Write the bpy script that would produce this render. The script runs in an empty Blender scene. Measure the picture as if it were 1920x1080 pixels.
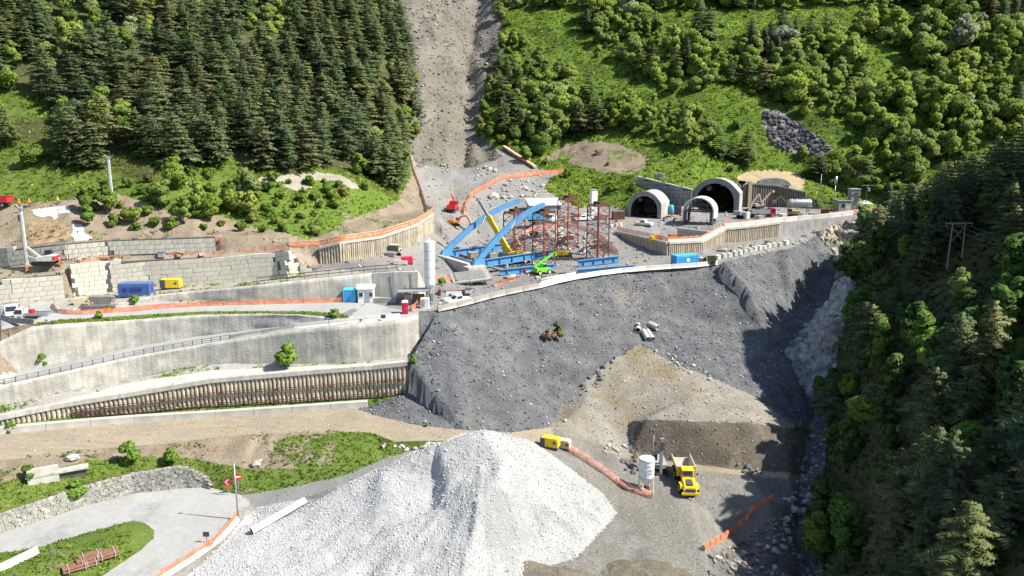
import bpy, bmesh, math, random
import numpy as np
from mathutils import Vector, Matrix, noise
from mathutils.geometry import delaunay_2d_cdt
from mathutils.bvhtree import BVHTree
random.seed(7); rng = np.random.default_rng(7)
R = math.radians
scene = bpy.context.scene
COL = scene.collection
# ------------------------------------------------------------------ camera
F = 1478.0; PITCH = R(12.0); CAMZ = 60.0
cam_d = bpy.data.cameras.new('camera'); cam = bpy.data.objects.new('camera', cam_d); COL.objects.link(cam)
cam.location = (0, 0, CAMZ); cam.rotation_euler = (R(90) - PITCH, 0, 0)
cam_d.sensor_width = 36.0; cam_d.lens = 36.0 * F / 1920.0
cam_d.clip_start = 0.5; cam_d.clip_end = 6000
scene.camera = cam
# ------------------------------------------------------------------ world + sun
SUN_AZ = R(104.0)      # clockwise from +Y (away from the camera) towards +X (right)
SUN_EL = R(47.0)
w = bpy.data.worlds.new('World'); scene.world = w; w.use_nodes = True
nt = w.node_tree; bg = nt.nodes['Background']
sky = nt.nodes.new('ShaderNodeTexSky'); sky.sky_type = 'NISHITA'; sky.sun_disc = False
sky.sun_elevation = SUN_EL; sky.sun_rotation = SUN_AZ
sky.air_density = 1.0; sky.dust_density = 1.5; sky.ozone_density = 1.0; sky.altitude = 900
nt.links.new(sky.outputs[0], bg.inputs[0]); bg.inputs[1].default_value = 0.105
sun_d = bpy.data.lights.new('sun', 'SUN'); sun_d.energy = 4.8; sun_d.angle = R(0.53); sun_d.color = (1.0, 0.94, 0.83)
sun = bpy.data.objects.new('sun', sun_d); COL.objects.link(sun)
sdir = Vector((math.sin(SUN_AZ) * math.cos(SUN_EL), math.cos(SUN_AZ) * math.cos(SUN_EL), math.sin(SUN_EL)))
sun.rotation_euler = sdir.to_track_quat('Z', 'Y').to_euler(); sun.location = sdir * 300
scene.view_settings.view_transform = 'Standard'; scene.view_settings.look = 'None'
scene.view_settings.gamma = 1.0; scene.view_settings.use_curve_mapping = False
scene.view_settings.exposure = 0.95
scene.render.engine = 'CYCLES'
try:
    scene.cycles.max_bounces = 6; scene.cycles.diffuse_bounces = 3; scene.cycles.transparent_max_bounces = 4
except Exception: pass
# ------------------------------------------------------------------ projection helpers (photo pixel -> place)
CP, SP = math.cos(PITCH), math.sin(PITCH)
def ray(u, v):
    x = (u - 960) / F; y = (540 - v) / F
    return Vector((x, CP + y * SP, -SP + y * CP))
def Z(u, v, z):
    d = ray(u, v); t = (z - CAMZ) / d.z
    return Vector((d.x * t, d.y * t, z))
def D(u, v, Y):
    d = ray(u, v); t = Y / d.y
    return Vector((d.x * t, Y, CAMZ + d.z * t))
def proj(P):
    P = np.asarray(P, float); x = P[..., 0]; y = P[..., 1]; z = P[..., 2] - CAMZ
    dep = y * CP - z * SP; up = y * SP + z * CP
    dep = np.where(dep < 1, 1, dep)
    return 960 + F * x / dep, 540 - F * up / dep
# ------------------------------------------------------------------ numpy value noise
_perm = rng.permutation(4096); _val = rng.random(4096) * 2 - 1
def vnoise(x, y, s=1.0, seed=0):
    x = np.asarray(x, float) / s + seed * 17.3; y = np.asarray(y, float) / s - seed * 9.1
    xi = np.floor(x).astype(int); yi = np.floor(y).astype(int); xf = x - xi; yf = y - yi
    xf = xf * xf * (3 - 2 * xf); yf = yf * yf * (3 - 2 * yf)
    def h(a, b): return _val[(_perm[(a & 4095)] + b * 57) & 4095]
    return (h(xi, yi) * (1 - xf) + h(xi + 1, yi) * xf) * (1 - yf) + (h(xi, yi + 1) * (1 - xf) + h(xi + 1, yi + 1) * xf) * yf
def fbm(x, y, s, o=4, seed=0, g=0.5):
    r = 0; a = 1; t = 0
    for i in range(o):
        r = r + a * vnoise(x, y, s, seed + i * 3); t += a; a *= g; s *= 0.5
    return r / t
# ------------------------------------------------------------------ materials
MATS = {}
def mat(name, col, rough=0.8, metal=0.0, var=0.15, scale=2.0, bump=0.0, bscale=None, spec=0.3, col2=None, tint=0.0, obj_var=0.0, coord='Object', detail=5.0, lo=0.35, hi=0.65, streak=0.0):
    """Principled surface: two-tone noise mottling, optional bump, optional per-object brightness variation."""
    if name in MATS: return MATS[name]
    m = bpy.data.materials.new(name); m.use_nodes = True; n = m.node_tree.nodes; l = m.node_tree.links
    b = n['Principled BSDF']; b.inputs['Roughness'].default_value = rough; b.inputs['Metallic'].default_value = metal
    b.inputs['Specular IOR Level'].default_value = spec
    if coord == 'World':
        g = n.new('ShaderNodeNewGeometry'); vec = g.outputs['Position']
    else:
        tc = n.new('ShaderNodeTexCoord'); vec = tc.outputs['Object']
    nz = n.new('ShaderNodeTexNoise'); nz.inputs['Scale'].default_value = scale; nz.inputs['Detail'].default_value = detail
    nz.inputs['Roughness'].default_value = 0.62; l.new(vec, nz.inputs['Vector'])
    if col2 is None:
        col2 = tuple(min(1, c * (1 + var)) for c in col); c1 = tuple(c * (1 - var) for c in col)
    else: c1 = col
    rp = n.new('ShaderNodeValToRGB'); rp.color_ramp.elements[0].position = lo; rp.color_ramp.elements[1].position = hi
    rp.color_ramp.elements[0].color = (*c1, 1); rp.color_ramp.elements[1].color = (*col2, 1)
    l.new(nz.outputs['Fac'], rp.inputs['Fac']); out = rp.outputs['Color']
    if streak:
        mp = n.new('ShaderNodeMapping'); mp.inputs['Scale'].default_value = (1, 1, 0.06); l.new(vec, mp.inputs['Vector'])
        n2 = n.new('ShaderNodeTexNoise'); n2.inputs['Scale'].default_value = 1.6; n2.inputs['Detail'].default_value = 6; l.new(mp.outputs[0], n2.inputs['Vector'])
        mr = n.new('ShaderNodeMapRange'); mr.inputs['From Min'].default_value = 0.35; mr.inputs['From Max'].default_value = 0.7
        mr.inputs['To Min'].default_value = 1 - streak; mr.inputs['To Max'].default_value = 1 + streak * 0.25; l.new(n2.outputs['Fac'], mr.inputs['Value'])
        mx = n.new('ShaderNodeVectorMath'); mx.operation = 'SCALE'; l.new(out, mx.inputs[0]); l.new(mr.outputs[0], mx.inputs['Scale']); out = mx.outputs[0]
    if obj_var:
        oi = n.new('ShaderNodeObjectInfo'); mr = n.new('ShaderNodeMapRange'); mr.inputs['To Min'].default_value = 1 - obj_var; mr.inputs['To Max'].default_value = 1 + obj_var
        l.new(oi.outputs['Random'], mr.inputs['Value'])
        mx = n.new('ShaderNodeVectorMath'); mx.operation = 'SCALE'; l.new(out, mx.inputs[0]); l.new(mr.outputs[0], mx.inputs['Scale']); out = mx.outputs[0]
    l.new(out, b.inputs['Base Color'])
    if bump:
        nb = n.new('ShaderNodeTexNoise'); nb.inputs['Scale'].default_value = bscale or scale * 3; nb.inputs['Detail'].default_value = 6; l.new(vec, nb.inputs['Vector'])
        bp = n.new('ShaderNodeBump'); bp.inputs['Strength'].default_value = min(1, bump); bp.inputs['Distance'].default_value = 0.15 * bump
        l.new(nb.outputs['Fac'], bp.inputs['Height']); l.new(bp.outputs[0], b.inputs['Normal'])
    MATS[name] = m; return m
def ground_mat(name, stops, s1=0.25, s2=2.5, rough=0.95, bump=0.6, patch=None, pscale=0.08, plo=0.5, phi=0.62, stretch=None, fine=9.0):
    """Ground: colour ramp over big + small world noise, optional second material colour in patches."""
    if name in MATS: return MATS[name]
    m = bpy.data.materials.new(name); m.use_nodes = True; n = m.node_tree.nodes; l = m.node_tree.links
    b = n['Principled BSDF']; b.inputs['Roughness'].default_value = rough; b.inputs['Specular IOR Level'].default_value = 0.15
    g = n.new('ShaderNodeNewGeometry'); vec = g.outputs['Position']
    if stretch:
        mp = n.new('ShaderNodeMapping'); mp.inputs['Rotation'].default_value = (0, 0, stretch[0]); mp.inputs['Scale'].default_value = (1, stretch[1], 1); l.new(vec, mp.inputs['Vector']); vec1 = mp.outputs[0]
    else: vec1 = vec
    a = n.new('ShaderNodeTexNoise'); a.inputs['Scale'].default_value = s1; a.inputs['Detail'].default_value = 8; a.inputs['Roughness'].default_value = 0.65; l.new(vec1, a.inputs['Vector'])
    c = n.new('ShaderNodeTexNoise'); c.inputs['Scale'].default_value = s2; c.inputs['Detail'].default_value = 5; c.inputs['Roughness'].default_value = 0.7; l.new(vec, c.inputs['Vector'])
    mx = n.new('ShaderNodeMix'); mx.data_type = 'FLOAT'; mx.inputs[0].default_value = 0.5; l.new(a.outputs['Fac'], mx.inputs[2]); l.new(c.outputs['Fac'], mx.inputs[3])
    rp = n.new('ShaderNodeValToRGB'); el = rp.color_ramp.elements
    while len(el) < len(stops): el.new(0.5)
    for e, (p, cc) in zip(el, stops): e.position = p; e.color = (*cc, 1)
    l.new(mx.outputs[0], rp.inputs['Fac']); out = rp.outputs['Color']
    if patch:
        pn = n.new('ShaderNodeTexNoise'); pn.inputs['Scale'].default_value = pscale; pn.inputs['Detail'].default_value = 7; pn.inputs['Roughness'].default_value = 0.7; l.new(vec, pn.inputs['Vector'])
        mr = n.new('ShaderNodeMapRange'); mr.inputs['From Min'].default_value = plo; mr.inputs['From Max'].default_value = phi; l.new(pn.outputs['Fac'], mr.inputs['Value'])
        m2 = n.new('ShaderNodeMix'); m2.data_type = 'RGBA'; l.new(mr.outputs[0], m2.inputs[0]); l.new(out, m2.inputs[6])
        r2 = n.new('ShaderNodeValToRGB'); r2.color_ramp.elements[0].color = (*[x * 0.75 for x in patch], 1); r2.color_ramp.elements[1].color = (*[min(1, x * 1.25) for x in patch], 1)
        r2.color_ramp.elements[0].position = 0.3; r2.color_ramp.elements[1].position = 0.7
        l.new(c.outputs['Fac'], r2.inputs['Fac']); l.new(r2.outputs[0], m2.inputs[7]); out = m2.outputs[2]
    l.new(out, b.inputs['Base Color'])
    if bump:
        nb = n.new('ShaderNodeTexNoise'); nb.inputs['Scale'].default_value = fine * 0.25; nb.inputs['Detail'].default_value = 8; nb.inputs['Roughness'].default_value = 0.7; l.new(vec, nb.inputs['Vector'])
        bp = n.new('ShaderNodeBump'); bp.inputs['Strength'].default_value = min(1, bump); bp.inputs['Distance'].default_value = 0.35
        l.new(nb.outputs['Fac'], bp.inputs['Height']); l.new(bp.outputs[0], b.inputs['Normal'])
    MATS[name] = m; return m
# ------------------------------------------------------------------ terrain: coarse relief from survey lines
LINES = {}      # name -> list of 3D points (break lines)
LOOSE = []
def line(name, pts): LINES[name] = [Vector(p) for p in pts]; return LINES[name]
def wall(name, pts, batter=0.45):
    B = [Z(u, vb, zb) for (u, vb, zb, vt) in pts]
    T = [D(u, vt, b.y + batter) for (u, vb, zb, vt), b in zip(pts, B)]
    line(name + '_base', B); line(name + '_top', T)
# lower left: hairpin, dry stone wall, dirt track
wall('stone', [(-60,1016,4.5,978),(0,997,4.5,960),(55,980,4.5,943),(155,947,4.7,910),(250,922,4.9,884),(347,912,5,870),(385,911,5.1,889),(402,916,5.1,910)])
line('green_top', [D(-60,925,103),D(0,905,104),D(167,863,111.5),D(278,855,113.5),D(361,860,114.5),D(444,876,113),D(500,884,112.5)])
line('track_low', [Z(-60,880,10.8),Z(0,865,10.6),Z(150,843,10.4),Z(300,833,10),Z(361,826,10),Z(444,816,10),Z(520,813,10),Z(620,808,10.1),Z(700,812,10),Z(740,828,9.7),Z(830,826,9.6)])
line('hair_out', [Z(402,917,5.1),Z(425,922,5.1),Z(455,928,5.1),Z(520,918,5.4),Z(560,910,5.8),Z(640,893,6.5),Z(722,860,8.1),Z(760,848,8.6),Z(830,832,9.4)])
line('hair_in', [Z(470,945,5.0),Z(560,935,5.6),Z(640,912,6.4),Z(700,882,7.5),Z(770,858,8.5)])
line('hair_right', [Z(448,958,5),Z(440,975,5),Z(420,1000,4.7),Z(395,1025,4.3),Z(340,1060,3.7),Z(300,1085,3.2),Z(240,1130,2.4)])
line('island', [Z(-60,1046,4.4),Z(0,1036,4.5),Z(28,1034,4.5),Z(83,1024,4.5),Z(139,1006,4.5),Z(222,983,4.6),Z(250,976,4.6),Z(272,980,4.6),Z(289,994,4.5),Z(289,1008,4.3),Z(267,1030,4),Z(228,1055,3.6),Z(192,1080,3.2),Z(130,1120,2.6)])
LOOSE += [Z(200,1020,4.9),Z(100,1060,4.5),Z(0,1080,4.4),Z(120,1090,3.6), Z(-250,1080,3), Z(-200,950,9), Z(600,850,9.3), Z(660,840,9.6), Z(560,860,8.6)]
line('barrier_base', [Z(-60,820,11.5),Z(0,812,11.3),Z(125,800,11),Z(250,790,10.6),Z(400,781,10.5),Z(550,771,10.7),Z(690,761,10.9)])
wall('pile_low', [(-60,800,12.2,799),(0,793,12.4,785),(125,780,12,760),(250,772,11.65,740),(400,757,12.1,715),(550,750,12.1,702),(700,740,12.4,690),(765,735,12.8,683)], 0.3)
line('ledge_back', [Z(-60,788,13),Z(0,777,13.3),Z(125,750,14.3),Z(250,716,15.2),Z(400,694,16.9),Z(550,688,17),Z(700,681,17.5),Z(765,676,17.9)])
# wall below road 2
def wall2(name, pts, batter):
    T = [Z(u, v, z) for (u, v, z, zb) in pts]; line(name + '_top', T)
    line(name + '_base', [Vector((t.x, t.y - batter, zb)) for t, (u, v, z, zb) in zip(T, pts)])
wall2('shot2', [(-60,737,16.6,14.2),(0,723,17,13.8),(125,696,18,14.7),(250,668,19,15.2),(375,646,20.5,16.9),(430,637,21.3,17.2),(550,618,23.2,17.1),(650,608,24.3,17.3),(750,598,24.8,17.8),(785,590,25,18.4)], 0.7)
wall('shot1', [(-60,722,16.8,660),(0,704,17.1,643),(35,696,17.35,627),(70,689,17.6,612),(125,677,18.1,606),(250,650,19.1,599),(375,629,20.6,590),(480,616,22.1,588),(550,609,23.2,589),(610,603,24.1,594),(650,600,24.7,598)], 0.5)
line('road_up_out', [Z(-60,632,25),Z(60,606,25),Z(125,599,24.9),Z(250,591,24.8),Z(375,584,25),Z(480,583,25.1),Z(580,584,25.1),Z(640,588,25),Z(655,594,24.9)])
line('road_up_in', [Z(95,578,25.1),Z(110,585,25.1),Z(160,583,25),Z(250,578,24.8),Z(375,573,25),Z(480,571,25.1),Z(620,567,25.1),Z(690,566,25.1)])
wall('berm', [(215,572,25.4,569),(290,565,25.3,553),(360,562,25.3,545),(480,567,25.1,534),(580,564,25.1,523),(700,559,25.1,511),(745,560,25.1,508),(786,560,25.1,508),(795,553,25.1,530)], 0.9)
wall('block_a', [(137,556,25.5,496),(207,547,25.5,491),(275,540,25.8,487),(430,530,26.5,480),(475,525,27,477),(522,522,27.3,471),(540,520,27.7,469),(562,514,28,490),(585,508,28.6,500)])
wall('block_a2', [(-60,575,25,545),(0,569,25.3,530),(35,566,25.4,521),(122,558.3,25.5,512)])
wall('block_b', [(-60,508,30.5,472),(0,500,31.2,469),(50,493,32,463),(125,484,33,455),(205,477,33,449),(375,471,33,443),(405,470,33,442)])
line('terrace_front', [Z(-60,533,29),Z(30,515,30),Z(118,505,31)])
line('bench', [D(-60,390,166.5),D(0,386,168),D(130,379,170),D(200,362,176),D(330,326,186),D(480,331,199),D(540,334,203)])
line('bench_back', [D(-60,378,171),D(0,374,172),D(130,368,174),D(200,352,179),D(330,318,189)])
line('mound', [D(330,345,181),D(420,350,190),D(500,345,197),D(590,330,209),D(650,335,211),D(700,350,213),D(745,375,221)])
LOOSE += [D(430,430,172),D(480,445,167.5),D(540,440,172),D(600,440,176),D(560,400,186),D(640,420,188),D(470,395,180),D(720,405,203), Z(540,464,33.3), Z(480,468,33.2)]
wall('pile_d', [(600,494,29.6,466),(640,491,30,457),(715,477,30,446),(780,455,31,424),(812,432,32.2,403)], 0.3)
line('fence_up', [D(800,392,222),D(790,360,240),D(775,320,262),D(768,290,275)])
line('fence_dn', [D(822,400,222.5),D(812,372,240),D(797,330,262),D(790,300,278)])
LOOSE += [Z(600,505,29.3),Z(660,500,30),Z(720,492,30),Z(770,490,29.4),Z(790,505,27), Z(800,480,28.2), Z(820,520,25.3), Z(760,530,28.5), Z(700,505,30)]
# platform
BARR = [(785,583,25),(820,583,25),(870,572,25),(920,558,25),(960,549,25),(1010,539,25.1),(1050,528,25.2),(1100,518,25.4),(1180,508,25.7),(1250,503,25.9),(1330,498,26.1),(1345,495,26.2)]
line('platform_edge', [Z(*b) for b in BARR])
LOOSE += [Z(700,590,25),Z(760,575,25),Z(870,530,25.1),Z(900,505,25.2),Z(950,500,25.2),Z(1000,505,25.2),Z(870,480,26),Z(950,470,25.6),Z(1020,485,25.2),Z(1100,490,25.4),Z(1200,490,26),Z(1050,476,25.2),Z(990,462,25.6),Z(930,452,26.6),Z(860,455,27.8), Z(850,430,30), Z(1150,478,25.8), Z(1130,470,25.5)]
line('bowl_top', [Z(985,440,29.5),Z(1000,430,30.4),Z(1050,426,30.5),Z(1090,430,30),Z(1115,440,28.9),Z(1140,458,27.2),Z(1160,478,25.9)])
line('truck_road', [Z(850,405,33.6),D(850,385,240),D(850,355,258)])
line('bank_fence', [D(868,402,232),D(872,385,240),D(885,365,247),D(940,336,262),D(1000,329,272),D(1060,323,277)])
LOOSE += [Z(905,420,31),D(960,385,246),D(960,410,238),D(1000,372,252),D(1090,372,254),D(1120,345,262),D(1130,390,250),D(880,350,259),D(920,330,272),D(850,330,271)]
line('upper_yard', [Z(1000,410,31),Z(1060,408,31),Z(1130,405,31),Z(1170,405,31.3)])
line('ramp', [Z(1165,442,28.6),Z(1185,430,29.7),Z(1215,420,30.4)])
wall('pile_e', [(1156,440,28.5,436),(1200,460,27.4,445),(1251,479,26.3,457)], 0.3)
wall('pile_f', [(1252,479,26.3,457),(1316,471,26.5,454),(1357,455,27,431),(1400,452,27,427),(1460,443,27.6,419),(1500,437,28,413),(1560,428,29,408),(1600,421,29.5,403)], 0.3)
LOOSE += [Z(1215,448,27.9),Z(1250,446,28),Z(1300,444,28.3),Z(1330,430,30.3),Z(1250,415,30.6),Z(1210,402,31.3),Z(1300,400,31.3),Z(1380,400,31.4),Z(1450,400,31.4),Z(1550,400,31.3),Z(1640,400,31.3),Z(1345,395,31.4),Z(1190,412,30.9)]
# embankment
LOOSE += [Z(1390,478,26.4),Z(1450,466,26.4),Z(1480,470,26),Z(1500,452,26.8),Z(1530,468,25),Z(1540,440,28),Z(1585,490,21),Z(1580,452,25.5),Z(1540,520,18),Z(1520,560,14),Z(1480,600,11.5),D(1400,600,175),D(1440,640,169),Z(1470,690,6.5),Z(1500,650,8.5),Z(1530,745,3), Z(1555,560,14.5), Z(1600,470,24)]
line('emb_foot', [Z(670,768,10.9),Z(700,778,10.8),Z(780,797,10.3),Z(870,806,10),Z(960,811,9.4),Z(1035,800,7.6)])
line('emb_right', [Z(1050,762,7),Z(1100,712,10),Z(1150,672,12.4),Z(1200,645,13.8)])
line('creek', [Z(1200,645,13.8),Z(1260,680,11.2),Z(1340,710,9.5),Z(1420,745,7),Z(1490,800,3)])
line('gull', [D(1345,505,184.5),D(1382,550,179),D(1425,600,174)])
LOOSE += [Z(1100,752,8.6),Z(1200,700,10.6),Z(1300,740,9.3),Z(1060,790,7.6),Z(1130,780,7), Z(1250,640,13.6),Z(1300,600,15.6),Z(1200,570,19.6)]
line('cut_top', [Z(1180,792,6),Z(1210,786,8),Z(1300,790,8.5),Z(1400,792,8),Z(1475,805,5.5)])
line('cut_base', [Z(1182,850,2.6),Z(1230,862,2.3),Z(1300,870,2),Z(1400,882,1.5),Z(1480,884,0.9)])
LOOSE += [Z(1000,832,8.2),Z(1040,836,7.6),Z(1100,862,5.5),Z(1170,900,3),Z(1220,935,1.8),Z(1285,925,1.6),Z(1400,930,1.3),Z(1440,940,1),Z(1320,1030,.5),Z(1200,1000,1.2),Z(1100,1080,.5),Z(1450,1000,-2.6),Z(1400,1080,-2.5),Z(1490,950,-2.4),Z(1150,870,3.5),Z(900,822,9.3),Z(1000,1200,0),Z(1350,1200,-3),Z(1440,1060,-5)]
# white pile
LOOSE += [D(905,812,108),D(870,818,107.5),D(820,835,107),D(720,880,105.5),D(640,915,105),D(560,960,102),D(1000,833,110),D(1080,890,111),D(945,870,104.5),D(900,950,98),D(870,1080,90),D(700,1000,97),D(650,1080,91),D(1000,960,102.5),Z(1080,1045,1),Z(1155,962,2),Z(990,1075,1.3),D(838,890,104.3),D(812,893,106),D(838,955,99.3),D(810,962,100.9),Z(470,975,4.6),Z(380,1075,3.2),D(960,1030,95.5)]
LOOSE += [D(905,806,109.5),D(1085,893,111.5)]
# stream + right spur
foot = [Z(1600,440,27),Z(1610,490,22),Z(1572,560,14),Z(1510,650,9.5),Z(1495,690,7.5),Z(1540,750,3.5),Z(1552,790,1.5),Z(1548,860,.5),Z(1542,930,-1.5),Z(1530,1000,-4.5),Z(1545,1080,-7),Vector((36,80,-10)),Vector((30,50,-12))]
line('spur_foot', foot)
line('stream', [Z(1527,770,1.2),Z(1522,810,-.3),Z(1510,860,-1.8),Z(1500,920,-3.4),Z(1490,1000,-6),Z(1500,1080,-9),Vector((28,80,-12)),Vector((20,50,-13))])
crest = [D(1665,420,236),D(1700,415,222),D(1755,400,203),D(1850,362,176),D(1950,330,152),Vector((104,128,47)),Vector((98,100,45)),Vector((90,70,44)),Vector((85,40,46))]
line('spur_crest', crest)
def polyat(pl, t):
    L = [0]
    for a, b in zip(pl, pl[1:]): L.append(L[-1] + (b - a).length)
    s = t * L[-1]
    for i in range(len(pl) - 1):
        if s <= L[i + 1] or i == len(pl) - 2:
            k = (s - L[i]) / max(1e-6, L[i + 1] - L[i]); return pl[i].lerp(pl[i + 1], k)
for tt in np.linspace(0.04, 1, 14):
    a = polyat(foot, tt); b = polyat(crest, tt)
    for k, h in ((.12,.30),(.3,.52),(.6,.78)):
        p = a.lerp(b, k); p.z = a.z + (b.z - a.z) * h; LOOSE.append(p)
    q = b + (b - a).normalized() * 14; q.z = b.z - 1; LOOSE.append(q)
    q = b + (b - a).normalized() * 40; q.z = b.z + (50 if b.y < 168 else -2); LOOSE.append(q)  # near the camera: unseen ridge added past the crest to shade the spur
    if b.y < 168: q = q + Vector((40, -8, 22)); LOOSE.append(q)
wall('pile_g', [(1386,389,31.4,350),(1400,388,31.4,345),(1450,388,31.4,349),(1508,390,31.4,362),(1540,392,31.4,380)], 0.3)
# hillsides
LOOSE += [D(1195,330,258.5),D(1300,346,262),D(1400,322,281),D(1500,326,281),D(1560,372,262),D(1650,386,262),D(1750,335,271),D(1850,285,277),D(1930,235,282),
 D(1100,200,314),D(1300,200,302),D(1500,200,300),D(1700,200,300),D(1900,150,312),D(1000,0,388),D(1200,0,378),D(1400,0,372),D(1700,0,368),D(1930,0,362),
 D(1000,-150,470),D(1400,-150,455),D(1900,-150,445),D(2300,0,350),D(2300,150,300),D(2300,-150,430),D(1060,290,289),D(1130,310,276)]
line('gully_r', [D(1012,318,277),D(975,290,288),D(950,272,295),D(935,200,316),D(925,100,350),D(915,0,400),D(905,-150,480)])
line('gully_m', [D(870,300,287),D(875,270,296),D(875,200,322),D(882,100,357),D(895,0,408),D(880,-150,490)])
line('gully_l', [D(790,285,280),D(780,200,304),D(762,100,330),D(735,0,372),D(700,-150,455)])
LOOSE += [D(700,280,243),D(640,290,228),D(700,100,298),D(650,0,338),D(450,0,292),D(250,0,264),D(0,0,247),D(-120,0,240),D(0,200,201),D(-120,200,197),D(250,200,213),D(450,200,233),D(600,200,256),D(700,190,272),
 D(-120,-150,300),D(250,-150,325),D(600,-150,400),D(-300,100,215),D(-300,380,165)]
# surroundings outside the frame
for p in [(-150,60,0),(-60,60,1),(0,60,-3),(-60,85,2.2),(0,82,0),(-150,90,4),(-150,130,16),(-160,150,25),(-160,165,33),(-40,30,-3),(-150,30,-2),(20,20,-13),(60,20,30),(235,150,120),(230,220,70),(240,60,120),(-170,250,95),(-200,330,140),(240,460,170),(-200,490,180),(0,500,175),(125,30,75)]:
    LOOSE.append(Vector(p))
def build_tin():
    vs = []; es = []
    for nm, pl in LINES.items():
        i0 = len(vs); vs += pl; es += [(i0 + i, i0 + i + 1) for i in range(len(pl) - 1)]
    vs += LOOSE
    co = [Vector((v.x, v.y)) for v in vs]
    ov, oe, of, ovo, oeo, ofo = delaunay_2d_cdt(co, es, [], 0, 1e-4)
    zz = []
    for i, o in enumerate(ovo):
        zz.append(np.mean([vs[k].z for k in o]) if o else None)
    # crossings: interpolate from neighbours
    nb = {}
    for a, b in oe: nb.setdefault(a, []).append(b); nb.setdefault(b, []).append(a)
    for i, z in enumerate(zz):
        if z is None:
            k = [zz[j] for j in nb[i] if zz[j] is not None]; zz[i] = float(np.mean(k)) if k else 20.0
            print('crossing', ov[i], zz[i], proj((ov[i].x, ov[i].y, zz[i])))
    V = np.array([(p.x, p.y, z) for p, z in zip(ov, zz)]); T = []
    for f in of:
        for i in range(1, len(f) - 1): T.append((f[0], f[i], f[i + 1]))
    return V, np.array(T)
TV, TT = build_tin()
tin_bvh = BVHTree.FromPolygons([tuple(v) for v in TV], [tuple(int(i) for i in t) for t in TT])
CAMP = Vector((0, 0, CAMZ))
def hit(u, v):
    """ground point seen at a photo pixel"""
    d = ray(u, v).normalized(); r = tin_bvh.ray_cast(CAMP, d)
    if r[0] is None: return D(u, v, 300)
    return r[0]
def gz(x, y):
    r = tin_bvh.ray_cast(Vector((x, y, 900)), Vector((0, 0, -1)))
    return r[0].z if r[0] is not None else 0.0
def gp(x, y): return Vector((x, y, gz(x, y)))
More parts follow.
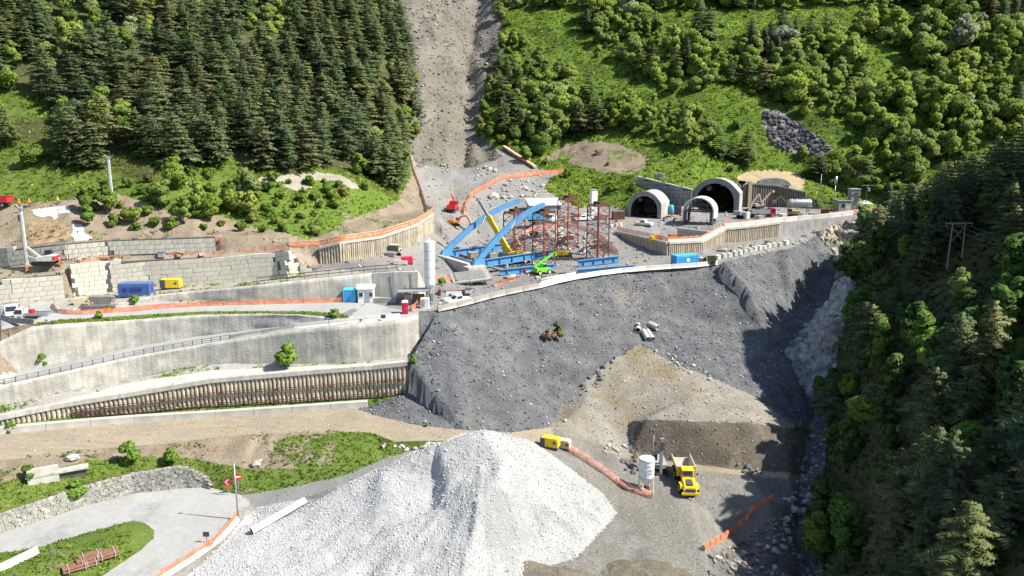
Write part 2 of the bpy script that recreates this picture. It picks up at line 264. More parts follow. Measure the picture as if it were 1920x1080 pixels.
# ------------------------------------------------------------------ zones of the ground (outlined on the photo, laid on the relief)
def px(name): 
    return [tuple(float(c) for c in proj(np.array(p))) for p in LINES[name]]
ZONES = [
 ('white_gravel_pile', [(905,806),(870,812),(830,828),(800,832),(760,856),(700,882),(640,912),(600,935),(540,940),(478,952),(452,975),(425,1010),(400,1035),(355,1075),(320,1110),(700,1160),(1000,1120),(985,1075),(1080,1047),(1120,1005),(1158,962),(1130,925),(1080,886),(1000,828),(950,812)], 0),
 ('road', px('stone_base') + [(455,929),(470,945),(448,958),(440,975),(420,1000),(395,1025),(340,1060),(300,1085),(240,1130)] + px('island')[::-1], 0),
 ('grass_verge', px('island') + [(-60,1200)], 1),
 ('lower_track', [(402,917)] + px('hair_out')[1:] + [(870,822),(800,834),(760,858),(700,884),(640,914),(600,935),(540,940),(478,952),(470,945),(455,929)], 0),
 ('grass_verge', px('stone_top') + [(402,917)] + px('hair_out')[1:8] + [(722,845),(700,822),(640,812),(560,816),(520,828),(512,845),(545,862),(555,878),(500,880)] + px('green_top')[::-1], 1),
 ('soil_bank', px('green_top') + [(500,880),(555,878),(545,862),(512,845),(520,828),(560,816),(640,812)] + px('track_low')[7::-1], 0),
 ('grass_verge', [(560,816),(640,812),(700,822),(722,845),(760,848),(740,828),(700,812),(620,808)],1),
 ('dirt_track', px('track_low') + [(870,822),(1000,828),(1040,830),(1035,800),(960,811),(870,806),(780,797),(700,778),(670,768),(690,761)] + px('barrier_base')[::-1], 0),
 ('grass_verge', px('barrier_base') + px('pile_low_base')[::-1], 1),
 ('ledge', px('pile_low_base') + px('ledge_back')[::-1], 0),
 ('gravel_ledge', px('ledge_back') + px('shot2_base')[::-1], 0),
 ('road', px('shot2_top') + [(690,566),(655,594)] + px('shot1_base')[::-1], 0),
 ('grass_verge', px('shot1_top')[3:] + px('road_up_out')[::-1][:-1], 1),
 ('apron', [(655,594),(640,588),(690,566),(700,559),(786,560),(805,572),(820,583),(785,583),(785,590)], 1),
 ('road', [(-60,632),(60,606)] + px('road_up_out')[2:] + [(690,566)] + px('road_up_in')[::-1][1:] + [(110,572),(132,559),(0,571),(-60,577)], 1),
 ('storage_strip', px('road_up_in') + [(700,559)] + px('berm_base')[4::-1] + [(200,560),(275,542),(207,548),(132,558),(110,572)], 0),
 ('storage_strip', px('berm_top')[:5] + [(700,511),(620,503),(585,508)] + px('block_a_base')[::-1][2:] , 0),
 ('terrace', px('block_a2_top') + px('block_a_top') + [(600,466),(540,462),(480,466),(405,471)] + px('block_b_base')[::-1], 0),
 ('gravel_path', [(462,336),(530,329),(590,322),(640,328),(680,352),(662,354),(625,338),(560,338),(470,345)], 0),
 ('gravel_path', [(530,338),(578,336),(586,352),(560,358),(532,352)], 0),
 ('grass_mound', [(340,345),(430,338),(530,333),(600,330),(680,342),(745,378),(700,398),(650,412),(590,447),(545,432),(470,415),(380,395),(300,385),(240,370),(330,330)], 0),
 ('soil_bank', [(-60,388),(130,376),(210,360),(300,385),(380,395),(470,415),(545,432),(590,447),(650,412),(745,378),(770,330),(768,290),(800,392),(812,403),(780,424),(715,446),(600,466),(540,462),(480,466)] + px('block_b_top')[::-1], 0),
 ('tan_cut', [(1382,330),(1400,322),(1440,318),(1500,325),(1512,345),(1500,362),(1440,385),(1400,392),(1385,385)], 0),
 ('soil_scar', [(1095,258),(1130,252),(1180,272),(1215,295),(1190,325),(1120,322),(1060,300),(1015,312),(1012,300),(1050,280)], 0),
 ('rock_face', [(1425,205),(1470,215),(1530,250),(1565,280),(1530,292),(1490,288),(1450,275),(1432,240)], 0),
 ('grass_slope', [(1025,350),(1060,335),(1120,330),(1180,345),(1170,372),(1130,385),(1085,382),(1050,372)], 0),
 ('scree_gully', [(764,255),(768,290),(782,322),(808,312),(845,322),(885,318),(925,300),(945,282),(905,258)], 0),
 ('work_platform', [(785,583)] + [(b[0], b[1]) for b in BARR] + [(1390,482),(1480,466),(1535,440),(1600,421),(1640,402),(1660,395),(1560,396),(1500,375),(1440,385),(1385,388),(1300,390),(1250,385),(1180,395),(1150,385),(1085,390),(1050,372),(1025,350),(1030,335),(1060,323),(1012,318),(960,290),(905,268),(870,275),(790,290),(768,290),(800,392),(812,403),(812,432),(780,455),(715,477),(640,491),(600,494),(585,508),(620,503),(700,511),(786,508),(800,530),(795,553),(786,560),(805,572),(820,583)], 0),
 ('gravel_embankment', [(785,583)] + [(b[0], b[1]) for b in BARR] + [(1390,482),(1480,466),(1535,440),(1590,432),(1605,470),(1590,520),(1565,550),(1520,600),(1480,650),(1490,700),(1530,760),(1515,800),(1490,800),(1420,745),(1340,710),(1260,680),(1200,645),(1150,672),(1100,712),(1050,762),(1035,800),(960,811),(870,806),(780,797),(700,778),(670,768),(690,761),(765,735),(765,676),(785,600)], 0),
 ('cut_slope', [(1200,645),(1260,680),(1340,710),(1420,745),(1490,800),(1475,805),(1400,792),(1300,790),(1210,786),(1190,800),(1185,850),(1130,835),(1060,815),(1035,800),(1050,762),(1100,712),(1150,672)], 0),
 ('cut_face', [(1175,790),(1210,785),(1300,789),(1400,791),(1480,804),(1515,812),(1500,885)] + px('cut_base')[::-1], 0),
 ('muddy_stream', [(1120,842),(1182,852),(1230,863),(1300,871),(1400,883),(1490,888),(1510,895),(1505,903),(1480,898),(1400,892),(1300,880),(1230,871),(1180,860)], 0),
 ('yard', [(1000,828),(1040,830),(1130,838),(1182,852),(1230,862),(1300,870),(1400,882),(1480,884),(1500,890),(1480,930),(1460,960),(1430,985),(1400,1010),(1360,1030),(1330,1040),(1330,1130),(980,1130),(985,1075),(1080,1047),(1120,1005),(1158,962),(1130,925),(1080,886)], 0),
 ('stream_bed', [(1500,890),(1515,812),(1515,800),(1530,760),(1545,770),(1552,800),(1550,860),(1545,930),(1530,1000),(1550,1090),(1330,1130),(1330,1040),(1400,1010),(1460,960)], 0),
 ('scree_gully', [(700,-160),(738,0),(758,60),(768,140),(776,220),(768,290),(790,290),(870,275),(905,268),(890,245),(910,200),(935,130),(945,60),(925,0),(905,-160)], 0),
 ('forest_floor', [(-60,-60),(738,-60),(752,60),(764,140),(772,220),(764,285),(735,325),(700,338),(655,312),(600,300),(540,305),(470,300),(420,292),(360,300),(300,305),(240,295),(180,300),(130,298),(105,275),(118,235),(110,200),(60,178),(-60,172)], 0),
 ('rock_face', [(1565,550),(1590,520),(1605,545),(1585,600),(1570,650),(1565,700),(1545,735),(1530,745),(1490,700),(1475,655),(1520,600)], 0),
 ('rock_face', [(1540,440),(1600,423),(1612,440),(1612,490),(1590,520),(1565,550),(1560,480)], 0),
 ('yard', [(940,800),(1240,800),(1240,1130),(940,1130)], 0),
 ('soil_bank', [(-60,388),(560,388),(830,420),(830,700),(700,800),(-60,1000)], 0),
]
def inpoly(P, poly):
    x = P[:, 0]; y = P[:, 1]; r = np.zeros(len(P), bool); n = len(poly)
    x0 = min(p[0] for p in poly); x1 = max(p[0] for p in poly); y0 = min(p[1] for p in poly); y1 = max(p[1] for p in poly)
    m = np.where((x >= x0) & (x <= x1) & (y >= y0) & (y <= y1))[0]
    if len(m) == 0: return r
    xx = x[m]; yy = y[m]; rr = np.zeros(len(m), bool); j = n - 1
    for i in range(n):
        xi, yi = poly[i]; xj, yj = poly[j]
        c = ((yi > yy) != (yj > yy)) & (xx < (xj - xi) * (yy - yi) / (yj - yi + 1e-12) + xi); rr ^= c; j = i
    r[m] = rr; return r
footpl = [(p.x, p.y) for p in foot]
spur_poly = footpl[3:] + [(30, -50), (400, -50), (400, 240), (150, 240)] + [(117, 238)]
spur_poly = [(foot[0].x, foot[0].y)] + footpl[1:] + [(30, -50), (400, -50), (300, 240), (150, 250)]
ZN = sorted(set(z[0] for z in ZONES)) + ['spur', 'hill_left', 'hill_right', 'valley_floor']
ZI = {n: i for i, n in enumerate(ZN)}
def zone_of(P):
    P = np.asarray(P, float); U, Vv = proj(P); q = np.stack([U, Vv], 1)
    z = np.full(len(P), -1)
    for nm, poly, _ in ZONES:
        qq = q + 13 * np.stack([vnoise(P[:, 0], P[:, 1], 9, 81), vnoise(P[:, 0], P[:, 1], 9, 82)], 1) if nm in ('scree_gully', 'soil_scar', 'forest_floor', 'grass_mound', 'grass_slope') else q
        m = (z < 0) & inpoly(qq, poly); z[m] = ZI[nm]
    un = z < 0
    sp = inpoly(P[:, :2], spur_poly)
    # nothing behind the spur crest or far up the hills belongs to the site
    z[un & sp] = ZI['spur']; un = z < 0
    z[un & (P[:, 1] < 112)] = ZI['valley_floor']; un = z < 0
    z[un & (U < 850)] = ZI['hill_left']; z[un & (U >= 850)] = ZI['hill_right']
    # site zones never reach out of their own depth range
    far = (P[:, 1] > 300) & ~np.isin(z, [ZI['scree_gully'], ZI['forest_floor'], ZI['hill_left'], ZI['hill_right'], ZI['soil_scar'], ZI['rock_face']])
    z[far & (U < 850)] = ZI['hill_left']; z[far & (U >= 850)] = ZI['hill_right']
    s2 = sp & np.isin(z, [ZI['work_platform'], ZI['gravel_embankment'], ZI['stream_bed'], ZI['yard']]); z[s2] = ZI['spur']
    return z
AMP = {n: 0.15 for n in ZN}
AMP.update(forest_floor=1.3, muddy_stream=.03, road=0.015, apron=0.02, white_gravel_pile=0.55, gravel_embankment=0.42, hill_left=1.3, hill_right=1.5, spur=1.8, scree_gully=1.2, cut_slope=0.5, cut_face=0.6, rock_face=1.5, soil_bank=0.5, soil_scar=0.7, grass_mound=0.6, work_platform=0.2, stream_bed=0.5, ledge=0.03, gravel_ledge=0.12, storage_strip=0.1, terrace=0.12, yard=0.12, dirt_track=0.08, lower_track=0.06, grass_verge=0.2, grass_slope=0.5, tan_cut=0.3, valley_floor=0.3)
AMPV = np.array([AMP[n] for n in ZN])
def relief(P, zi):
    x, y = P[:, 0], P[:, 1]
    a = AMPV[zi]
    n = fbm(x, y, 9, 5, 1) * 0.9
    r = a * n
    wp = zi == ZI['white_gravel_pile']; an_ = np.arctan2(y[wp] - 108, x[wp] + 4); rd_ = np.hypot(y[wp] - 108, x[wp] + 4); r[wp] += 0.22 * fbm(x[wp], y[wp], 2.2, 3, 5) + .75 * np.clip(rd_ / 10, 0, 1) * fbm(an_ * 9, rd_ * .12, 1.0, 4, 6)
    em = zi == ZI['gravel_embankment']
    r[em] += 0.22 * fbm(x[em] * 1.0 + y[em] * .25, y[em] * .18, 2.4, 4, 9) + 0.12 * fbm(x[em], y[em], 1.2, 2, 8)
    gl_ = np.array([(q.x, q.y) for q in LINES['gull']]); ex = x[em]; ey = y[em]; step = np.zeros(em.sum())
    L = [0] + list(np.cumsum(np.hypot(*(gl_[1:] - gl_[:-1]).T)))
    for k, (a, b) in enumerate(zip(gl_[:-1], gl_[1:])):
        d = b - a; l = np.hypot(*d); wob = .5 * vnoise(ex, ey, 2.5, 61); t = ((ex - a[0]) * d[0] + (ey - a[1]) * d[1]) / l; sd = (-(ex - a[0]) * d[1] + (ey - a[1]) * d[0]) / l + wob
        m = (t >= 0) & (t < l) & (sd > 0) & (sd < 30); kk = (L[k] + t) / L[-1]
        step = np.where(m, np.maximum(step, 3.6 * np.exp(-sd / 10) * np.clip(np.minimum(kk * 5 + .3, (1.0 - kk) * 3), 0, 1)), step)
    r[em] += step
    cf = (zi == ZI['cut_face']) | (zi == ZI['soil_bank']) | (zi == ZI['soil_scar']); r[cf] += 0.35 * fbm(x[cf], y[cf] * .2, 1.6, 3, 11)
    sg = zi == ZI['scree_gully']; r[sg] += 5.0 * fbm(x[sg] + .1 * y[sg] + 2 * vnoise(x[sg], y[sg], 14, 15), y[sg] * .14, 8, 5, 12, .6) + 1.6 * fbm(x[sg], y[sg], 7, 4, 16, .6)
    gm = np.array([(q.x, q.y) for q in LINES['gully_m']]); gx = np.interp(y[sg], gm[:, 1], gm[:, 0]) + 3.5 * vnoise(y[sg], y[sg] * 0, 16, 17); r[sg] -= 3.2 * np.exp(-((x[sg] - gx) / 3.0) ** 2)
    rf = zi == ZI['rock_face']; r[rf] += 1.4 * np.abs(fbm(x[rf], y[rf], 3.5, 4, 13))
    hl = (zi == ZI['hill_left']) | (zi == ZI['hill_right']) | (zi == ZI['spur']); r[hl] += 0.5 * fbm(x[hl], y[hl], 3.5, 3, 14)
    return r
def build_ground():
    vs = []; es = []; fixed = []
    NAT = ('cut_top', 'cut_base', 'emb_foot', 'emb_right', 'creek', 'track_low', 'green_top', 'mound', 'bench', 'bench_back', 'gully_r', 'gully_m', 'gully_l', 'stream', 'spur_foot', 'spur_crest', 'hair_out', 'hair_in', 'island')
    def addline(pl, closed=False, step=1.2, keep=True, nat=False):
        i0 = len(vs); n = len(pl); segs = n if closed else n - 1
        for i in range(segs):
            a = pl[i]; b = pl[(i + 1) % n]; k = max(1, int((b - a).length / step))
            for j in range(k):
                q = a.lerp(b, j / k)
                if nat and 0 < i + j: q = q + Vector((vnoise(q.x, q.y, 2.6, 91), vnoise(q.x, q.y, 2.6, 92), 0)) * (.55 if nat == 1 else .2)
                vs.append(q); fixed.append(keep)
        if not closed: vs.append(pl[-1]); fixed.append(keep)
        m = len(vs) - i0
        es.extend((i0 + i, i0 + i + 1) for i in range(m - 1))
        if closed: es.append((i0 + m - 1, i0))
    for nm, pl in LINES.items():
        if nm != 'gull': addline(pl, nat=(0 if nm not in NAT else (2 if nm in ('island', 'hair_out', 'track_low') else 1)), keep=nm not in NAT[:1] + NAT[10:16] + ('gully_l', 'gully_m', 'gully_r'))
    # zone outlines that are not survey lines already
    for nm, poly, con in ZONES:
        if nm in ('white_gravel_pile', 'yard', 'work_platform'): continue
        if con == 1 and nm == 'apron':
            addline([hit(u, v) for u, v in poly], True, 1.2, False)
    pts = []
    Y = 22.0
    while Y < 520:
        s = 2.5 if Y < 84 else (0.45 if Y < 125 else (0.55 if Y < 150 else (0.75 if Y < 215 else (1.15 if Y < 300 else (2.0 if Y < 400 else 4.0)))))
        hx = 0.70 * Y + 12; x0 = -hx; x1 = hx + (25 if Y < 260 else 0)
        xs = np.arange(x0, x1, s); jx = rng.random(len(xs)) * s * .8; jy = (rng.random(len(xs)) - .5) * s * .8
        pts.append(np.stack([xs + jx, Y + jy], 1))
        # coarse flanks outside the view
        for fx in (np.arange(x1, 300, 8), np.arange(-210, x0, 8)):
            if int(Y / s) % 8 == 0 and len(fx): pts.append(np.stack([fx + rng.random(len(fx)) * 3, np.full(len(fx), Y)], 1))
        Y += s * 0.9
    P = np.concatenate(pts)
    P = P[(P[:, 0] > -205) & (P[:, 0] < 290)]
    zz = np.array([gz(x, y) for x, y in P])
    n0 = len(vs)
    co = [Vector((v.x, v.y)) for v in vs] + [Vector((x, y)) for x, y in P]
    zs = np.concatenate([np.array([v.z for v in vs]), zz]); fx = np.concatenate([np.array(fixed), np.zeros(len(P), bool)])
    ov, oe, of, ovo, oeo, ofo = delaunay_2d_cdt(co, es, [], 0, 1e-3)
    V = np.zeros((len(ov), 3)); FX = np.zeros(len(ov), bool)
    for i, (p, o) in enumerate(zip(ov, ovo)):
        if o: V[i] = (p.x, p.y, zs[o].mean()); FX[i] = fx[o].any()
        else: V[i] = (p.x, p.y, gz(p.x, p.y)); FX[i] = True
    T = np.array([(f[0], f[i], f[i + 1]) for f in of for i in range(1, len(f) - 1)])
    zi = zone_of(V); r = relief(V, zi); r[FX] = 0
    # a border vertex takes the smaller displacement of its neighbours' zones
    C = V[T].mean(1); fz = zone_of(C)
    amin = np.full(len(V), 9.0)
    for k in range(3): np.minimum.at(amin, T[:, k], AMPV[fz])
    for p in LINES['gull']: pass
    r *= np.clip(amin / np.maximum(AMPV[zi], 1e-6), 0, 1)
    # damp near the survey lines
    V[:, 2] += r
    return V, T, fz, FX
import time as _t; _t0 = _t.time()
GV, GT, GZ, GFX = build_ground()
print('ground', len(GV), len(GT), round(_t.time() - _t0, 1))
ground_bvh = BVHTree.FromPolygons([tuple(v) for v in GV.tolist()], [tuple(t) for t in GT.tolist()])
def hit(u, v):
    d = ray(u, v).normalized(); r = ground_bvh.ray_cast(CAMP, d)
    return r[0] if r[0] is not None else D(u, v, 300)
def gz(x, y):
    r = ground_bvh.ray_cast(Vector((x, y, 900)), Vector((0, 0, -1)))
    return r[0].z if r[0] is not None else 0.0
def gp(x, y): return Vector((x, y, gz(x, y)))
# ---- ground materials (real-world albedo)
G = {
 'road': ground_mat('dusty_road', [(.3,(.27,.27,.26)),(.55,(.35,.35,.34)),(.75,(.42,.42,.41))], .12, 1.2, bump=.15, patch=(.25,.25,.245), pscale=.1, plo=.5, phi=.66, stretch=(.3,.3)),
 'apron': ground_mat('apron_asphalt', [(.3,(.13,.13,.13)),(.6,(.21,.21,.2)),(.8,(.33,.33,.32))], .15, 1.5, bump=.15, patch=(.42,.42,.41), pscale=.09, plo=.55, phi=.65),
 'lower_track': ground_mat('grey_track', [(.3,(.13,.135,.13)),(.55,(.22,.22,.21)),(.75,(.36,.36,.36))], .2, 2.5, bump=.35, stretch=(.5,.25)),
 'grass_verge': ground_mat('verge_grass', [(.3,(.05,.085,.018)),(.5,(.11,.16,.03)),(.7,(.17,.21,.05))], .35, 3, bump=.7, patch=(.25,.21,.15), pscale=.14, plo=.56, phi=.62),
 'soil_bank': ground_mat('bank_soil', [(.3,(.13,.1,.07)),(.5,(.235,.19,.14)),(.7,(.33,.285,.22))], .3, 2.2, bump=.8, patch=(.1,.13,.035), pscale=.1, plo=.58, phi=.66),
 'dirt_track': ground_mat('tan_dirt', [(.3,(.21,.175,.125)),(.5,(.29,.245,.18)),(.7,(.37,.32,.25))], .25, 2.5, bump=.5, stretch=(.1,4), patch=(.25,.22,.17), pscale=.1),
 'ledge': ground_mat('concrete_ledge', [(.3,(.36,.345,.31)),(.6,(.46,.445,.41)),(.8,(.52,.5,.47))], .3, 2.0, bump=.1),
 'gravel_ledge': ground_mat('rubble_ledge', [(.3,(.22,.21,.18)),(.5,(.36,.35,.32)),(.7,(.46,.45,.43))], .4, 3.5, bump=.8, patch=(.11,.17,.03), pscale=.13, plo=.53, phi=.6),
 'storage_strip': ground_mat('strip_soil', [(.3,(.2,.19,.16)),(.5,(.33,.31,.27)),(.7,(.42,.4,.36))], .3, 3, bump=.6, patch=(.11,.15,.035), pscale=.16, plo=.58, phi=.66),
 'terrace': ground_mat('terrace_soil', [(.3,(.15,.125,.1)),(.5,(.26,.22,.17)),(.7,(.36,.33,.28))], .3, 3, bump=.6),
 'grass_mound': ground_mat('mound_grass', [(.3,(.05,.09,.014)),(.5,(.11,.17,.028)),(.7,(.16,.215,.04))], .25, 2.2, bump=.9, patch=(.24,.2,.15), pscale=.09, plo=.6, phi=.66),
 'grass_slope': ground_mat('slope_grass', [(.3,(.055,.1,.015)),(.5,(.11,.17,.026)),(.7,(.19,.22,.035))], .3, 2.2, bump=.9),
 'tan_cut': ground_mat('tan_cut', [(.3,(.27,.2,.11)),(.5,(.37,.285,.17)),(.7,(.43,.36,.25))], .3, 2.2, bump=.6, patch=(.24,.225,.18), pscale=.12),
 'soil_scar': ground_mat('scar_soil', [(.3,(.13,.1,.075)),(.5,(.22,.18,.135)),(.7,(.29,.24,.185))], .3, 2.2, bump=.9, patch=(.09,.13,.03), pscale=.12, plo=.56, phi=.62),
 'rock_face': ground_mat('bare_rock', [(.3,(.09,.09,.09)),(.48,(.2,.2,.195)),(.7,(.36,.355,.34))], .35, 2.2, bump=1, patch=(.06,.085,.025), pscale=.2, plo=.56, phi=.64),
 'work_platform': ground_mat('grey_gravel_platform', [(.32,(.11,.11,.112)),(.5,(.205,.203,.2)),(.68,(.32,.315,.305))], .14, 2.6, bump=.6, stretch=(.5,.3), patch=(.24,.225,.195), pscale=.045, plo=.5, phi=.62),
 'gravel_embankment': ground_mat('blue_grey_gravel', [(.3,(.05,.053,.058)),(.46,(.1,.105,.113)),(.58,(.16,.166,.174)),(.72,(.29,.295,.3))], .3, 4.2, bump=1, patch=(.19,.18,.16), pscale=.05, plo=.6, phi=.72),
 'cut_slope': ground_mat('tan_gravel_slope', [(.3,(.14,.13,.11)),(.5,(.24,.225,.192)),(.7,(.36,.345,.31))], .25, 3.2, bump=.9, patch=(.2,.168,.105), pscale=.06, plo=.48, phi=.6),
 'cut_face': ground_mat('brown_soil_cut', [(.3,(.07,.06,.048)),(.5,(.13,.112,.09)),(.7,(.21,.185,.15))], .35, 3, bump=1),
 'yard': ground_mat('yard_mud_gravel', [(.32,(.085,.082,.07)),(.5,(.17,.165,.145)),(.68,(.29,.285,.265))], .16, 2.2, bump=.7, stretch=(.6,.16), patch=(.235,.23,.22), pscale=.07, plo=.5, phi=.62),
 'stream_bed': ground_mat('stream_gravel', [(.3,(.08,.078,.07)),(.5,(.16,.155,.14)),(.7,(.32,.31,.29))], .3, 3, bump=1),
 'scree_gully': ground_mat('scree', [(.3,(.08,.075,.065)),(.5,(.165,.153,.13)),(.7,(.27,.25,.215))], .1, 2, bump=1, patch=(.17,.17,.09), pscale=.07, plo=.57, phi=.66, stretch=(.05,.2)),
 'white_gravel_pile': ground_mat('white_crushed_stone', [(.3,(.25,.258,.265)),(.46,(.39,.395,.395)),(.7,(.5,.5,.49))], .25, 5, bump=1, patch=(.3,.31,.315), pscale=.1, plo=.46, phi=.62),
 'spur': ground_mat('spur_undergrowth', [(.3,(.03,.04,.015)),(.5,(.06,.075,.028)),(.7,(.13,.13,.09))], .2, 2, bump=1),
 'gravel_path': ground_mat('path_gravel', [(.3,(.2,.18,.14)),(.5,(.3,.275,.225)),(.7,(.38,.355,.3))], .3, 2.5, bump=.6),
 'muddy_stream': ground_mat('muddy_water', [(.3,(.2,.17,.11)),(.5,(.27,.235,.16)),(.7,(.33,.295,.21))], .3, 1.5, rough=.25, bump=.1),
 'forest_floor': ground_mat('forest_floor', [(.3,(.045,.045,.022)),(.5,(.075,.08,.035)),(.7,(.11,.125,.05))], .2, 2, bump=1),
 'hill_left': ground_mat('forest_meadow', [(.3,(.045,.075,.014)),(.5,(.095,.145,.025)),(.7,(.15,.2,.04))], .12, 1.6, bump=1, patch=(.06,.065,.025), pscale=.06, plo=.5, phi=.6),
 'hill_right': ground_mat('hill_meadow', [(.3,(.045,.085,.012)),(.5,(.1,.165,.024)),(.7,(.165,.22,.035))], .12, 1.6, bump=1, patch=(.055,.09,.02), pscale=.05, plo=.5, phi=.6),
 'valley_floor': ground_mat('valley_gravel', [(.3,(.15,.14,.12)),(.5,(.24,.23,.2)),(.7,(.34,.33,.3))], .2, 2, bump=.6),
}
def make_zone_objects():
    for nm in ZN:
        m = GZ == ZI[nm]
        if not m.any(): continue
        T = GT[m]
        if CUTS:
            C = GV[T].mean(1); keep = np.ones(len(T), bool)
            for (c, ri, ht, fx, ax, L) in CUTS:
                q = C - np.array(c); lx = q[:, 0] * fx.x + q[:, 1] * fx.y; ly = q[:, 0] * ax.x + q[:, 1] * ax.y; keep &= ~((np.abs(lx) < ri) & (ly > .3) & (ly < L) & (q[:, 2] < ht))
            T = T[keep]
        used = np.unique(T); mp = np.full(len(GV), -1); mp[used] = np.arange(len(used))
        me = bpy.data.meshes.new(nm); v = GV[used]; t = mp[T]
        me.from_pydata(v.tolist(), [], t.tolist()); me.update()
        if nm not in ('rock_face',): me.polygons.foreach_set('use_smooth', np.ones(len(t), bool))
        o = bpy.data.objects.new(nm, me); COL.objects.link(o); me.materials.append(G[nm]); o['kind'] = 'structure'
CUTS = []
# ------------------------------------------------------------------ building helpers
class MB:
    def __init__(s): s.v = []; s.f = []
    def add(s, vs, fs):
        i = len(s.v); s.v += [tuple(p) for p in vs]; s.f += [tuple(i + k for k in f) for f in fs]; return s
    def box(s, c, d, rz=0.0, taper=1.0, M=None):
        x, y, z = d[0] / 2, d[1] / 2, d[2] / 2; t = taper
        p = [(-x,-y,-z),(x,-y,-z),(x,y,-z),(-x,y,-z),(-x*t,-y*t,z),(x*t,-y*t,z),(x*t,y*t,z),(-x*t,y*t,z)]
        if M is None: M = Matrix.Rotation(rz, 3, 'Z')
        c = Vector(c); return s.add([M @ Vector(q) + c for q in p], [(0,3,2,1),(4,5,6,7),(0,1,5,4),(1,2,6,5),(2,3,7,6),(3,0,4,7)])
    def bar(s, a, b, w, h=None, up=(0, 0, 1)):
        """box beam from a to b"""
        a = Vector(a); b = Vector(b); h = h or w; d = (b - a); L = d.length
        if L < 1e-6: return s
        x = d.normalized(); u = Vector(up)
        if abs(x.dot(u)) > .99: u = Vector((1, 0, 0))
        y = u.cross(x).normalized(); z = x.cross(y)
        M = Matrix((x, y, z)).transposed(); return s.box((a + b) / 2, (L, w, h), M=M)
    def cyl(s, a, b, r0, r1=None, n=8, caps=True):
        a = Vector(a); b = Vector(b); r1 = r0 if r1 is None else r1; d = (b - a).normalized()
        u = Vector((0, 0, 1)) if abs(d.z) < .95 else Vector((1, 0, 0)); x = d.cross(u).normalized(); y = d.cross(x)
        A = [a + (x * math.cos(t) + y * math.sin(t)) * r0 for t in [2 * math.pi * i / n for i in range(n)]]
        Bq = [b + (x * math.cos(t) + y * math.sin(t)) * r1 for t in [2 * math.pi * i / n for i in range(n)]]
        fs = [(i, i + n, (i + 1) % n + n, (i + 1) % n) for i in range(n)]
        if caps: fs += [tuple(range(n)), tuple(range(2 * n - 1, n - 1, -1))]
        return s.add(A + Bq, fs)
    def lathe(s, prof, c=(0, 0, 0), n=12, M=None):
        vs = []; c = Vector(c)
        for r, z in prof:
            for i in range(n):
                t = 2 * math.pi * i / n; p = Vector((r * math.cos(t), r * math.sin(t), z)); vs.append((M @ p if M else p) + c)
        fs = []; m = len(prof)
        for k in range(m - 1):
            for i in range(n): fs.append((k*n+i, k*n+(i+1)%n, (k+1)*n+(i+1)%n, (k+1)*n+i))
        fs += [tuple(range(n - 1, -1, -1)), tuple(range((m - 1) * n, m * n))]
        return s.add(vs, fs)
    def prism(s, pts, y0, y1, M=None, c=(0, 0, 0)):
        """polygon in xz extruded along y"""
        n = len(pts); c = Vector(c)
        vs = [Vector((x, y0, z)) for x, z in pts] + [Vector((x, y1, z)) for x, z in pts]
        if M: vs = [M @ v for v in vs]
        vs = [v + c for v in vs]
        return s.add(vs, [tuple(range(n)), tuple(range(2 * n - 1, n - 1, -1))] + [(i, i + n, (i + 1) % n + n, (i + 1) % n) for i in range(n)])
    def rock(s, c, r, sq=(1, 1, 1), rz=0.0):
        M = Matrix.Rotation(rz, 3, 'Z') @ Matrix.Rotation(random.random() * 6, 3, 'X'); c = Vector(c)
        return s.add([M @ Vector((v[0]*r*sq[0]*random.uniform(.75,1.2), v[1]*r*sq[1]*random.uniform(.75,1.2), v[2]*r*sq[2]*random.uniform(.75,1.2))) + c for v in ICO_V], ICO_F)
    def mesh(s, name, m, smooth=False, bevel=0):
        me = bpy.data.meshes.new(name); me.from_pydata(s.v, [], s.f); me.update()
        for mm in (m if isinstance(m, (list, tuple)) else [m]): me.materials.append(mm)
        if smooth: me.polygons.foreach_set('use_smooth', np.ones(len(me.polygons), bool))
        bm = bmesh.new(); bm.from_mesh(me); bmesh.ops.recalc_face_normals(bm, faces=bm.faces)
        if bevel: bmesh.ops.bevel(bm, geom=bm.edges[:], offset=bevel, segments=1, affect='EDGES', clamp_overlap=True)
        bm.to_mesh(me); bm.free(); return me
    def build(s, name, m, parent=None, smooth=False, bevel=0):
        o = bpy.data.objects.new(name, s.mesh(name, m, smooth, bevel)); COL.objects.link(o); o.parent = parent; return o
_t = (1 + 5 ** .5) / 2
ICO_V = [Vector(v).normalized() for v in [(-1,_t,0),(1,_t,0),(-1,-_t,0),(1,-_t,0),(0,-1,_t),(0,1,_t),(0,-1,-_t),(0,1,-_t),(_t,0,-1),(_t,0,1),(-_t,0,-1),(-_t,0,1)]]
ICO_F = [(0,11,5),(0,5,1),(0,1,7),(0,7,10),(0,10,11),(1,5,9),(5,11,4),(11,10,2),(10,7,6),(7,1,8),(3,9,4),(3,4,2),(3,2,6),(3,6,8),(3,8,9),(4,9,5),(2,4,11),(6,2,10),(8,6,7),(9,8,1)]
def tag(o, label=None, cat=None, group=None, kind=None):
    if label: o['label'] = label
    if cat: o['category'] = cat
    if group: o['group'] = group
    if kind: o['kind'] = kind
    return o
def thing(name, label, cat, loc=(0, 0, 0), rz=0.0, group=None, rot=None):
    o = bpy.data.objects.new(name, None); COL.objects.link(o); o.location = loc; o.rotation_euler = rot or (0, 0, rz); o.empty_display_size = .5; o['kind'] = 'thing'
    return tag(o, label, cat, group)
def inst(name, me, parent, loc=(0, 0, 0), rot=(0, 0, 0), sc=(1, 1, 1)):
    o = bpy.data.objects.new(name, me); COL.objects.link(o); o.parent = parent; o.location = loc; o.rotation_euler = rot; o.scale = sc; return o
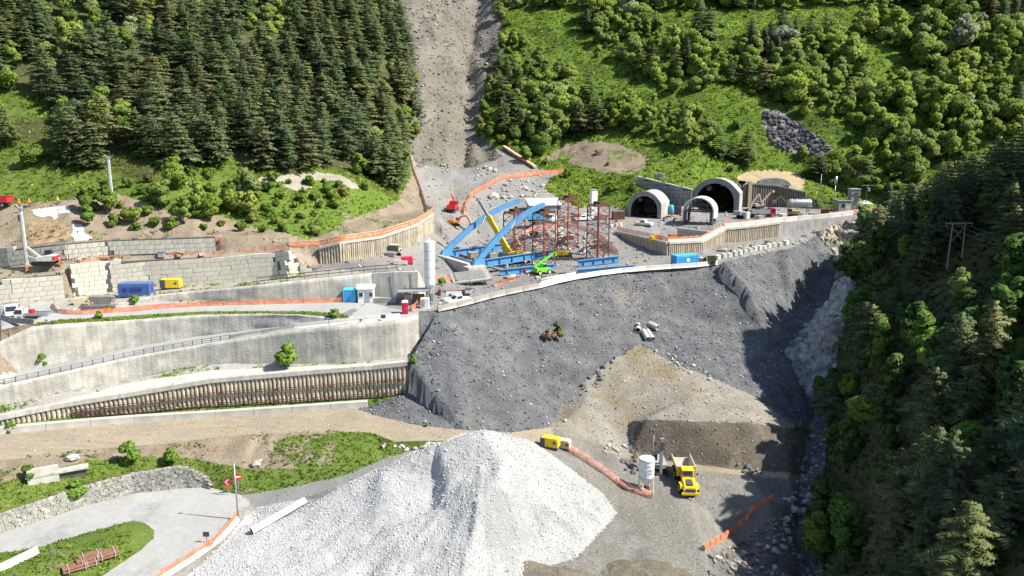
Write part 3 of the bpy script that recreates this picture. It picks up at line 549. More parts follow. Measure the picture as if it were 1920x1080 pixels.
def copy_tree(o, parent=None):
    c = o.copy(); COL.objects.link(c); c.parent = parent
    for ch in list(o.children): copy_tree(ch, c)
    return c
class Path:
    """polyline with arc length; z given by two height profiles"""
    def __init__(s, B, T=None):
        s.B = B; s.T = T or B; s.L = [0]
        for a, b in zip(B, B[1:]): s.L.append(s.L[-1] + (b.xy - a.xy).length)
        s.len = s.L[-1]
    def at(s, t):
        t = min(max(t, 0), s.len)
        for i in range(len(s.B) - 1):
            if t <= s.L[i + 1] + 1e-9 or i == len(s.B) - 2:
                k = (t - s.L[i]) / max(1e-9, s.L[i + 1] - s.L[i]); a, b = s.B[i], s.B[i + 1]
                p = a.lerp(b, k); d = (b.xy - a.xy).normalized(); zt = s.T[i].z * (1 - k) + s.T[i + 1].z * k
                return p, d, Vector((d.y, -d.x)), zt
def path(name): return Path(LINES[name + '_base'], LINES[name + '_top'])
def off(p, n, d, z=None): return Vector((p.x + n.x * d, p.y + n.y * d, p.z if z is None else z))
M_CONC = mat('concrete', (.34,.33,.30), .9, var=.18, scale=.9, bump=.25, bscale=6, streak=.3)
M_CONCP = mat('pale_concrete', (.47,.455,.41), .9, var=.14, scale=.8, bump=.25, bscale=6, streak=.22)
M_CONCW = mat('white_concrete', (.62,.61,.58), .9, var=.1, scale=1.2, bump=.15, bscale=6, streak=.2)
M_BLOCK = mat('concrete_block', (.48,.46,.39), .92, var=.1, scale=1.1, bump=.3, bscale=9, obj_var=.06)
M_BLOCKD = mat('weathered_block', (.41,.4,.345), .92, var=.2, scale=.7, bump=.3, bscale=9, obj_var=.07, streak=.3)
M_SHOT = mat('shotcrete', (.35,.34,.3), .95, col2=(.5,.485,.435), scale=.4, bump=.8, bscale=3.5, streak=.25, coord='World')
M_PILE = mat('bored_pile_concrete', (.36,.31,.23), .95, col2=(.54,.49,.39), scale=2.2, bump=.9, bscale=7, obj_var=.15)
M_SOILDK = mat('dark_soil_backing', (.13,.105,.075), .97, var=.3, scale=2, bump=.8)
M_STEELBR = mat('rusty_steel', (.07,.04,.03), .7, metal=.2, col2=(.14,.075,.05), scale=3)
M_STONE = mat('wall_stone', (.22,.215,.19), .95, col2=(.42,.41,.37), scale=1.5, bump=.5, coord='World')
M_ORNET = mat('orange_mesh', (.8,.17,.05), .8, col2=(.9,.32,.16), scale=1.2)
M_ORNETF = mat('faded_mesh', (.62,.24,.15), .85, col2=(.8,.5,.38), scale=.8)
M_WOOD = mat('raw_timber', (.34,.24,.14), .9, var=.25, scale=3)
M_REDST = mat('red_oxide_steel', (.16,.045,.035), .65, metal=.15, col2=(.25,.085,.06), scale=2)
M_BLUE = mat('blue_paint_steel', (.075,.235,.45), .45, col2=(.11,.29,.52), scale=.6, spec=.5)
M_YEL = mat('yellow_paint', (.5,.37,.06), .5, col2=(.74,.5,.02), scale=1.3, spec=.4, lo=.3, hi=.5)
M_WHITE = mat('white_paint', (.56,.55,.52), .45, col2=(.72,.72,.71), lo=.3, hi=.48, scale=1.2, spec=.5)
M_GREYP = mat('grey_paint', (.3,.31,.32), .5, var=.12, scale=1.5, spec=.4)
M_DKGREY = mat('dark_grey_metal', (.08,.082,.085), .5, var=.2, scale=3)
M_BLACK = mat('black_rubber', (.018,.018,.018), .85, var=.3, scale=4)
M_GLASS = mat('vehicle_glass', (.025,.035,.045), .08, var=.1, scale=1, spec=.8)
M_RED = mat('red_paint', (.5,.03,.035), .45, var=.1, scale=1.5, spec=.5)
M_MAG = mat('magenta_paint', (.62,.015,.09), .45, var=.08, scale=1.5, spec=.4)
M_GREEN = mat('green_paint', (.14,.42,.04), .4, col2=(.15,.58,.03), lo=.3, hi=.5, scale=1.5, spec=.5)
M_ORANGE = mat('orange_paint', (.62,.18,.03), .5, var=.12, scale=1.5)
M_SKYB = mat('container_blue', (.05,.29,.6), .5, var=.12, scale=.8)
M_NAVYB = mat('container_navy', (.085,.15,.36), .55, var=.18, scale=.8)
M_LBLUE = mat('light_blue_paint', (.08,.42,.72), .5, var=.1, scale=.8)
M_STEEL = mat('galvanised_steel', (.42,.44,.46), .4, metal=.6, var=.12, scale=2)
M_TAN = mat('tan_paint', (.5,.44,.31), .6, var=.1, scale=1.5)
M_BROWNP = mat('brown_sheet', (.19,.1,.07), .7, var=.2, scale=1.5)
# ------------------------------------------------------------------ retaining walls
def strip_wall(name, label, pth, material, front=.3, zpad=.0, du=.9, nv=7, amp=.12, cap=None, t0=0, t1=None, cat='retaining wall', foot=.4, capname='coping', seed=0, smooth=True):
    t1 = pth.len if t1 is None else t1
    n = max(2, int((t1 - t0) / du)); o0 = pth.at((t0 + t1) / 2)[0]
    root = thing(name, label, cat, o0)
    b = MB(); g = []
    for i in range(n + 1):
        p, d, nn, zt = pth.at(t0 + (t1 - t0) * i / n); zb = p.z - foot; row = []
        for j in range(nv + 1):
            k = j / nv; z = zb + (zt + zpad - zb) * k
            a = amp * (fbm(np.array([t0 + (t1-t0)*i/n]), np.array([z * 1.7]), 3.0, 4, 20 + seed)[0]) if 0 < k < 1 else 0
            q = off(p, nn, front * (1 - .6 * k) + a, z) - o0; row.append(len(b.v)); b.v.append(tuple(q))
        q = off(p, nn, -.7, zt + zpad) - o0; row.append(len(b.v)); b.v.append(tuple(q)); g.append(row)
    for i in range(n):
        for j in range(nv + 1): b.f.append((g[i][j], g[i + 1][j], g[i + 1][j + 1], g[i][j + 1]))
    b.f.append(tuple(g[0])); b.f.append(tuple(g[n][::-1]))
    b.build('face', material, root, smooth=smooth)
    if cap:
        c = MB(); w_, h_, fr = cap
        nseg = max(1, int((t1 - t0) / 1.5))
        ring = []
        for i in range(nseg + 1):
            p, d, nn, zt = pth.at(t0 + (t1 - t0) * i / nseg); zt += zpad
            ring.append([off(p, nn, fr, zt - .03) - o0, off(p, nn, fr, zt + h_) - o0, off(p, nn, fr - w_, zt + h_) - o0, off(p, nn, fr - w_, zt - .03) - o0])
        for i in range(nseg):
            vs = ring[i] + ring[i + 1]; c.add(vs, [(0,4,5,1),(1,5,6,2),(2,6,7,3)] + ([(0,1,2,3)] if i == 0 else []) + ([(7,6,5,4)] if i == nseg - 1 else []))
        c.build(capname, M_CONCP, root)
    return root
strip_wall('shotcrete_wall', 'tall pale shotcrete retaining wall between the upper road and the sloping road', path('shot1'), M_SHOT, .35, amp=.27, nv=9)
strip_wall('shotcrete_wall', 'pale shotcrete wall below the sloping road, right above the pile wall ledge', path('shot2'), M_SHOT, .35, amp=.27, nv=9, seed=5)
pb = path('berm')
strip_wall('shotcrete_wall', 'low weathered shotcrete wall above the orange fence and the blue storage box', pb, M_SHOT, .3, amp=.28, t1=pb.L[5], seed=9)
r = strip_wall('concrete_abutment_wall', 'smooth grey cast concrete wall behind the white cabin and silo', pb, M_CONCP, .45, amp=.02, t0=pb.L[5] + .02, nv=3, smooth=False)
# grey joints on the cast wall
for k in (.33, .62):
    p, d, nn, zt = pb.at(pb.L[5] + (pb.len - pb.L[5]) * k); o0 = Vector(r.location)
    MB().bar(off(p, nn, .5, p.z) - o0, off(p, nn, .32, zt) - o0, .09, .05).build('joint', M_DKGREY, r)
# ---- dry stone wall by the hairpin
ps = path('stone'); o0 = ps.at(ps.len / 2)[0]
root = thing('dry_stone_wall', 'curved dry stone retaining wall along the hairpin bend', 'stone wall', o0)
b = MB(); n = 60; g = []
for i in range(n + 1):
    p, d, nn, zt = ps.at(ps.len * i / n); g.append([off(p, nn, .25, p.z - .3) - o0, off(p, nn, .05, zt) - o0, off(p, nn, -.6, zt) - o0])
for i in range(n): b.add(g[i] + g[i + 1], [(0,3,4,1),(1,4,5,2)])
b.build('core', M_SOILDK, root)
b = MB(); t = 0
for row in range(7):
    t = random.random() * .4
    while t < ps.len:
        L = random.uniform(.35, .85); p, d, nn, zt = ps.at(t + L / 2); H = zt - p.z; h = H / 7
        if H > .5:
            z = p.z + h * (row + .5); q = off(p, nn, .3 - .2 * row / 7 + random.uniform(-.06, .08), z) - o0
            M = Matrix((Vector((d.x, d.y, 0)), Vector((-nn.x, -nn.y, 0)), Vector((0, 0, 1)))).transposed() @ Matrix.Rotation(random.uniform(-.12, .12), 3, 'Y')
            i0 = len(b.v); b.box(q, (L * .95, .4, h * random.uniform(.85, 1.05)), M=M)
            for k in range(i0, len(b.v)): b.v[k] = tuple(c + random.uniform(-.06, .06) for c in b.v[k])
        t += L
tag(b.build('stones', M_STONE, root), kind='stuff')
# ---- block walls
def block_wall(name, label, pth, material, bl=(1.0, 2.1), bh=.95, t0=0, t1=None, topcut=None, front=.35, seed=1, crest=True):
    rr = random.Random(seed); t1 = pth.len if t1 is None else t1; o0 = pth.at((t0 + t1) / 2)[0]
    root = thing(name, label, 'block wall', o0)
    me = MB().box((0, 0, 0), (1, 1, 1)).mesh('block', material, bevel=.02)
    core = MB(); n = max(2, int((t1 - t0) / 2)); g = []
    for i in range(n + 1):
        p, d, nn, zt = pth.at(t0 + (t1 - t0) * i / n); g.append([off(p, nn, front - .12, p.z - .3) - o0, off(p, nn, front - .2, zt - .15) - o0, off(p, nn, -.5, zt - .15) - o0])
    for i in range(n): core.add(g[i] + g[i + 1], [(0,3,4,1),(1,4,5,2)])
    core.build('core', M_DKGREY, root)
    zb0 = min(pth.at(t0 + (t1 - t0) * k / 20)[0].z for k in range(21)); cnt = 0
    row = 0
    while True:
        t = t0 + rr.random() * .9 * (row % 2); any_ = False
        while t < t1 - .3:
            L = min(rr.choice((bl[0], bl[1], bl[1], (bl[0] + bl[1]) / 2)), t1 - t); p, d, nn, zt = pth.at(t + L / 2)
            # courses follow the slope of the base
            z0 = p.z - .15 + row * bh
            if z0 + bh * .55 < zt and L > .35:
                any_ = True; q = off(p, nn, front - .5 - row * .012 + rr.uniform(-.03, .03), z0 + bh / 2) - o0
                slope = math.atan2(pth.at(t + L)[0].z - pth.at(t)[0].z, max(L, .1))
                inst('block', me, root, q, (0, -slope, math.atan2(d.y, d.x)), (L - .045, 1.0, bh - .04)); cnt += 1
            t += L
        row += 1
        if not any_ or row > 12: break
    print(name, cnt); return root
block_wall('block_wall', 'long pale concrete block wall behind the blue shipping container', path('block_a'), M_BLOCK, seed=3)
block_wall('block_wall', 'short concrete block wing wall below the tall drilling rig', path('block_a2'), M_BLOCK, seed=5)
block_wall('block_wall', 'upper concrete block wall on the terrace below the brush slope', path('block_b'), M_BLOCKD, seed=7)
# ---- pile walls
def pile_wall(name, label, pth, pitch, rad, material=M_PILE, t0=0, t1=None, cap=(.9, .7), walers=(), front=.15, capmat=M_CONCP, capz=0):
    t1 = pth.len if t1 is None else t1; o0 = pth.at((t0 + t1) / 2)[0]; root = thing(name, label, 'pile wall', o0)
    core = MB(); n = max(2, int((t1 - t0) / 1.5)); g = []
    for i in range(n + 1):
        p, d, nn, zt = pth.at(t0 + (t1 - t0) * i / n); g.append([off(p, nn, .1, p.z - .5) - o0, off(p, nn, .1, zt) - o0, off(p, nn, -.5, zt) - o0])
    for i in range(n): core.add(g[i] + g[i + 1], [(0,3,4,1),(1,4,5,2)])
    core.build('soil_backing', M_SOILDK, root)
    mes = []
    for k in range(4):
        q = MB(); prof = []
        for j in range(6): prof.append((rad * random.uniform(.82, 1.12), j / 5))
        q.lathe(prof, n=7); mes.append(q.mesh('pile', material, smooth=True))
    t = t0 + pitch / 2; c = 0
    while t < t1:
        p, d, nn, zt = pth.at(t); H = zt - p.z + .5
        if zt - p.z > .25: inst('pile', random.choice(mes), root, off(p, nn, front, p.z - .5) - o0, (0, 0, random.random() * 6), (random.uniform(.9, 1.1), random.uniform(.9, 1.1), H)); c += 1
        t += pitch
    if cap:
        cb = MB(); ring = []
        ns = max(2, int((t1 - t0) / 1.5))
        for i in range(ns + 1):
            p, d, nn, zt = pth.at(t0 + (t1 - t0) * i / ns); zt += capz
            ring.append([off(p, nn, front + rad + .15, zt) - o0, off(p, nn, front + rad + .15, zt + cap[1]) - o0, off(p, nn, front + rad + .15 - cap[0], zt + cap[1]) - o0, off(p, nn, front + rad + .15 - cap[0], zt) - o0])
        for i in range(ns): cb.add(ring[i] + ring[i + 1], [(0,4,5,1),(1,5,6,2),(2,6,7,3),(3,7,4,0)] + ([(0,1,2,3)] if i == 0 else []) + ([(7,6,5,4)] if i == ns - 1 else []))
        cb.build('capping_beam', capmat, root)
    for fr, seglen in walers:
        t = t0 + 1
        while t < t1 - .5:
            e = min(t + seglen, t1 - .2); p, d, nn, zt = pth.at(t); p2, d2, n2, zt2 = pth.at(e)
            if zt - p.z > 1.6 or fr > .9:
                za = p.z + (zt - p.z) * fr; zb_ = p2.z + (zt2 - p2.z) * fr; a = off(p, nn, front + rad + .22, za) - o0; b2 = off(p2, n2, front + rad + .22, zb_) - o0
                w = MB(); w.bar(a + Vector((0,0,.17)), b2 + Vector((0,0,.17)), .18, .09).bar(a - Vector((0,0,.17)), b2 - Vector((0,0,.17)), .18, .09)
                m = (a + b2) / 2; w.box(m + Vector((nn.x * .12, nn.y * .12, 0)), (.3, .26, .42), math.atan2(d.y, d.x)); w.build('waler', M_STEELBR, root)
            t = e + .02
    print(name, c); return root
pl_ = path('pile_low')
pile_wall('bored_pile_wall', 'long bored pile wall with two rusty waler beams above the dirt track', pl_, .72, .34, cap=(1.3, .75), walers=((.52, 3.1), (.06, 3.1)), t0=pl_.L[1])
pile_wall('bored_pile_wall', 'curved bored pile wall behind the road roller, orange fence on its crest', path('pile_d'), .62, .27, cap=(.9, .45))
pile_wall('bored_pile_wall', 'shaded pile wall on the ramp side of the tunnel terrace pit', path('pile_e'), .6, .25, cap=(.8, .5))
pf = path('pile_f')
pile_wall('bored_pile_wall', 'sunlit pile wall under the front edge of the tunnel terrace', pf, .62, .26, cap=(.9, .55), t1=pf.L[4])
# wall at the right foot of the scree gully
W3 = Path([D(1003,322,277.5), D(945,300,292)], [D(1003,314,277.5), D(945,276,292)])
pile_wall('bored_pile_wall', 'dark pile wall with red mesh on top at the foot of the scree gully', W3, .8, .3, cap=(1.2, .6), capmat=M_ORNETF)
# ------------------------------------------------------------------ barriers, fences, guardrails
def seg_mesh(prof, material, name, L=1.0, bevel=0):
    """profile (y,z) extruded along x, centred"""
    b = MB(); n = len(prof)
    vs = [(-L/2, y, z) for y, z in prof] + [(L/2, y, z) for y, z in prof]
    b.add(vs, [tuple(range(n)), tuple(range(2*n-1, n-1, -1))] + [(i, i+n, (i+1) % n + n, (i+1) % n) for i in range(n)]); return b.mesh(name, material, bevel=bevel)
JERSEY = [(-.3,0),(-.3,.08),(-.14,.38),(-.09,.95),(.09,.95),(.14,.38),(.3,.08),(.3,0)]
ME_J = seg_mesh(JERSEY, M_CONCW, 'concrete_barrier', bevel=.015)
ME_JG = seg_mesh(JERSEY, M_CONC, 'concrete_barrier_grey', bevel=.015)
ME_BOXW = seg_mesh([(-.55,-.2),(-.55,.95),(.55,.95),(.55,-.2)], M_CONCP, 'parapet_block', bevel=.02)
ME_RAILW = seg_mesh([(-.22,-.3),(-.22,1.05),(.22,1.05),(.22,-.3)], M_CONCW, 'parapet', bevel=.02)
def along(pts, L, me, name, labelf, cat, group, gap=.06, scy=1.0, scz=1.0, zoff=0.0, dens=6):
    """place straight pieces end to end along ground points"""
    P = Path(pts); t = 0; k = 0; out = []
    n = max(1, round(P.len / L)); L = P.len / n
    for k in range(n):
        a = P.at(k * L)[0]; b = P.at((k + 1) * L)[0]; m = (a + b) / 2; d = b - a
        o = bpy.data.objects.new(name, me); COL.objects.link(o)
        o.location = (m.x, m.y, m.z + zoff); o.rotation_euler = (0, -math.atan2(d.z, d.xy.length), math.atan2(d.y, d.x)); o.scale = (d.length - gap, scy, scz)
        tag(o, labelf(k, n), cat, group, 'thing'); out.append(o)
    return out
def hits(pts, dz=0): return [hit(u, v) + Vector((0, 0, dz)) for u, v in pts]
ORD = ['first','second','third','fourth','fifth','sixth','seventh','eighth','ninth','tenth','eleventh','twelfth','thirteenth','fourteenth','fifteenth','sixteenth','seventeenth','eighteenth','nineteenth','twentieth']
def nth(k): return ORD[k] if k < len(ORD) else 'number %d' % (k + 1)
edge = [Z(b[0], b[1] + 1, b[2]) for b in BARR]
along(edge[1:6], 5.2, ME_JG, 'concrete_barrier', lambda k, n: f'grey concrete barrier on the embankment crest, {nth(k)} counted from the white silo', 'barrier', 'barriers along the embankment crest', scz=1.15, scy=1.3)
along(edge[5:], 6.0, ME_J, 'concrete_barrier', lambda k, n: f'white concrete barrier on the embankment crest, {nth(k)} from the bright blue container leftwards' if False else f'bright white concrete barrier on the embankment crest, {nth(n-1-k)} counted from the bright blue container', 'barrier', 'barriers along the embankment crest', scz=1.1, scy=1.2)
along([p + Vector((0, 0, .05)) for p in LINES['barrier_base'][1:]], 6.2, ME_BOXW, 'parapet_block', lambda k, n: f'wide pale concrete parapet block beside the dirt track, {nth(k)} from the left edge', 'parapet', 'parapet blocks along the dirt track')
along(hits([(-14,1078),(28,1052),(72,1036)]), 4.4, ME_J, 'concrete_barrier', lambda k, n: f'white concrete barrier at the grass island in the bottom left corner, {nth(k)} from the left', 'barrier', 'barriers at the hairpin island', scy=1.1)
along(hits([(4,598),(22,605),(66,608)]), 2.1, ME_JG, 'concrete_barrier', lambda k, n: f'grey concrete barrier in front of the parked white trucks, {nth(k)} from the left', 'barrier', 'barriers in front of the parked trucks')
along([LINES['shot2_top'][i] + Vector((0, .5, 0)) for i in (6, 7, 8)], 5.5, ME_J, 'concrete_barrier', lambda k, n: f'white barrier on top of the shotcrete wall beside the dark asphalt, {nth(k)} from the left', 'barrier', 'barriers beside the asphalt apron', scy=1.0)
along([LINES['shot2_top'][5] + Vector((0, .5, 0)), LINES['shot2_top'][6] + Vector((0, .5, 0))], 6.5, ME_JG, 'concrete_barrier', lambda k, n: f'low grey barrier where the guardrail of the sloping road ends, {nth(k)} from the left', 'barrier', 'barriers on the sloping road', scz=.8)
along([LINES['hair_right'][i] + Vector((.5, 0, 0)) for i in range(1, 7)], 5.0, ME_J, 'concrete_barrier', lambda k, n: f'pale barrier under the orange net beside the hairpin, {nth(k)} from the lamp post', 'barrier', 'barriers under the hairpin net', scz=.7)
pp = [LINES['pile_f_top'][i] for i in range(2, 8)]
along([p + Vector((0, .35, .55 if i < 3 else .1)) for i, p in enumerate(pp)], 5.2, ME_RAILW, 'concrete_parapet', lambda k, n: f'white concrete parapet panel on the tunnel terrace edge, {nth(k)} from the pit', 'parapet', 'parapet panels of the tunnel terrace', scz=1.1)
along([p + Vector((-.1,.3,.5)) for p in LINES['pile_f_top'][:3]], 5, ME_RAILW, 'concrete_parapet', lambda k, n: f'pale parapet beam along the sunlit side of the terrace pit, {nth(k)} from the corner', 'parapet', 'parapet of the pit', scz=.5)
# row of concrete cubes
ME_CUBE = MB().box((0,0,.55), (1.15,1.15,1.1)).mesh('concrete_cube', mat('cube_concrete', (.5,.5,.47), .9, var=.15, scale=1.3, bump=.2, obj_var=.15), bevel=.04)
cub = [(1316,491),(1345,486),(1357,484),(1367,482),(1377,480),(1386,477.5),(1396,475),(1405,473),(1414,470.5),(1423,468.5),(1432,467),(1441,465),(1451,463.5),(1462,462),(1473,459)]
for k, (u, v) in enumerate(cub):
    p = hit(u, v); o = bpy.data.objects.new('concrete_cube', ME_CUBE); COL.objects.link(o); o.location = p; o.rotation_euler = (0, 0, .5 + random.uniform(-.2, .2)); o.scale = (1.1, 1.1, random.uniform(.9, 1.15))
    tag(o, f'white concrete cube on the embankment shoulder, {nth(k)} from the bright blue container', 'concrete block', 'row of concrete cubes', 'thing')
def mesh_alpha(name, c1, c2, a):
    m = mat(name, c1, .8, col2=c2, scale=.9); n = m.node_tree.nodes; l = m.node_tree.links
    tr = n.new('ShaderNodeBsdfTransparent'); mx = n.new('ShaderNodeMixShader'); g = n.new('ShaderNodeNewGeometry')
    nz = n.new('ShaderNodeTexNoise'); nz.inputs['Scale'].default_value = 9; nz.inputs['Detail'].default_value = 2; l.new(g.outputs['Position'], nz.inputs['Vector'])
    mr = n.new('ShaderNodeMapRange'); mr.inputs['From Min'].default_value = .4; mr.inputs['From Max'].default_value = .6; mr.inputs['To Min'].default_value = max(0, a - .25); mr.inputs['To Max'].default_value = min(1, a + .25); l.new(nz.outputs['Fac'], mr.inputs['Value'])
    l.new(mr.outputs[0], mx.inputs[0]); l.new(n['Principled BSDF'].outputs[0], mx.inputs[1]); l.new(tr.outputs[0], mx.inputs[2]); l.new(mx.outputs[0], n['Material Output'].inputs['Surface']); return m
M_NET = mesh_alpha('orange_safety_net', (.6,.13,.055), (.75,.3,.17), .25)
M_NETF = mesh_alpha('faded_safety_net', (.58,.18,.12), (.74,.43,.34), .36)
def fence(label, pts, h=1.1, step=2.4, material=None, post=M_WOOD, sag=.12, rails=0, lean=0.0, name='safety_fence', railmat=None):
    P = Path(pts); o0 = P.at(0)[0]; root = thing(name, label, 'fence', o0)
    n = max(2, int(P.len / .7)); b = MB(); rr = random.Random(len(label))
    for i in range(n + 1):
        t = P.len * i / n; p, d, nn, zt = P.at(t); k = abs(math.sin(math.pi * t / step)); jz = rr.uniform(-.06, .06)
        w = rr.uniform(-.1, .1)
        for z, dw in ((.02, w), (h * .5, -w * .7), (h - sag * k + jz, w + lean)): b.v.append(tuple(off(p, nn, dw, p.z + z) - o0))
    for i in range(n):
        for j in range(2): b.f.append((i*3+j, (i+1)*3+j, (i+1)*3+j+1, i*3+j+1))
    if material: b.build('netting', material, root, smooth=True)
    m = max(1, int(P.len / step)); pm = MB().cyl((0,0,-.25), (0,0,h + .12), .045, n=5).mesh('post', post)
    for i in range(m + 1):
        p, d, nn, zt = P.at(P.len * i / m); inst('post', pm, root, p - o0, (rr.uniform(-.06, .06), rr.uniform(-.06, .06), 0))
    for k in range(rails):
        q = MB(); zr = h * (k + 1) / rails - .05
        for i in range(m):
            a = P.at(P.len * i / m)[0]; c = P.at(P.len * (i + 1) / m)[0]; q.bar(a - o0 + Vector((0,0,zr)), c - o0 + Vector((0,0,zr)), .06, .14)
        q.build('rail', railmat or post, root)
    return root
fence('orange net fence curving round the timber stacks along the upper road', hits([(103,570),(101,578),(106,586),(125,590),(160,590),(230,585),(300,579),(375,574),(480,571),(560,569),(640,567)]), 1.0, material=M_NET)
fence('faded red net fence on top of the long block wall', [p + Vector((0,.8,.0)) for p in LINES['block_a_top'][:7]], 1.25, 2.6, M_NETF, M_STEELBR)
fd = LINES['pile_d_top']; 
fence('long orange and timber railing on the curved pile wall, climbing beside the scree', hits([(545,464)]) + [p + Vector((0,.6,.45)) for p in fd] + [p for p in LINES['fence_up']], 1.3, 2.0, M_NET, M_TAN, rails=2, railmat=mat('pale_board', (.58,.42,.3), .9))
fence('orange net fence along the gravel road below the scree gully', [p + Vector((.3,-.3,0)) for p in LINES['bank_fence']], 1.5, 3, M_NET)
fence('pinkish red net fence round the boulder bowl behind the lattice towers', [p for p in LINES['bowl_top']], 1.2, 2.5, M_NETF)
fence('crumpled red net fence from the yellow generator down to the small silo', hits([(1046,838),(1075,853),(1110,876),(1150,905),(1185,924),(1222,936)]), 1.15, 2.4, M_NETF, lean=-.7)
fence('bright orange net fence at the edge of the yard beside the gorge', hits([(1450,940),(1430,950),(1412,962),(1392,985),(1372,1003),(1345,1020),(1321,1034)]), 1.2, 2.0, M_NET, lean=.2)
fence('orange net strung along the outside of the hairpin bend', [p + Vector((.35,0,.4)) for p in LINES['hair_right'][1:]], 1.0, 2.2, M_NET)
fence('orange net fence on the shaded edge of the terrace pit', [p + Vector((0.2,.3,.5)) for p in LINES['pile_e_top']], 1.2, 2, M_NETF)
fence('orange net fence on the sunlit edge of the terrace pit', [p + Vector((0,.8,.55)) for p in LINES['pile_f_top'][:3]], 1.2, 2, M_NET)
fence('orange net behind the white parapet in front of the tunnels', [p + Vector((0,1.2,.6)) for p in LINES['pile_f_top'][2:5]], 1.4, 2.5, M_NET)
fence('faded net fence beside the pumping house at the terrace end', hits([(1535,404),(1575,402),(1610,398),(1655,393)]), 1.1, 2.5, M_NETF)
fence('sagging orange net across the platform beside the concrete slab', hits([(815,524),(850,527),(880,533),(900,530)]), 1.0, 2.2, M_NET)
fence('short orange net lying on the platform beside the green telehandler', hits([(925,537),(948,531),(974,524)]), 1.0, 2.0, M_NET, lean=.4)
fence('orange net in front of the red portable toilet', hits([(772,584),(778,580),(783,574)]), 1.3, 1.2, M_NET)
fence('orange net leaning over the low concrete wall left of the hairpin', hits([(133,886),(150,880),(163,876)]), .9, 1.5, M_NET)
# guardrail of the sloping road
g = [p + Vector((0,.25,0)) for p in LINES['shot2_top'][:6]]
P = Path(g); o0 = P.at(0)[0]; root = thing('guardrail', 'two rail steel guardrail along the sloping road on the left', 'guardrail', o0)
for zr in (.45, .85):
    q = MB()
    for i in range(40):
        a = P.at(P.len*i/40)[0] - o0; c = P.at(P.len*(i+1)/40)[0] - o0; q.bar(a + Vector((0,0,zr)), c + Vector((0,0,zr)), .06, .16)
    q.build('rail', M_STEEL, root)
pm = MB().box((0,0,.4), (.1,.1,1.1)).mesh('post', M_STEELBR)
for i in range(26): inst('post', pm, root, P.at(P.len*i/25)[0] - o0)
g = hits([(600,516),(640,511),(690,505),(740,500),(790,498)])
fence('rusty steel hand railing on the crest of the weathered shotcrete wall', [LINES['berm_top'][i] + Vector((0,.5,0)) for i in (3,4,5,6)], 1.3, 2.2, None, M_STEELBR, rails=2, name='hand_railing')
# ------------------------------------------------------------------ bridge under assembly
A0 = Vector((-7.95,178,0)); A1 = Vector((-16.4,191,0)); BX = Vector((.84,.54,0)).normalized()
BY = Vector((-BX.y, BX.x, 0)); PZ = 25.1
def arch(label, base, t_end, z0, z1, crown):
    root = thing('bridge_arch', label, 'bridge arch', (base.x, base.y, z0), math.atan2(BX.y, BX.x), 'blue bridge arch ribs')
    b = MB(); n = 16; H = z1 - z0; rows = []
    for i in range(n + 1):
        k = i / n; x = t_end * k; zc = H * (1 - (1 - k) ** 2 * 0.62 - (1 - k) * .38)
        dz = H * (2 * (1 - k) * .62 + .38) / t_end; nx, nz = -dz, 1; L = math.hypot(nx, nz); nx /= L; nz /= L; hh = .68 - .14 * k
        rows.append((x, zc, nx * hh, nz * hh))
    def seg(i0, i1, nm):
        q = MB()
        for i in range(i0, i1):
            x, z, a, c = rows[i]; x2, z2, a2, c2 = rows[i + 1]; w = .45
            vs = [(x-a,-w,z-c),(x-a,w,z-c),(x+a,w,z+c),(x+a,-w,z+c),(x2-a2,-w,z2-c2),(x2-a2,w,z2-c2),(x2+a2,w,z2+c2),(x2+a2,-w,z2+c2)]
            q.add(vs, [(0,4,5,1),(1,5,6,2),(2,6,7,3),(3,7,4,0)] + ([(0,1,2,3)] if i == i0 else []) + ([(7,6,5,4)] if i == i1 - 1 else []))
        return q.build(nm, M_BLUE, root)
    seg(0, 8, 'arch_segment'); seg(8, n, 'arch_segment')
    x, z, a, c = rows[8]; f = MB(); M = Matrix.Rotation(-math.atan2(a, c) * -1, 3, 'Y')
    f.box((x, 0, z), (.16, 1.45, 2.0), M=Matrix.Rotation(-math.atan2(-a, c), 3, 'Y').inverted()); f.build('splice_plate', M_WHITE, root)
    ft = MB().prism([(-1.6,-1.2),(1.9,-1.2),(1.7,.4),(.6,1.0),(-.8,.6)], -.5, .5); ft.build('foot_bracket', M_BLUE, root)
    return root
arch('near blue steel half arch with its foot on the white concrete abutment', A0, 18.6, 28.3, 40.4, 0)
arch('far blue steel half arch rising behind the yellow crane boom', A1, 21.6, 28.3, 39.8, 0)
def ibeam(b, a, c, w, h, tf=.08, up=(0,0,1)):
    a = Vector(a); c = Vector(c); b.bar(a, c, tf * .9, h - 2 * tf); z = Vector((0,0,h/2 - tf/2)); b.bar(a + z, c + z, w, tf); b.bar(a - z, c - z, w, tf); return b
def girder(label, a, c, h=1.5, w=.7, stiff=4, group='blue steel girders', nm='steel_girder', m=M_BLUE):
    a = Vector(a); c = Vector(c); root = thing(nm, label, 'girder', a, group=group); d = c - a
    ibeam(MB(), (0,0,h/2), d + Vector((0,0,h/2)), w, h, .1).build('beam', m, root)
    for i in range(stiff):
        k = (i + .5) / stiff; nrm = Vector((d.y, -d.x, 0)).normalized(); MB().box(d * k + Vector((0,0,h/2)), (.06, w * .9, h - .22), math.atan2(d.y, d.x)).build('stiffener', m, root)
    return root
def bp(base, t, s, z): q = base + BX * t + BY * s; return Vector((q.x, q.y, z))
girder('blue tie girder from the white abutment under the near arch', bp(A0, .8, 0, 26.9), bp(A0, 21.5, 0, 27.6), 1.7, .8, 6)
girder('dark blue tie girder of the far arch beside the crane', bp(A1, 1, 0, 27.0), bp(A1, 19, 0, 27.6), 1.7, .8, 5)
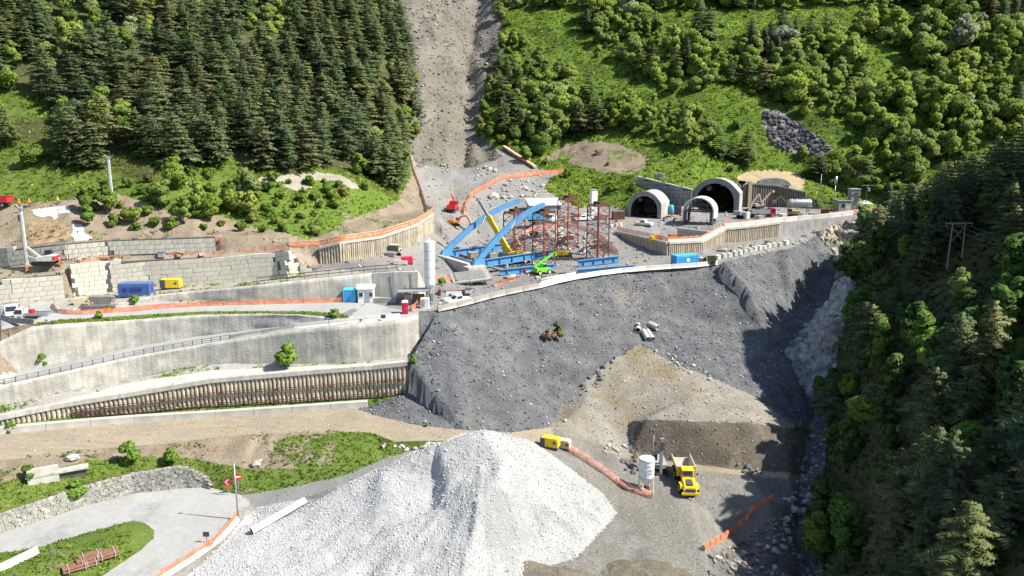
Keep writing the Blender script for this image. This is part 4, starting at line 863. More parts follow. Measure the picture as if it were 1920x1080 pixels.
for k in range(5):
    girder(f'brown cross beam between the arch feet, {nth(k)} from the abutment', bp(A0, .8 + 2.6*k, 1, 27.2), bp(A0, .8 + 2.6*k, 14.6, 27.3), .5, .35, 0, 'cross beams of the bridge deck', 'cross_beam', M_REDST if k % 2 else M_BLUE)
def gl(u0, v0, u1, v1, label, h=1.2, dz=.15):
    girder(label, hit(u0, v0) + Vector((0,0,dz)), hit(u1, v1) + Vector((0,0,dz)), h, .8, 4)
gl(1084,501,1160,492,'blue girder lying in front of the rightmost lattice tower',1.5)
gl(1082,512,1190,503,'thin blue girder lying right behind the white barriers',.7)
gl(937,517,1040,506,'blue girder lying on the ground behind the green telehandler',1.3)
gl(962,511,1030,503,'dark red topped girder lying behind the telehandler girder',.9)
# long pale pipes on trestles by the barrier
for k, dv in enumerate((0, 5)):
    a = hit(1013, 531 + dv) + Vector((0,0,.7)); c = hit(1078, 519 + dv) + Vector((0,0,.7)); rt = thing('steel_pipe', f'long pale steel tube on red trestles behind the white barriers, {"far" if k == 0 else "near"} one', 'pipe', a, group='pale tubes on trestles')
    MB().cyl((0,0,0), c - a, .38, n=12).build('tube', M_CONCW, rt, smooth=True)
    for q in (.08, .9): MB().box((c - a) * q - Vector((0,0,.5)), (.5,.9,.5), .3).build('trestle', M_REDST, rt)
# abutment
ang = math.atan2(BX.y, BX.x)
root = thing('bridge_abutment', 'pale concrete bridge abutment carrying the arch feet', 'abutment', (A0.x, A0.y, PZ - .4), ang)
MB().box((-.6,7.2,1.35), (3.4,17.5,2.7)).build('base_block', M_CONCP, root, bevel=.05)
MB().box((-1.2,-.9,2.15), (4.8,2.6,1.5)).build('bearing_block', M_CONCP, root, bevel=.05)
MB().box((-1.9,8.2,2.95), (.8,15.5,.5)).build('back_wall', M_CONCP, root, bevel=.03)
# inclined concrete slab with gravel
s0 = hit(868, 535); root = thing('concrete_slab', 'tilted concrete slab heaped with grey gravel in front of the abutment', 'slab', s0, .25)
MB().box((2.2,2.6,1.3), (8.6,5.2,.4), M=Matrix.Rotation(R(14), 3, 'X') @ Matrix.Rotation(R(-4), 3, 'Y')).build('slab', M_CONC, root, bevel=.04)
MB().box((2.0,2.8,1.62), (7.2,4.4,.28), taper=.85, M=Matrix.Rotation(R(14), 3, 'X') @ Matrix.Rotation(R(-4), 3, 'Y')).build('gravel_heap', G['work_platform'], root)
for x in (-1,2,5): MB().box((x,.9,.5), (.5,.5,1.4)).build('support', M_CONC, root)
# lattice towers
def tower(label, base, t, H, zb=PZ):
    p = base + BX * t; root = thing('lattice_tower', label, 'tower', (p.x, p.y, zb), ang + .15, 'red lattice towers'); W = 1.95
    for sx in (-1, 1):
        for sy in (-1, 1): MB().bar((sx*W,sy*W,0), (sx*W,sy*W,H), .22).build('leg', M_REDST, root)
    nb = 6
    for k in range(nb):
        z0 = H * k / nb; z1 = H * (k + 1) / nb; q = MB(); r_ = MB()
        for sgn in (-1, 1):
            q.bar((-W,sgn*W,z0), (W,sgn*W,z1), .075).bar((W,sgn*W,z0), (-W,sgn*W,z1), .075).bar((sgn*W,-W,z0), (sgn*W,W,z1), .075).bar((sgn*W,W,z0), (sgn*W,-W,z1), .075)
            r_.bar((-W,sgn*W,z1), (W,sgn*W,z1), .12).bar((sgn*W,-W,z1), (sgn*W,W,z1), .12)
        q.build('cross_brace', M_REDST, root); r_.build('ring_beam', M_REDST, root)
    MB().box((0,-.9,H+.3), (5,.5,.6)).box((0,.9,H+.3), (5,.5,.6)).build('head_beam', M_STEELBR, root)
    MB().box((0,0,H+.85), (1.6,2.2,.5)).box((1.2,.6,H+1.3), (.6,.6,.6)).build('saddle', M_STEELBR, root)
    MB().box((0,0,H*.25), (4.6,.5,.5)).box((0,1.2,H*.27), (4.6,.4,.4)).build('lower_platform', M_STEELBR, root)
tower('red lattice tower carrying the tip of the far arch', A1, 20.2, 11.6)
tower('red lattice tower carrying the tip of the near arch', A0, 18.6, 13.2)
tower('tall red lattice tower in front of the white shed end', A1, 37.4, 14.2)
tower('rightmost red lattice tower behind the lying blue girder', A0, 35.2, 14.0)
# ------------------------------------------------------------------ tunnel portals
def vec2(a, b): return math.atan2(b.y - a.y, b.x - a.x)
def face_ang(u0, v0, u1, v1): return vec2(hit(u0, v0), hit(u1, v1))
AX = Vector((.42, .9, 0)).normalized(); FX_ = Vector((AX.y, -AX.x, 0)); PANG = math.atan2(FX_.y, FX_.x)   # local x = along the front, y = into the hill
M_PORT = mat('portal_concrete', (.27,.265,.26), .9, var=.14, scale=.7, bump=.2, streak=.25)  # grey of the shaded portal fronts, put into the concrete colour
M_PORTW = mat('portal_pale', (.36,.355,.335), .9, col2=(.54,.53,.5), scale=.6, streak=.4)  # paler copy for the barrels, their sunlit tops put into the colour
M_LINING = mat('tunnel_lining', (.05,.05,.055), .9, var=.2, scale=.5)  # near black: darkness inside the tunnel put into the lining colour
M_DARKIN = mat('shade_black', (.012,.012,.014), 1.0, var=.1)  # black standing in for the shade inside pipes
def arch_pts(r, zc, n=16): return [(r * math.cos(math.pi * i / n), zc + r * math.sin(math.pi * i / n)) for i in range(n + 1)]
def portal(label, c, ri, zc, outer, depth, skin):
    root = thing('tunnel_portal', label, 'tunnel portal', c, PANG)
    inner = [(ri, -.3)] + arch_pts(ri, zc) + [(-ri, -.3)]
    def ring(y0, y1, out, nm, m, cap=True):
        b = MB(); n = len(inner)
        for y in (y0, y1):
            b.v += [(x, y, z) for x, z in inner] + [(x, y, z) for x, z in out]
        for i in range(n - 1):
            if cap: b.f.append((i, i + 1, n + i + 1, n + i))
            b.f.append((n + i, n + i + 1, 3 * n + i + 1, 3 * n + i))
            b.f.append((i, 2 * n + i, 2 * n + i + 1, i + 1))
        b.f += [(0, n, 3 * n, 2 * n), (n - 1, 3 * n - 1, 4 * n - 1, 2 * n - 1)][:1]
        return b.build(nm, m, root, smooth=False)
    o1 = outer(inner); ring(0, .9, o1, 'portal_frame', M_PORT)
    o2 = outer(inner, .25); ring(.9, depth, o2, 'barrel', skin, False)
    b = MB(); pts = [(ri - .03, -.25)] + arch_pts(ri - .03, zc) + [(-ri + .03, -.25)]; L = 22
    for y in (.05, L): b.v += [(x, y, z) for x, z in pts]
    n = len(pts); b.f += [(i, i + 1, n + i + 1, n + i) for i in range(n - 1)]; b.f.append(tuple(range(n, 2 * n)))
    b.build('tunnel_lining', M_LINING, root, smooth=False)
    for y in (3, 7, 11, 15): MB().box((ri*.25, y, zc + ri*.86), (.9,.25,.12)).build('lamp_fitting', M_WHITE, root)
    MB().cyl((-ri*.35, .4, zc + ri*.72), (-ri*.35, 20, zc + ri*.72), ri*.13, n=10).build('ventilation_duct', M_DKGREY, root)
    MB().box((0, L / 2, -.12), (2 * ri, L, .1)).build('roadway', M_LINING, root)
    return root
def poly_outer(w, hs, hc):
    def f(inner, shrink=0):
        W = w - shrink; H = hc - shrink; out = []
        for x, z in inner:
            a = math.atan2(max(z, 0), x); 
            if z <= hs * .5: out.append((math.copysign(W, x), z)); continue
            # outline: vertical sides, sloped shoulders, rounded crown
            k = abs(x) / max(abs(q[0]) for q in inner); out.append((math.copysign(W * min(1, k * 1.02), x), hs + (H - hs) * (1 - k ** 2.2) if k < .999 else hs))
        return out
    return f
PC1 = hit(1207, 408); PC1.z = 31.0
portal('smaller left tunnel portal with a polygonal concrete frame', PC1, 4.1, 2.5, poly_outer(5.3, 4.2, 8.1), 11, M_PORTW)
PC2 = hit(1339, 398); PC2.z = 31.3
portal('large right tunnel portal with a wide rounded concrete collar', PC2, 6.0, 3.2, poly_outer(7.6, 6.0, 10.8), 7.5, M_PORTW)
CUTS.extend([(PC1, 4.0, 6.7, FX_, AX, 23), (PC2, 5.9, 9.2, FX_, AX, 23)])
# headwall and wing wall with big blocks
M_SHADEB = mat('shaded_portal_stone', (.2,.195,.185), .95, col2=(.3,.29,.27), scale=.8, bump=.5, obj_var=.18, streak=.35)  # headwall shade put into the colour, darker copy of the wing wall stone
def panel_wall(name, label, a, b, zb, zta, ztb, bl, bh, material, cat='retaining wall', th=1.0, seed=1):
    rr = random.Random(seed); a = Vector(a); b = Vector(b); L = (b - a).xy.length; an = math.atan2(b.y - a.y, b.x - a.x); root = thing(name, label, cat, (a.x, a.y, zb), an)
    me = MB().box((0,0,0), (1,1,1)).mesh('block', material, bevel=.025)
    MB().prism([(0,-.5),(L,-.5),(L,ztb-zb),(0,zta-zb)], .15, th).build('core', M_DKGREY, root)
    row = 0
    while row * bh < max(zta, ztb) - zb - .2:
        x = -rr.random() * bl * .6 * (row % 2)
        while x < L:
            l = rr.choice((bl, bl * .7, bl * 1.3)); x0 = max(0, x); x1 = min(L, x + l); xm = (x0 + x1) / 2; top = zta + (ztb - zta) * xm / L - zb
            if x1 - x0 > .4 and (row + .55) * bh < top: inst('block', me, root, (xm, .1 + rr.uniform(-.06, .06), (row + .5) * bh), (0,0,0), (x1 - x0 - .06, .6, bh - .05))
            x += l
        row += 1
    c = MB(); sl = math.atan2(ztb - zta, L); c.bar((-.2, .35, zta - zb + .12), (L + .2, .35, ztb - zb + .12), 1.3, .35); c.build('coping', M_CONCP, root)
    return root
K = D(1196, 336, 255.5); K2 = K + FX_ * 17.5
panel_wall('portal_headwall', 'dark block headwall behind the left tunnel portal', (K.x, K.y, 0), (K2.x, K2.y, 0), 31, 42.2, 38.6, 2.4, 1.25, M_SHADEB, seed=4)
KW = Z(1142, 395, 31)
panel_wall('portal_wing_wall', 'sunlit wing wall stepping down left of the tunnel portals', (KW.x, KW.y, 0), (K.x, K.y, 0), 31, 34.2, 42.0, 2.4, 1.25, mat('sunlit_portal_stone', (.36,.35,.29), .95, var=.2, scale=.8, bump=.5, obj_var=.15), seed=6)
# sign above the headwall
sp = D(1236, 340, 259); root = thing('company_sign', 'white company sign board above the tunnel headwall', 'sign', sp, PANG - .35)
MB().box((0,0,1.9), (3.7,.12,1.5)).build('board', M_WHITE, root)
for x in (-1.4, 1.4): MB().box((x,.1,.2), (.12,.12,2.4)).build('post', M_STEEL, root)
def text_part(s, size, loc, material, root, rot=(math.pi/2, 0, 0), nm='lettering'):
    cu = bpy.data.curves.new(nm, 'FONT'); cu.body = s; cu.size = size; cu.align_x = 'CENTER'; cu.align_y = 'CENTER'; cu.extrude = .008
    t = bpy.data.objects.new('tmp', cu); COL.objects.link(t); dg = bpy.context.evaluated_depsgraph_get(); me = bpy.data.meshes.new_from_object(t.evaluated_get(dg)); bpy.data.objects.remove(t)
    me.materials.clear(); me.materials.append(material); o = bpy.data.objects.new(nm, me); COL.objects.link(o); o.parent = root; o.location = loc; o.rotation_euler = rot; return o
M_INK = mat('dark_blue_ink', (.03,.04,.1), .6, var=.05)
text_part('Eur', .95, (-1.05,-.075,1.9), M_INK, root); text_part('Gio', .95, (1.1,-.075,1.9), M_INK, root)
q = MB()
for i in range(20):
    a = 2*math.pi*i/20; c = 2*math.pi*(i+1)/20
    q.add([(.5*math.cos(a),-.075,1.9+.5*math.sin(a)),(.5*math.cos(c),-.075,1.9+.5*math.sin(c)),(.27*math.cos(c),-.075,1.9+.27*math.sin(c)),(.27*math.cos(a),-.075,1.9+.27*math.sin(a))], [(0,1,2,3)])
q.build('emblem', M_INK, root)
# third portal: pile headwall with arch crown
W4 = Path(LINES['pile_g_base'][1:4], LINES['pile_g_top'][1:4])
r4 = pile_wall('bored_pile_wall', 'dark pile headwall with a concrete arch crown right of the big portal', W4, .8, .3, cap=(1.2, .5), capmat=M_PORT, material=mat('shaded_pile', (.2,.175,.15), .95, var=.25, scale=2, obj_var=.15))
p, d, nn, zt = W4.at(W4.len * .47); q = MB(); o0 = Vector(r4.location)
pts = [(5.6 * math.cos(math.pi * i / 18), 2.6 * math.sin(math.pi * i / 18)) for i in range(19)]
M4 = Matrix((Vector((d.x, d.y, 0)), Vector((-nn.x, -nn.y, 0)), Vector((0, 0, 1)))).transposed()
q.prism(pts, 0, 3.0, M=M4, c=Vector((p.x, p.y, zt + .1)) - o0); q.build('arch_crown', M_PORT, r4)
for k, (t, w_) in enumerate(((.4, .9),)):
    p, d, nn, zt = W4.at(t); MB().box(off(p, nn, .9, (p.z + zt) / 2 + .4) - o0, (1.1, 1.4, zt - p.z + 1.4), math.atan2(d.y, d.x)).build('end_pillar', M_TAN, r4)
# formwork carriage
fp = hit(1308, 421); root = thing('formwork_carriage', 'white arched tunnel formwork carriage in front of the big portal', 'formwork', fp, PANG)
for nm, ro, y0, y1, m in (('shell', 4.6, -.2, 5.5, M_WHITE),):
    b = MB(); n = 20
    for y in (y0, y1):
        for rr_ in (ro, ro - .35): b.v += [(rr_ * math.cos(math.pi * i / n), y, 3.6 + rr_ * math.sin(math.pi * i / n) * .92) for i in range(n + 1)]
    N = n + 1
    for i in range(n): b.f += [(i, i+1, N+i+1, N+i), (i, 2*N+i, 2*N+i+1, i+1), (N+i, N+i+1, 3*N+i+1, 3*N+i), (2*N+i, 3*N+i, 3*N+i+1, 2*N+i+1)]
    b.build(nm, m, root, smooth=False)
for s in (-1, 1):
    for y in (.3, 5): MB().box((s*3.7, y, 1.8), (.7,.6,3.9)).build('leg', M_DKGREY, root)
    MB().box((s*3.9, 2.6, .35), (1.0,6.4,.7)).build('sill_beam', M_DKGREY, root); MB().box((s*4.4, 2.6, 3.0), (.3,5.8,2.2)).build('side_shutter', M_WHITE, root)
b = MB()
for y in (.4, 5):
    b.box((0,y,3.7), (8.2,.4,.4)).bar((-3.7,y,3.7), (0,y,7.4), .25).bar((3.7,y,3.7), (0,y,7.4), .25).bar((-2.4,y,3.7), (-2.6,y,6.4), .2).bar((2.4,y,3.7), (2.6,y,6.4), .2).bar((0,y,3.7), (0,y,7.4), .2).box((0,y,5.6), (5.6,.25,.25))
b.build('truss', M_DKGREY, root)
# concrete upstand in the pit and rebar
a = hit(1270, 440); c = hit(1333, 441); 
panel_wall('pit_wall', 'white block wall in the pit below the formwork carriage', (a.x, a.y, 0), (c.x, c.y, 0), min(a.z, c.z) - .2, 30.2, 30.2, 1.4, 1.1, M_BLOCK, 'block wall', seed=8)
# ------------------------------------------------------------------ buildings and cabins
def cabin(name, label, p, an, L, W, H, wall_m, roof_m, cat, roof='flat', door=None, windows=(), group=None, ribs=False, trim=None):
    root = thing(name, label, cat, p, an, group)
    MB().box((0,0,H/2), (L,W,H)).build('wall_panels' if not ribs else 'body', wall_m, root, bevel=.03)
    if ribs:
        rb = MB(); n = int(L / .28)
        for i in range(n): rb.box((-L/2 + (i+.5)*L/n, -W/2 - .03, H/2), (.12,.07,H*.84)).box((-L/2 + (i+.5)*L/n, W/2 + .03, H/2), (.12,.07,H*.84))
        for i in range(int(W/.28)): rb.box((L/2 + .03, -W/2 + (i+.5)*.28, H/2), (.07,.12,H*.84)).box((-L/2 - .03, -W/2 + (i+.5)*.28, H/2), (.07,.12,H*.84))
        rb.build('corrugation', wall_m, root)
        for sx in (-1, 1):
            for sy in (-1, 1): MB().box((sx*(L/2-.05), sy*(W/2-.02), H/2), (.18,.2,H+.04)).build('corner_post', wall_m, root)
    if roof == 'flat': MB().box((0,0,H+.08), (L+.2,W+.2,.18)).build('roof', roof_m, root)
    elif roof == 'shed': MB().prism([(-W/2-.4,0),(W/2+.3,0),(W/2+.3,1.6),(-W/2-.4,.15)], -L/2-.3, L/2+.3, M=Matrix.Rotation(math.pi/2, 3, 'Z'), c=(0,0,H)).build('roof', roof_m, root)
    elif roof == 'gable': MB().prism([(-W/2-.25,0),(W/2+.25,0),(0,W*.28)], -L/2-.25, L/2+.25, M=Matrix.Rotation(math.pi/2, 3, 'Z'), c=(0,0,H)).build('roof', roof_m, root)
    if door: x, w_, h_ = door; MB().box((x,-W/2-.04,h_/2+.08), (w_,.08,h_)).build('door', trim or M_WHITE, root)
    for x, z, w_, h_ in windows:
        f = MB().box((x,-W/2-.04,z), (w_+.16,.07,h_+.16)).build('window', M_WHITE, root); MB().box((x,-W/2-.09,z), (w_,.06,h_)).build('pane', M_GLASS, f)
    return root
R0 = 0.0
AS = face_ang(640,566,700,566)
cabin('storage_box', 'bright blue metal storage box beside the white cabin', hit(655,567) + Vector((0,1.2,0)), AS + .02, 2.3,2.3,2.35, M_LBLUE, M_LBLUE, 'storage box', ribs=True, door=(-.4,.9,1.9), trim=M_SKYB)
cabin('site_cabin', 'white site cabin in front of the concrete wall', hit(685,568) + Vector((0,1.3,0)), AS + .06, 3.0,2.6,2.8, M_WHITE, M_WHITE, 'cabin', 'gable', door=(.35,.9,2.1), windows=((-.85,1.7,.7,.8),(1.1,1.7,.6,.8)), trim=M_GREYP)
CA = face_ang(222,560,280,553)
cb_ = cabin('shipping_container', 'dark blue ribbed shipping container in front of the long block wall', hit(251,557) + Vector((0,1.3,0)), CA, 6.0,2.44,2.55, M_NAVYB, M_NAVYB, 'container', 'none', ribs=True)
for x, w_ in ((-1.7,.9),(-.3,.9),(.9,1.3)): MB().box((x,-1.31,1.4), (w_,.02,.75)).build('painted_letters', mat('deep_blue_print', (.03,.05,.2), .6), cb_)
MB().box((0,0,2.6), (6.0,2.44,.1)).build('roof', M_NAVYB, cb_)
p = hit(238,548) + Vector((0,3.6,0)); root = thing('water_tank', 'light blue tank standing behind the dark blue container', 'tank', (p.x, p.y, 25.6 + 2.0), CA)
MB().lathe([(.0,-.0),(.75,.0),(.8,.4),(.8,1.4),(.6,1.75),(.2,1.85)], n=12).build('barrel', M_LBLUE, root, smooth=True); MB().box((0,0,-1.0), (1.6,1.4,2.0)).build('stand', M_STEEL, root); MB().box((1.0,0,.9), (.5,.8,.8)).build('pump', M_YEL, root)
C2 = face_ang(1259,500,1307,495); p = (hit(1262,501) + hit(1307,497)) / 2 + Vector((0,1.0,0))
c2 = cabin('shipping_container', 'bright blue shipping container at the right end of the white barriers', p, C2, 6.0,2.44,2.55, M_LBLUE, M_LBLUE, 'container', 'none', ribs=True); MB().box((0,0,2.6), (6.0,2.44,.1)).build('roof', M_LBLUE, c2); MB().box((.2,-1.31,1.5), (.9,.02,.8)).build('label_plate', M_WHITE, c2)
p = hit(1020,410); bshed = cabin('site_shed', 'white roofed long shed behind the lattice towers', p + Vector((0,4,0)), face_ang(992,409,1046,407) - .05, 9.6,6,3.9, M_GREYP, M_WHITE, 'shed', 'shed', windows=((3.2,1.6,1.2,.9),))  # white shed; the grey wall colour holds the shadow on its front
p = hit(1112,408); root = thing('dosing_tower', 'narrow tall white tower behind the rightmost lattice tower', 'tower', p, .3); MB().box((0,0,4.2), (1.9,1.9,8.4)).build('casing', M_WHITE, root, bevel=.05); MB().box((0,0,8.5), (2.1,2.1,.25)).build('lid', M_GREYP, root); MB().box((-1.2,0,1.2), (.8,1.4,2.4)).build('hopper', M_GREYP, root)
p = hit(1158,412); cabin('site_hut', 'reddish brown sheet metal hut beside the left tunnel portal', p + Vector((.3,1.2,0)), .12, 3.3,2.6,2.3, M_BROWNP, M_BROWNP, 'hut', ribs=True)
# pumping house with tower
p = hit(1592,398); ph = thing('pumping_house', 'small grey utility building with a square tower at the terrace end', 'building', p + Vector((0,1.6,0)), .05)
M_PLAST = mat('grey_render_wall', (.34,.32,.28), .9, var=.1, scale=1.2, streak=.25)
MB().box((-1.5,0,1.8), (4.2,3.6,3.6)).build('low_wing', M_PLAST, ph); MB().box((1.9,.2,3.6), (2.7,2.8,7.2)).build('tower', M_PLAST, ph)
MB().box((-1.5,0,3.7), (4.6,4.0,.22)).build('roof', M_GREYP, ph); MB().box((1.9,.2,7.3), (3.2,3.2,.2)).build('tower_roof', M_GREYP, ph)
dd = MB().box((-.7,-1.83,1.1), (1.5,.08,2.2)).build('double_door', mat('pale_blue_door', (.42,.55,.6), .5), ph); MB().box((-.7,-1.9,1.1), (.08,.06,.3)).build('handle', M_DKGREY, dd)
MB().box((1.9,-1.24,1.1), (1.0,.08,2.1)).build('door', M_WHITE, ph); MB().box((2.0,-1.24,6.0), (1.5,.08,.45)).build('vent_slot', M_DKGREY, ph)
MB().box((-2.2,-1.84,2.2), (.9,.08,1.0)).build('window', M_GLASS, ph)
p = hit(1624,397); gz_ = thing('open_shelter', 'small open shelter with a pale pyramid roof beside the utility building', 'shelter', p + Vector((0,1.5,0)), .1)
b = MB(); b.lathe([(2.5,2.5),(2.4,2.62),(.05,3.6)], n=4, M=Matrix.Rotation(math.pi/4, 3, 'Z')); b.build('roof', M_CONCW, gz_)
for sx in (-1,1):
    for sy in (-1,1): MB().box((sx*1.55,sy*1.55,1.25), (.14,.14,2.5)).build('post', M_WHITE, gz_)
MB().box((.2,.6,.7), (2.2,.6,1.4)).build('equipment', M_GREYP, gz_)
# horizontal steel tank on its frame
p = hit(1503,404); root = thing('pressure_tank', 'long silver cylindrical tank on a raised steel frame', 'tank', p + Vector((0,2.5,0)), -.02)
b = MB(); b.lathe([(.25,-3.7),(1.0,-3.5),(1.15,-3.0),(1.15,3.0),(1.0,3.5),(.25,3.7)], n=16, M=Matrix.Rotation(math.pi/2, 3, 'Y'), c=(0,0,3.6)); b.build('shell', M_STEEL, root, smooth=True)
for x in (-2.4,-.9,.9,2.4): b = MB(); b.lathe([(1.2,-.06),(1.2,.06)], n=16, M=Matrix.Rotation(math.pi/2, 3, 'Y'), c=(x,0,3.6)); b.build('band', M_WHITE, root)
for x in (-2.6,0,2.6):
    for y in (-.9,.9): MB().box((x,y,1.3), (.16,.16,2.6)).build('leg', M_GREYP, root)
MB().box((0,0,2.5), (7.6,2.2,.14)).build('deck', M_GREYP, root)
# poles
def pole(label, p, h, r=.13, head=None, m=M_STEEL, name='lamp_post'):
    root = thing(name, label, 'pole', p); MB().cyl((0,0,-.3), (0,0,h), r, r*.6, 8).build('shaft', m, root, smooth=True)
    if head == 'can': MB().cyl((0,0,h), (0,0,h+2.6), .42, .42, 10).build('antenna', M_STEEL, root, smooth=True)
    if head == 'lamp': MB().bar((0,0,h), (-.9,.2,h+.25), .08).build('arm', m, root); MB().box((-1.1,.25,h+.25), (.6,.25,.14)).build('lamp_head', M_GREYP, root)
    if head == 'cross': MB().bar((-2.0,0,h-.4), (2.2,0,h-.3), .16).build('crossarm', M_WOOD, root); MB().box((.5,-.2,h-1.6), (.7,.6,1.1)).build('transformer', M_GREYP, root)
    return root
pole('tall antenna mast beside the rock behind the silver tank', hit(1563,392), 8.0, .16, 'can', name='antenna_mast')
pole('thin grey post between the silver tank and the antenna mast', hit(1535,396), 12, .08, None, name='post')
pole('dark utility pole with a transformer in front of the open shelter', hit(1622,396), 8.5, .24, 'cross', mat('dark_wood_pole', (.1,.085,.07), .9), 'utility_pole')
pole('lamp post at the hairpin beside the white heap', hit(447,976), 8.6, .14, 'lamp')
pole('thin pole at the gate of the small silo yard', hit(1224,872), 5.4, .07, None, name='post')
# ------------------------------------------------------------------ silos
p = hit(806,572); root = thing('cement_silo', 'tall white cement silo at the corner of the platform', 'silo', p + Vector((0,1,0)))
MB().lathe([(.15,2.2),(.45,2.8),(1.04,4.0),(1.04,12.2),(.9,12.35),(.2,12.45)], n=20).build('shell', M_WHITE, root, smooth=False)
for z in (5.4,7.1,8.8,10.5): MB().lathe([(1.06,z),(1.06,z+.06)], n=20).build('seam_ring', M_GREYP, root)
MB().box((0,0,12.7), (.5,.5,.6)).build('filter', M_WHITE, root)
for a in (.8,2.37,3.94,5.5): MB().bar((0.95*math.cos(a),0.95*math.sin(a),0), (0.95*math.cos(a),0.95*math.sin(a),4.4), .16).build('leg', M_CONCP, root)
q = MB()
for a in (.8,2.37,3.94,5.5): q.bar((0.95*math.cos(a),0.95*math.sin(a),.4), (0.95*math.cos(a+1.57),0.95*math.sin(a+1.57),3.2), .07)
q.build('cross_brace', M_CONCP, root); MB().box((.2,0,1.4), (.9,.9,1.6)).build('screw_feeder', M_GREYP, root)
p = hit(1212,926); root = thing('mortar_silo', 'small white conical bottomed silo in the lower yard', 'silo', p + Vector((0,.6,0)), .2)
MB().lathe([(.12,1.1),(.25,1.15),(1.18,2.6),(1.22,2.7),(1.22,5.7),(1.18,5.85),(.3,5.95)], n=20).build('shell', M_WHITE, root)
for z in (2.72,5.5): MB().lathe([(1.25,z),(1.25,z+.12)], n=20).build('band', M_GREYP, root)
for z, w_, h_ in ((4.9,.7,.16),(4.2,1.1,.34),(3.7,1.0,.26)): MB().box((-.1,-1.2,z), (w_,.1,h_)).build('printed_line', mat('pale_blue_print', (.38,.4,.5), .6), root)
for a in (.8,2.37,3.94,5.5): MB().bar((1.3*math.cos(a),1.3*math.sin(a),0), (1.15*math.cos(a),1.15*math.sin(a),3.0), .13).build('leg', M_WHITE, root)
MB().box((0,0,.7), (.9,.7,.8)).build('mixer_pump', M_DKGREY, root)
# ------------------------------------------------------------------ generators, toilets, boxes
def genset(name, label, p, an, L, W, H, m, m2, cat='generator', wheels=False):
    root = thing(name, label, cat, p, an); MB().prism([(-L/2,.35),(L/2,.35),(L/2,H*.82),(L/2-.25,H),(-L/2+.15,H),(-L/2,H*.9)], -W/2, W/2).build('housing', m, root, bevel=.04)
    MB().box((-L/2+L*.13,0,H*.55), (L*.27,W+.03,H*.8)).build('grille', m2, root); MB().box((0,0,.2), (L*.95,W*.9,.35)).build('skid', M_DKGREY, root)
    MB().box((L*.3,-W/2-.02,H*.62), (.5,.04,.4)).build('control_door', M_DKGREY, root); return root
genset('compressor', 'yellow and grey towable compressor right of the dark blue container', hit(319,543) + Vector((0,.8,0)), CA, 3.9,1.8,2.1, M_YEL, M_DKGREY, 'compressor')
an = face_ang(1020,838,1042,845); genset('generator', 'yellow generator at the top of the yard ramp behind the white heap', hit(1031,843) + Vector((.1,.8,0)), an, 3.0,1.5,1.9, M_YEL, M_DKGREY)
genset('generator', 'cream coloured box generator beside the yellow one', hit(1058,845) + Vector((0,.7,0)), an, 2.2,1.4,1.7, M_TAN, M_TAN)
def toilet(label, p, an=0.0):
    root = thing('portable_toilet', label, 'toilet', p, an); MB().box((0,0,1.1), (1.15,1.15,2.2)).build('walls', M_MAG, root, bevel=.04); MB().lathe([(.85,2.2),(.8,2.35),(.3,2.55)], n=4, M=Matrix.Rotation(math.pi/4, 3, 'Z')).build('roof', M_WHITE, root)
    d_ = MB().box((0,-.6,1.05), (.8,.06,1.9)).build('door', mat('dark_red_door', (.42,.012,.06), .5), root); MB().box((.25,-.65,1.1), (.08,.05,.2)).build('latch', M_WHITE, d_)
toilet('red portable toilet beside the dark asphalt apron', hit(759,589) + Vector((0,.5,0)), .2)
p = hit(763,494); root = thing('fuel_box', 'magenta metal box on the ground beside the road roller', 'box', p, .2); MB().box((0,0,.85), (2.5,1.5,1.3)).build('body', M_MAG, root, bevel=.05); MB().box((0,0,.12), (2.6,1.6,.24)).build('skid', M_DKGREY, root); MB().box((-.9,-.77,.9), (.5,.05,1.0)).build('hatch', M_RED, root)
p = hit(745,496); root = thing('block_pair', 'pair of pale concrete blocks beside the magenta box', 'blocks', p, .2); MB().box((0,0,.5), (1.9,.9,1.0)).build('block', M_CONCP, root, bevel=.03); MB().box((1.6,.2,.35), (1.2,.9,.7)).build('block', M_CONCP, root, bevel=.03)
# mixing plant lean-to by the silo
p = hit(775,574); root = thing('mixing_station', 'roofed mixing station of brown panels under the white silo', 'mixing station', p + Vector((0,1.6,0)), AS)
MB().prism([(-2.9,2.6),(2.9,2.9),(2.9,3.1),(-2.9,2.8)], -1.7, 1.4).build('roof', M_GREYP, root); MB().box((.9,-.6,1.1), (2.4,.15,2.2)).build('brown_panel', M_BROWNP, root); MB().box((-1.2,0,1.2), (1.3,1.4,1.8)).build('mixer', M_GREYP, root); MB().box((-1.2,0,.2), (1.9,1.6,.4)).build('pallet', M_WOOD, root)
for x in (-2.6,.0,2.6): MB().box((x,-1.3,1.35), (.12,.12,2.7)).build('post', M_STEELBR, root)
p = hit(797,577); root = thing('switch_cabinet', 'white switch cabinet between the mixing station and the silo', 'cabinet', p, AS); MB().box((0,0,.95), (1.6,1.2,1.9)).build('case', M_WHITE, root, bevel=.03); MB().box((-.3,-.62,1.0), (.6,.04,1.4)).build('door', M_GREYP, root)
p = hit(851,560); root = thing('notice_board', 'white notice panel leaning by the platform wall', 'panel', p + Vector((0,.5,0)), AS + .1); MB().box((0,0,.75), (3.2,.15,1.3)).build('sheet', M_WHITE, root); MB().box((-1.2,.2,.5), (.1,.5,1.0)).build('brace', M_STEEL, root)
p = hit(722,568); root = thing('concrete_trough', 'long grey concrete block beside the white cabin', 'block', p + Vector((0,.5,0)), AS); MB().box((0,0,.5), (4.6,1.0,1.0)).build('body', M_CONC, root, bevel=.04); MB().box((0,0,1.0), (4.2,.6,.06)).build('recess', M_CONCP, root)
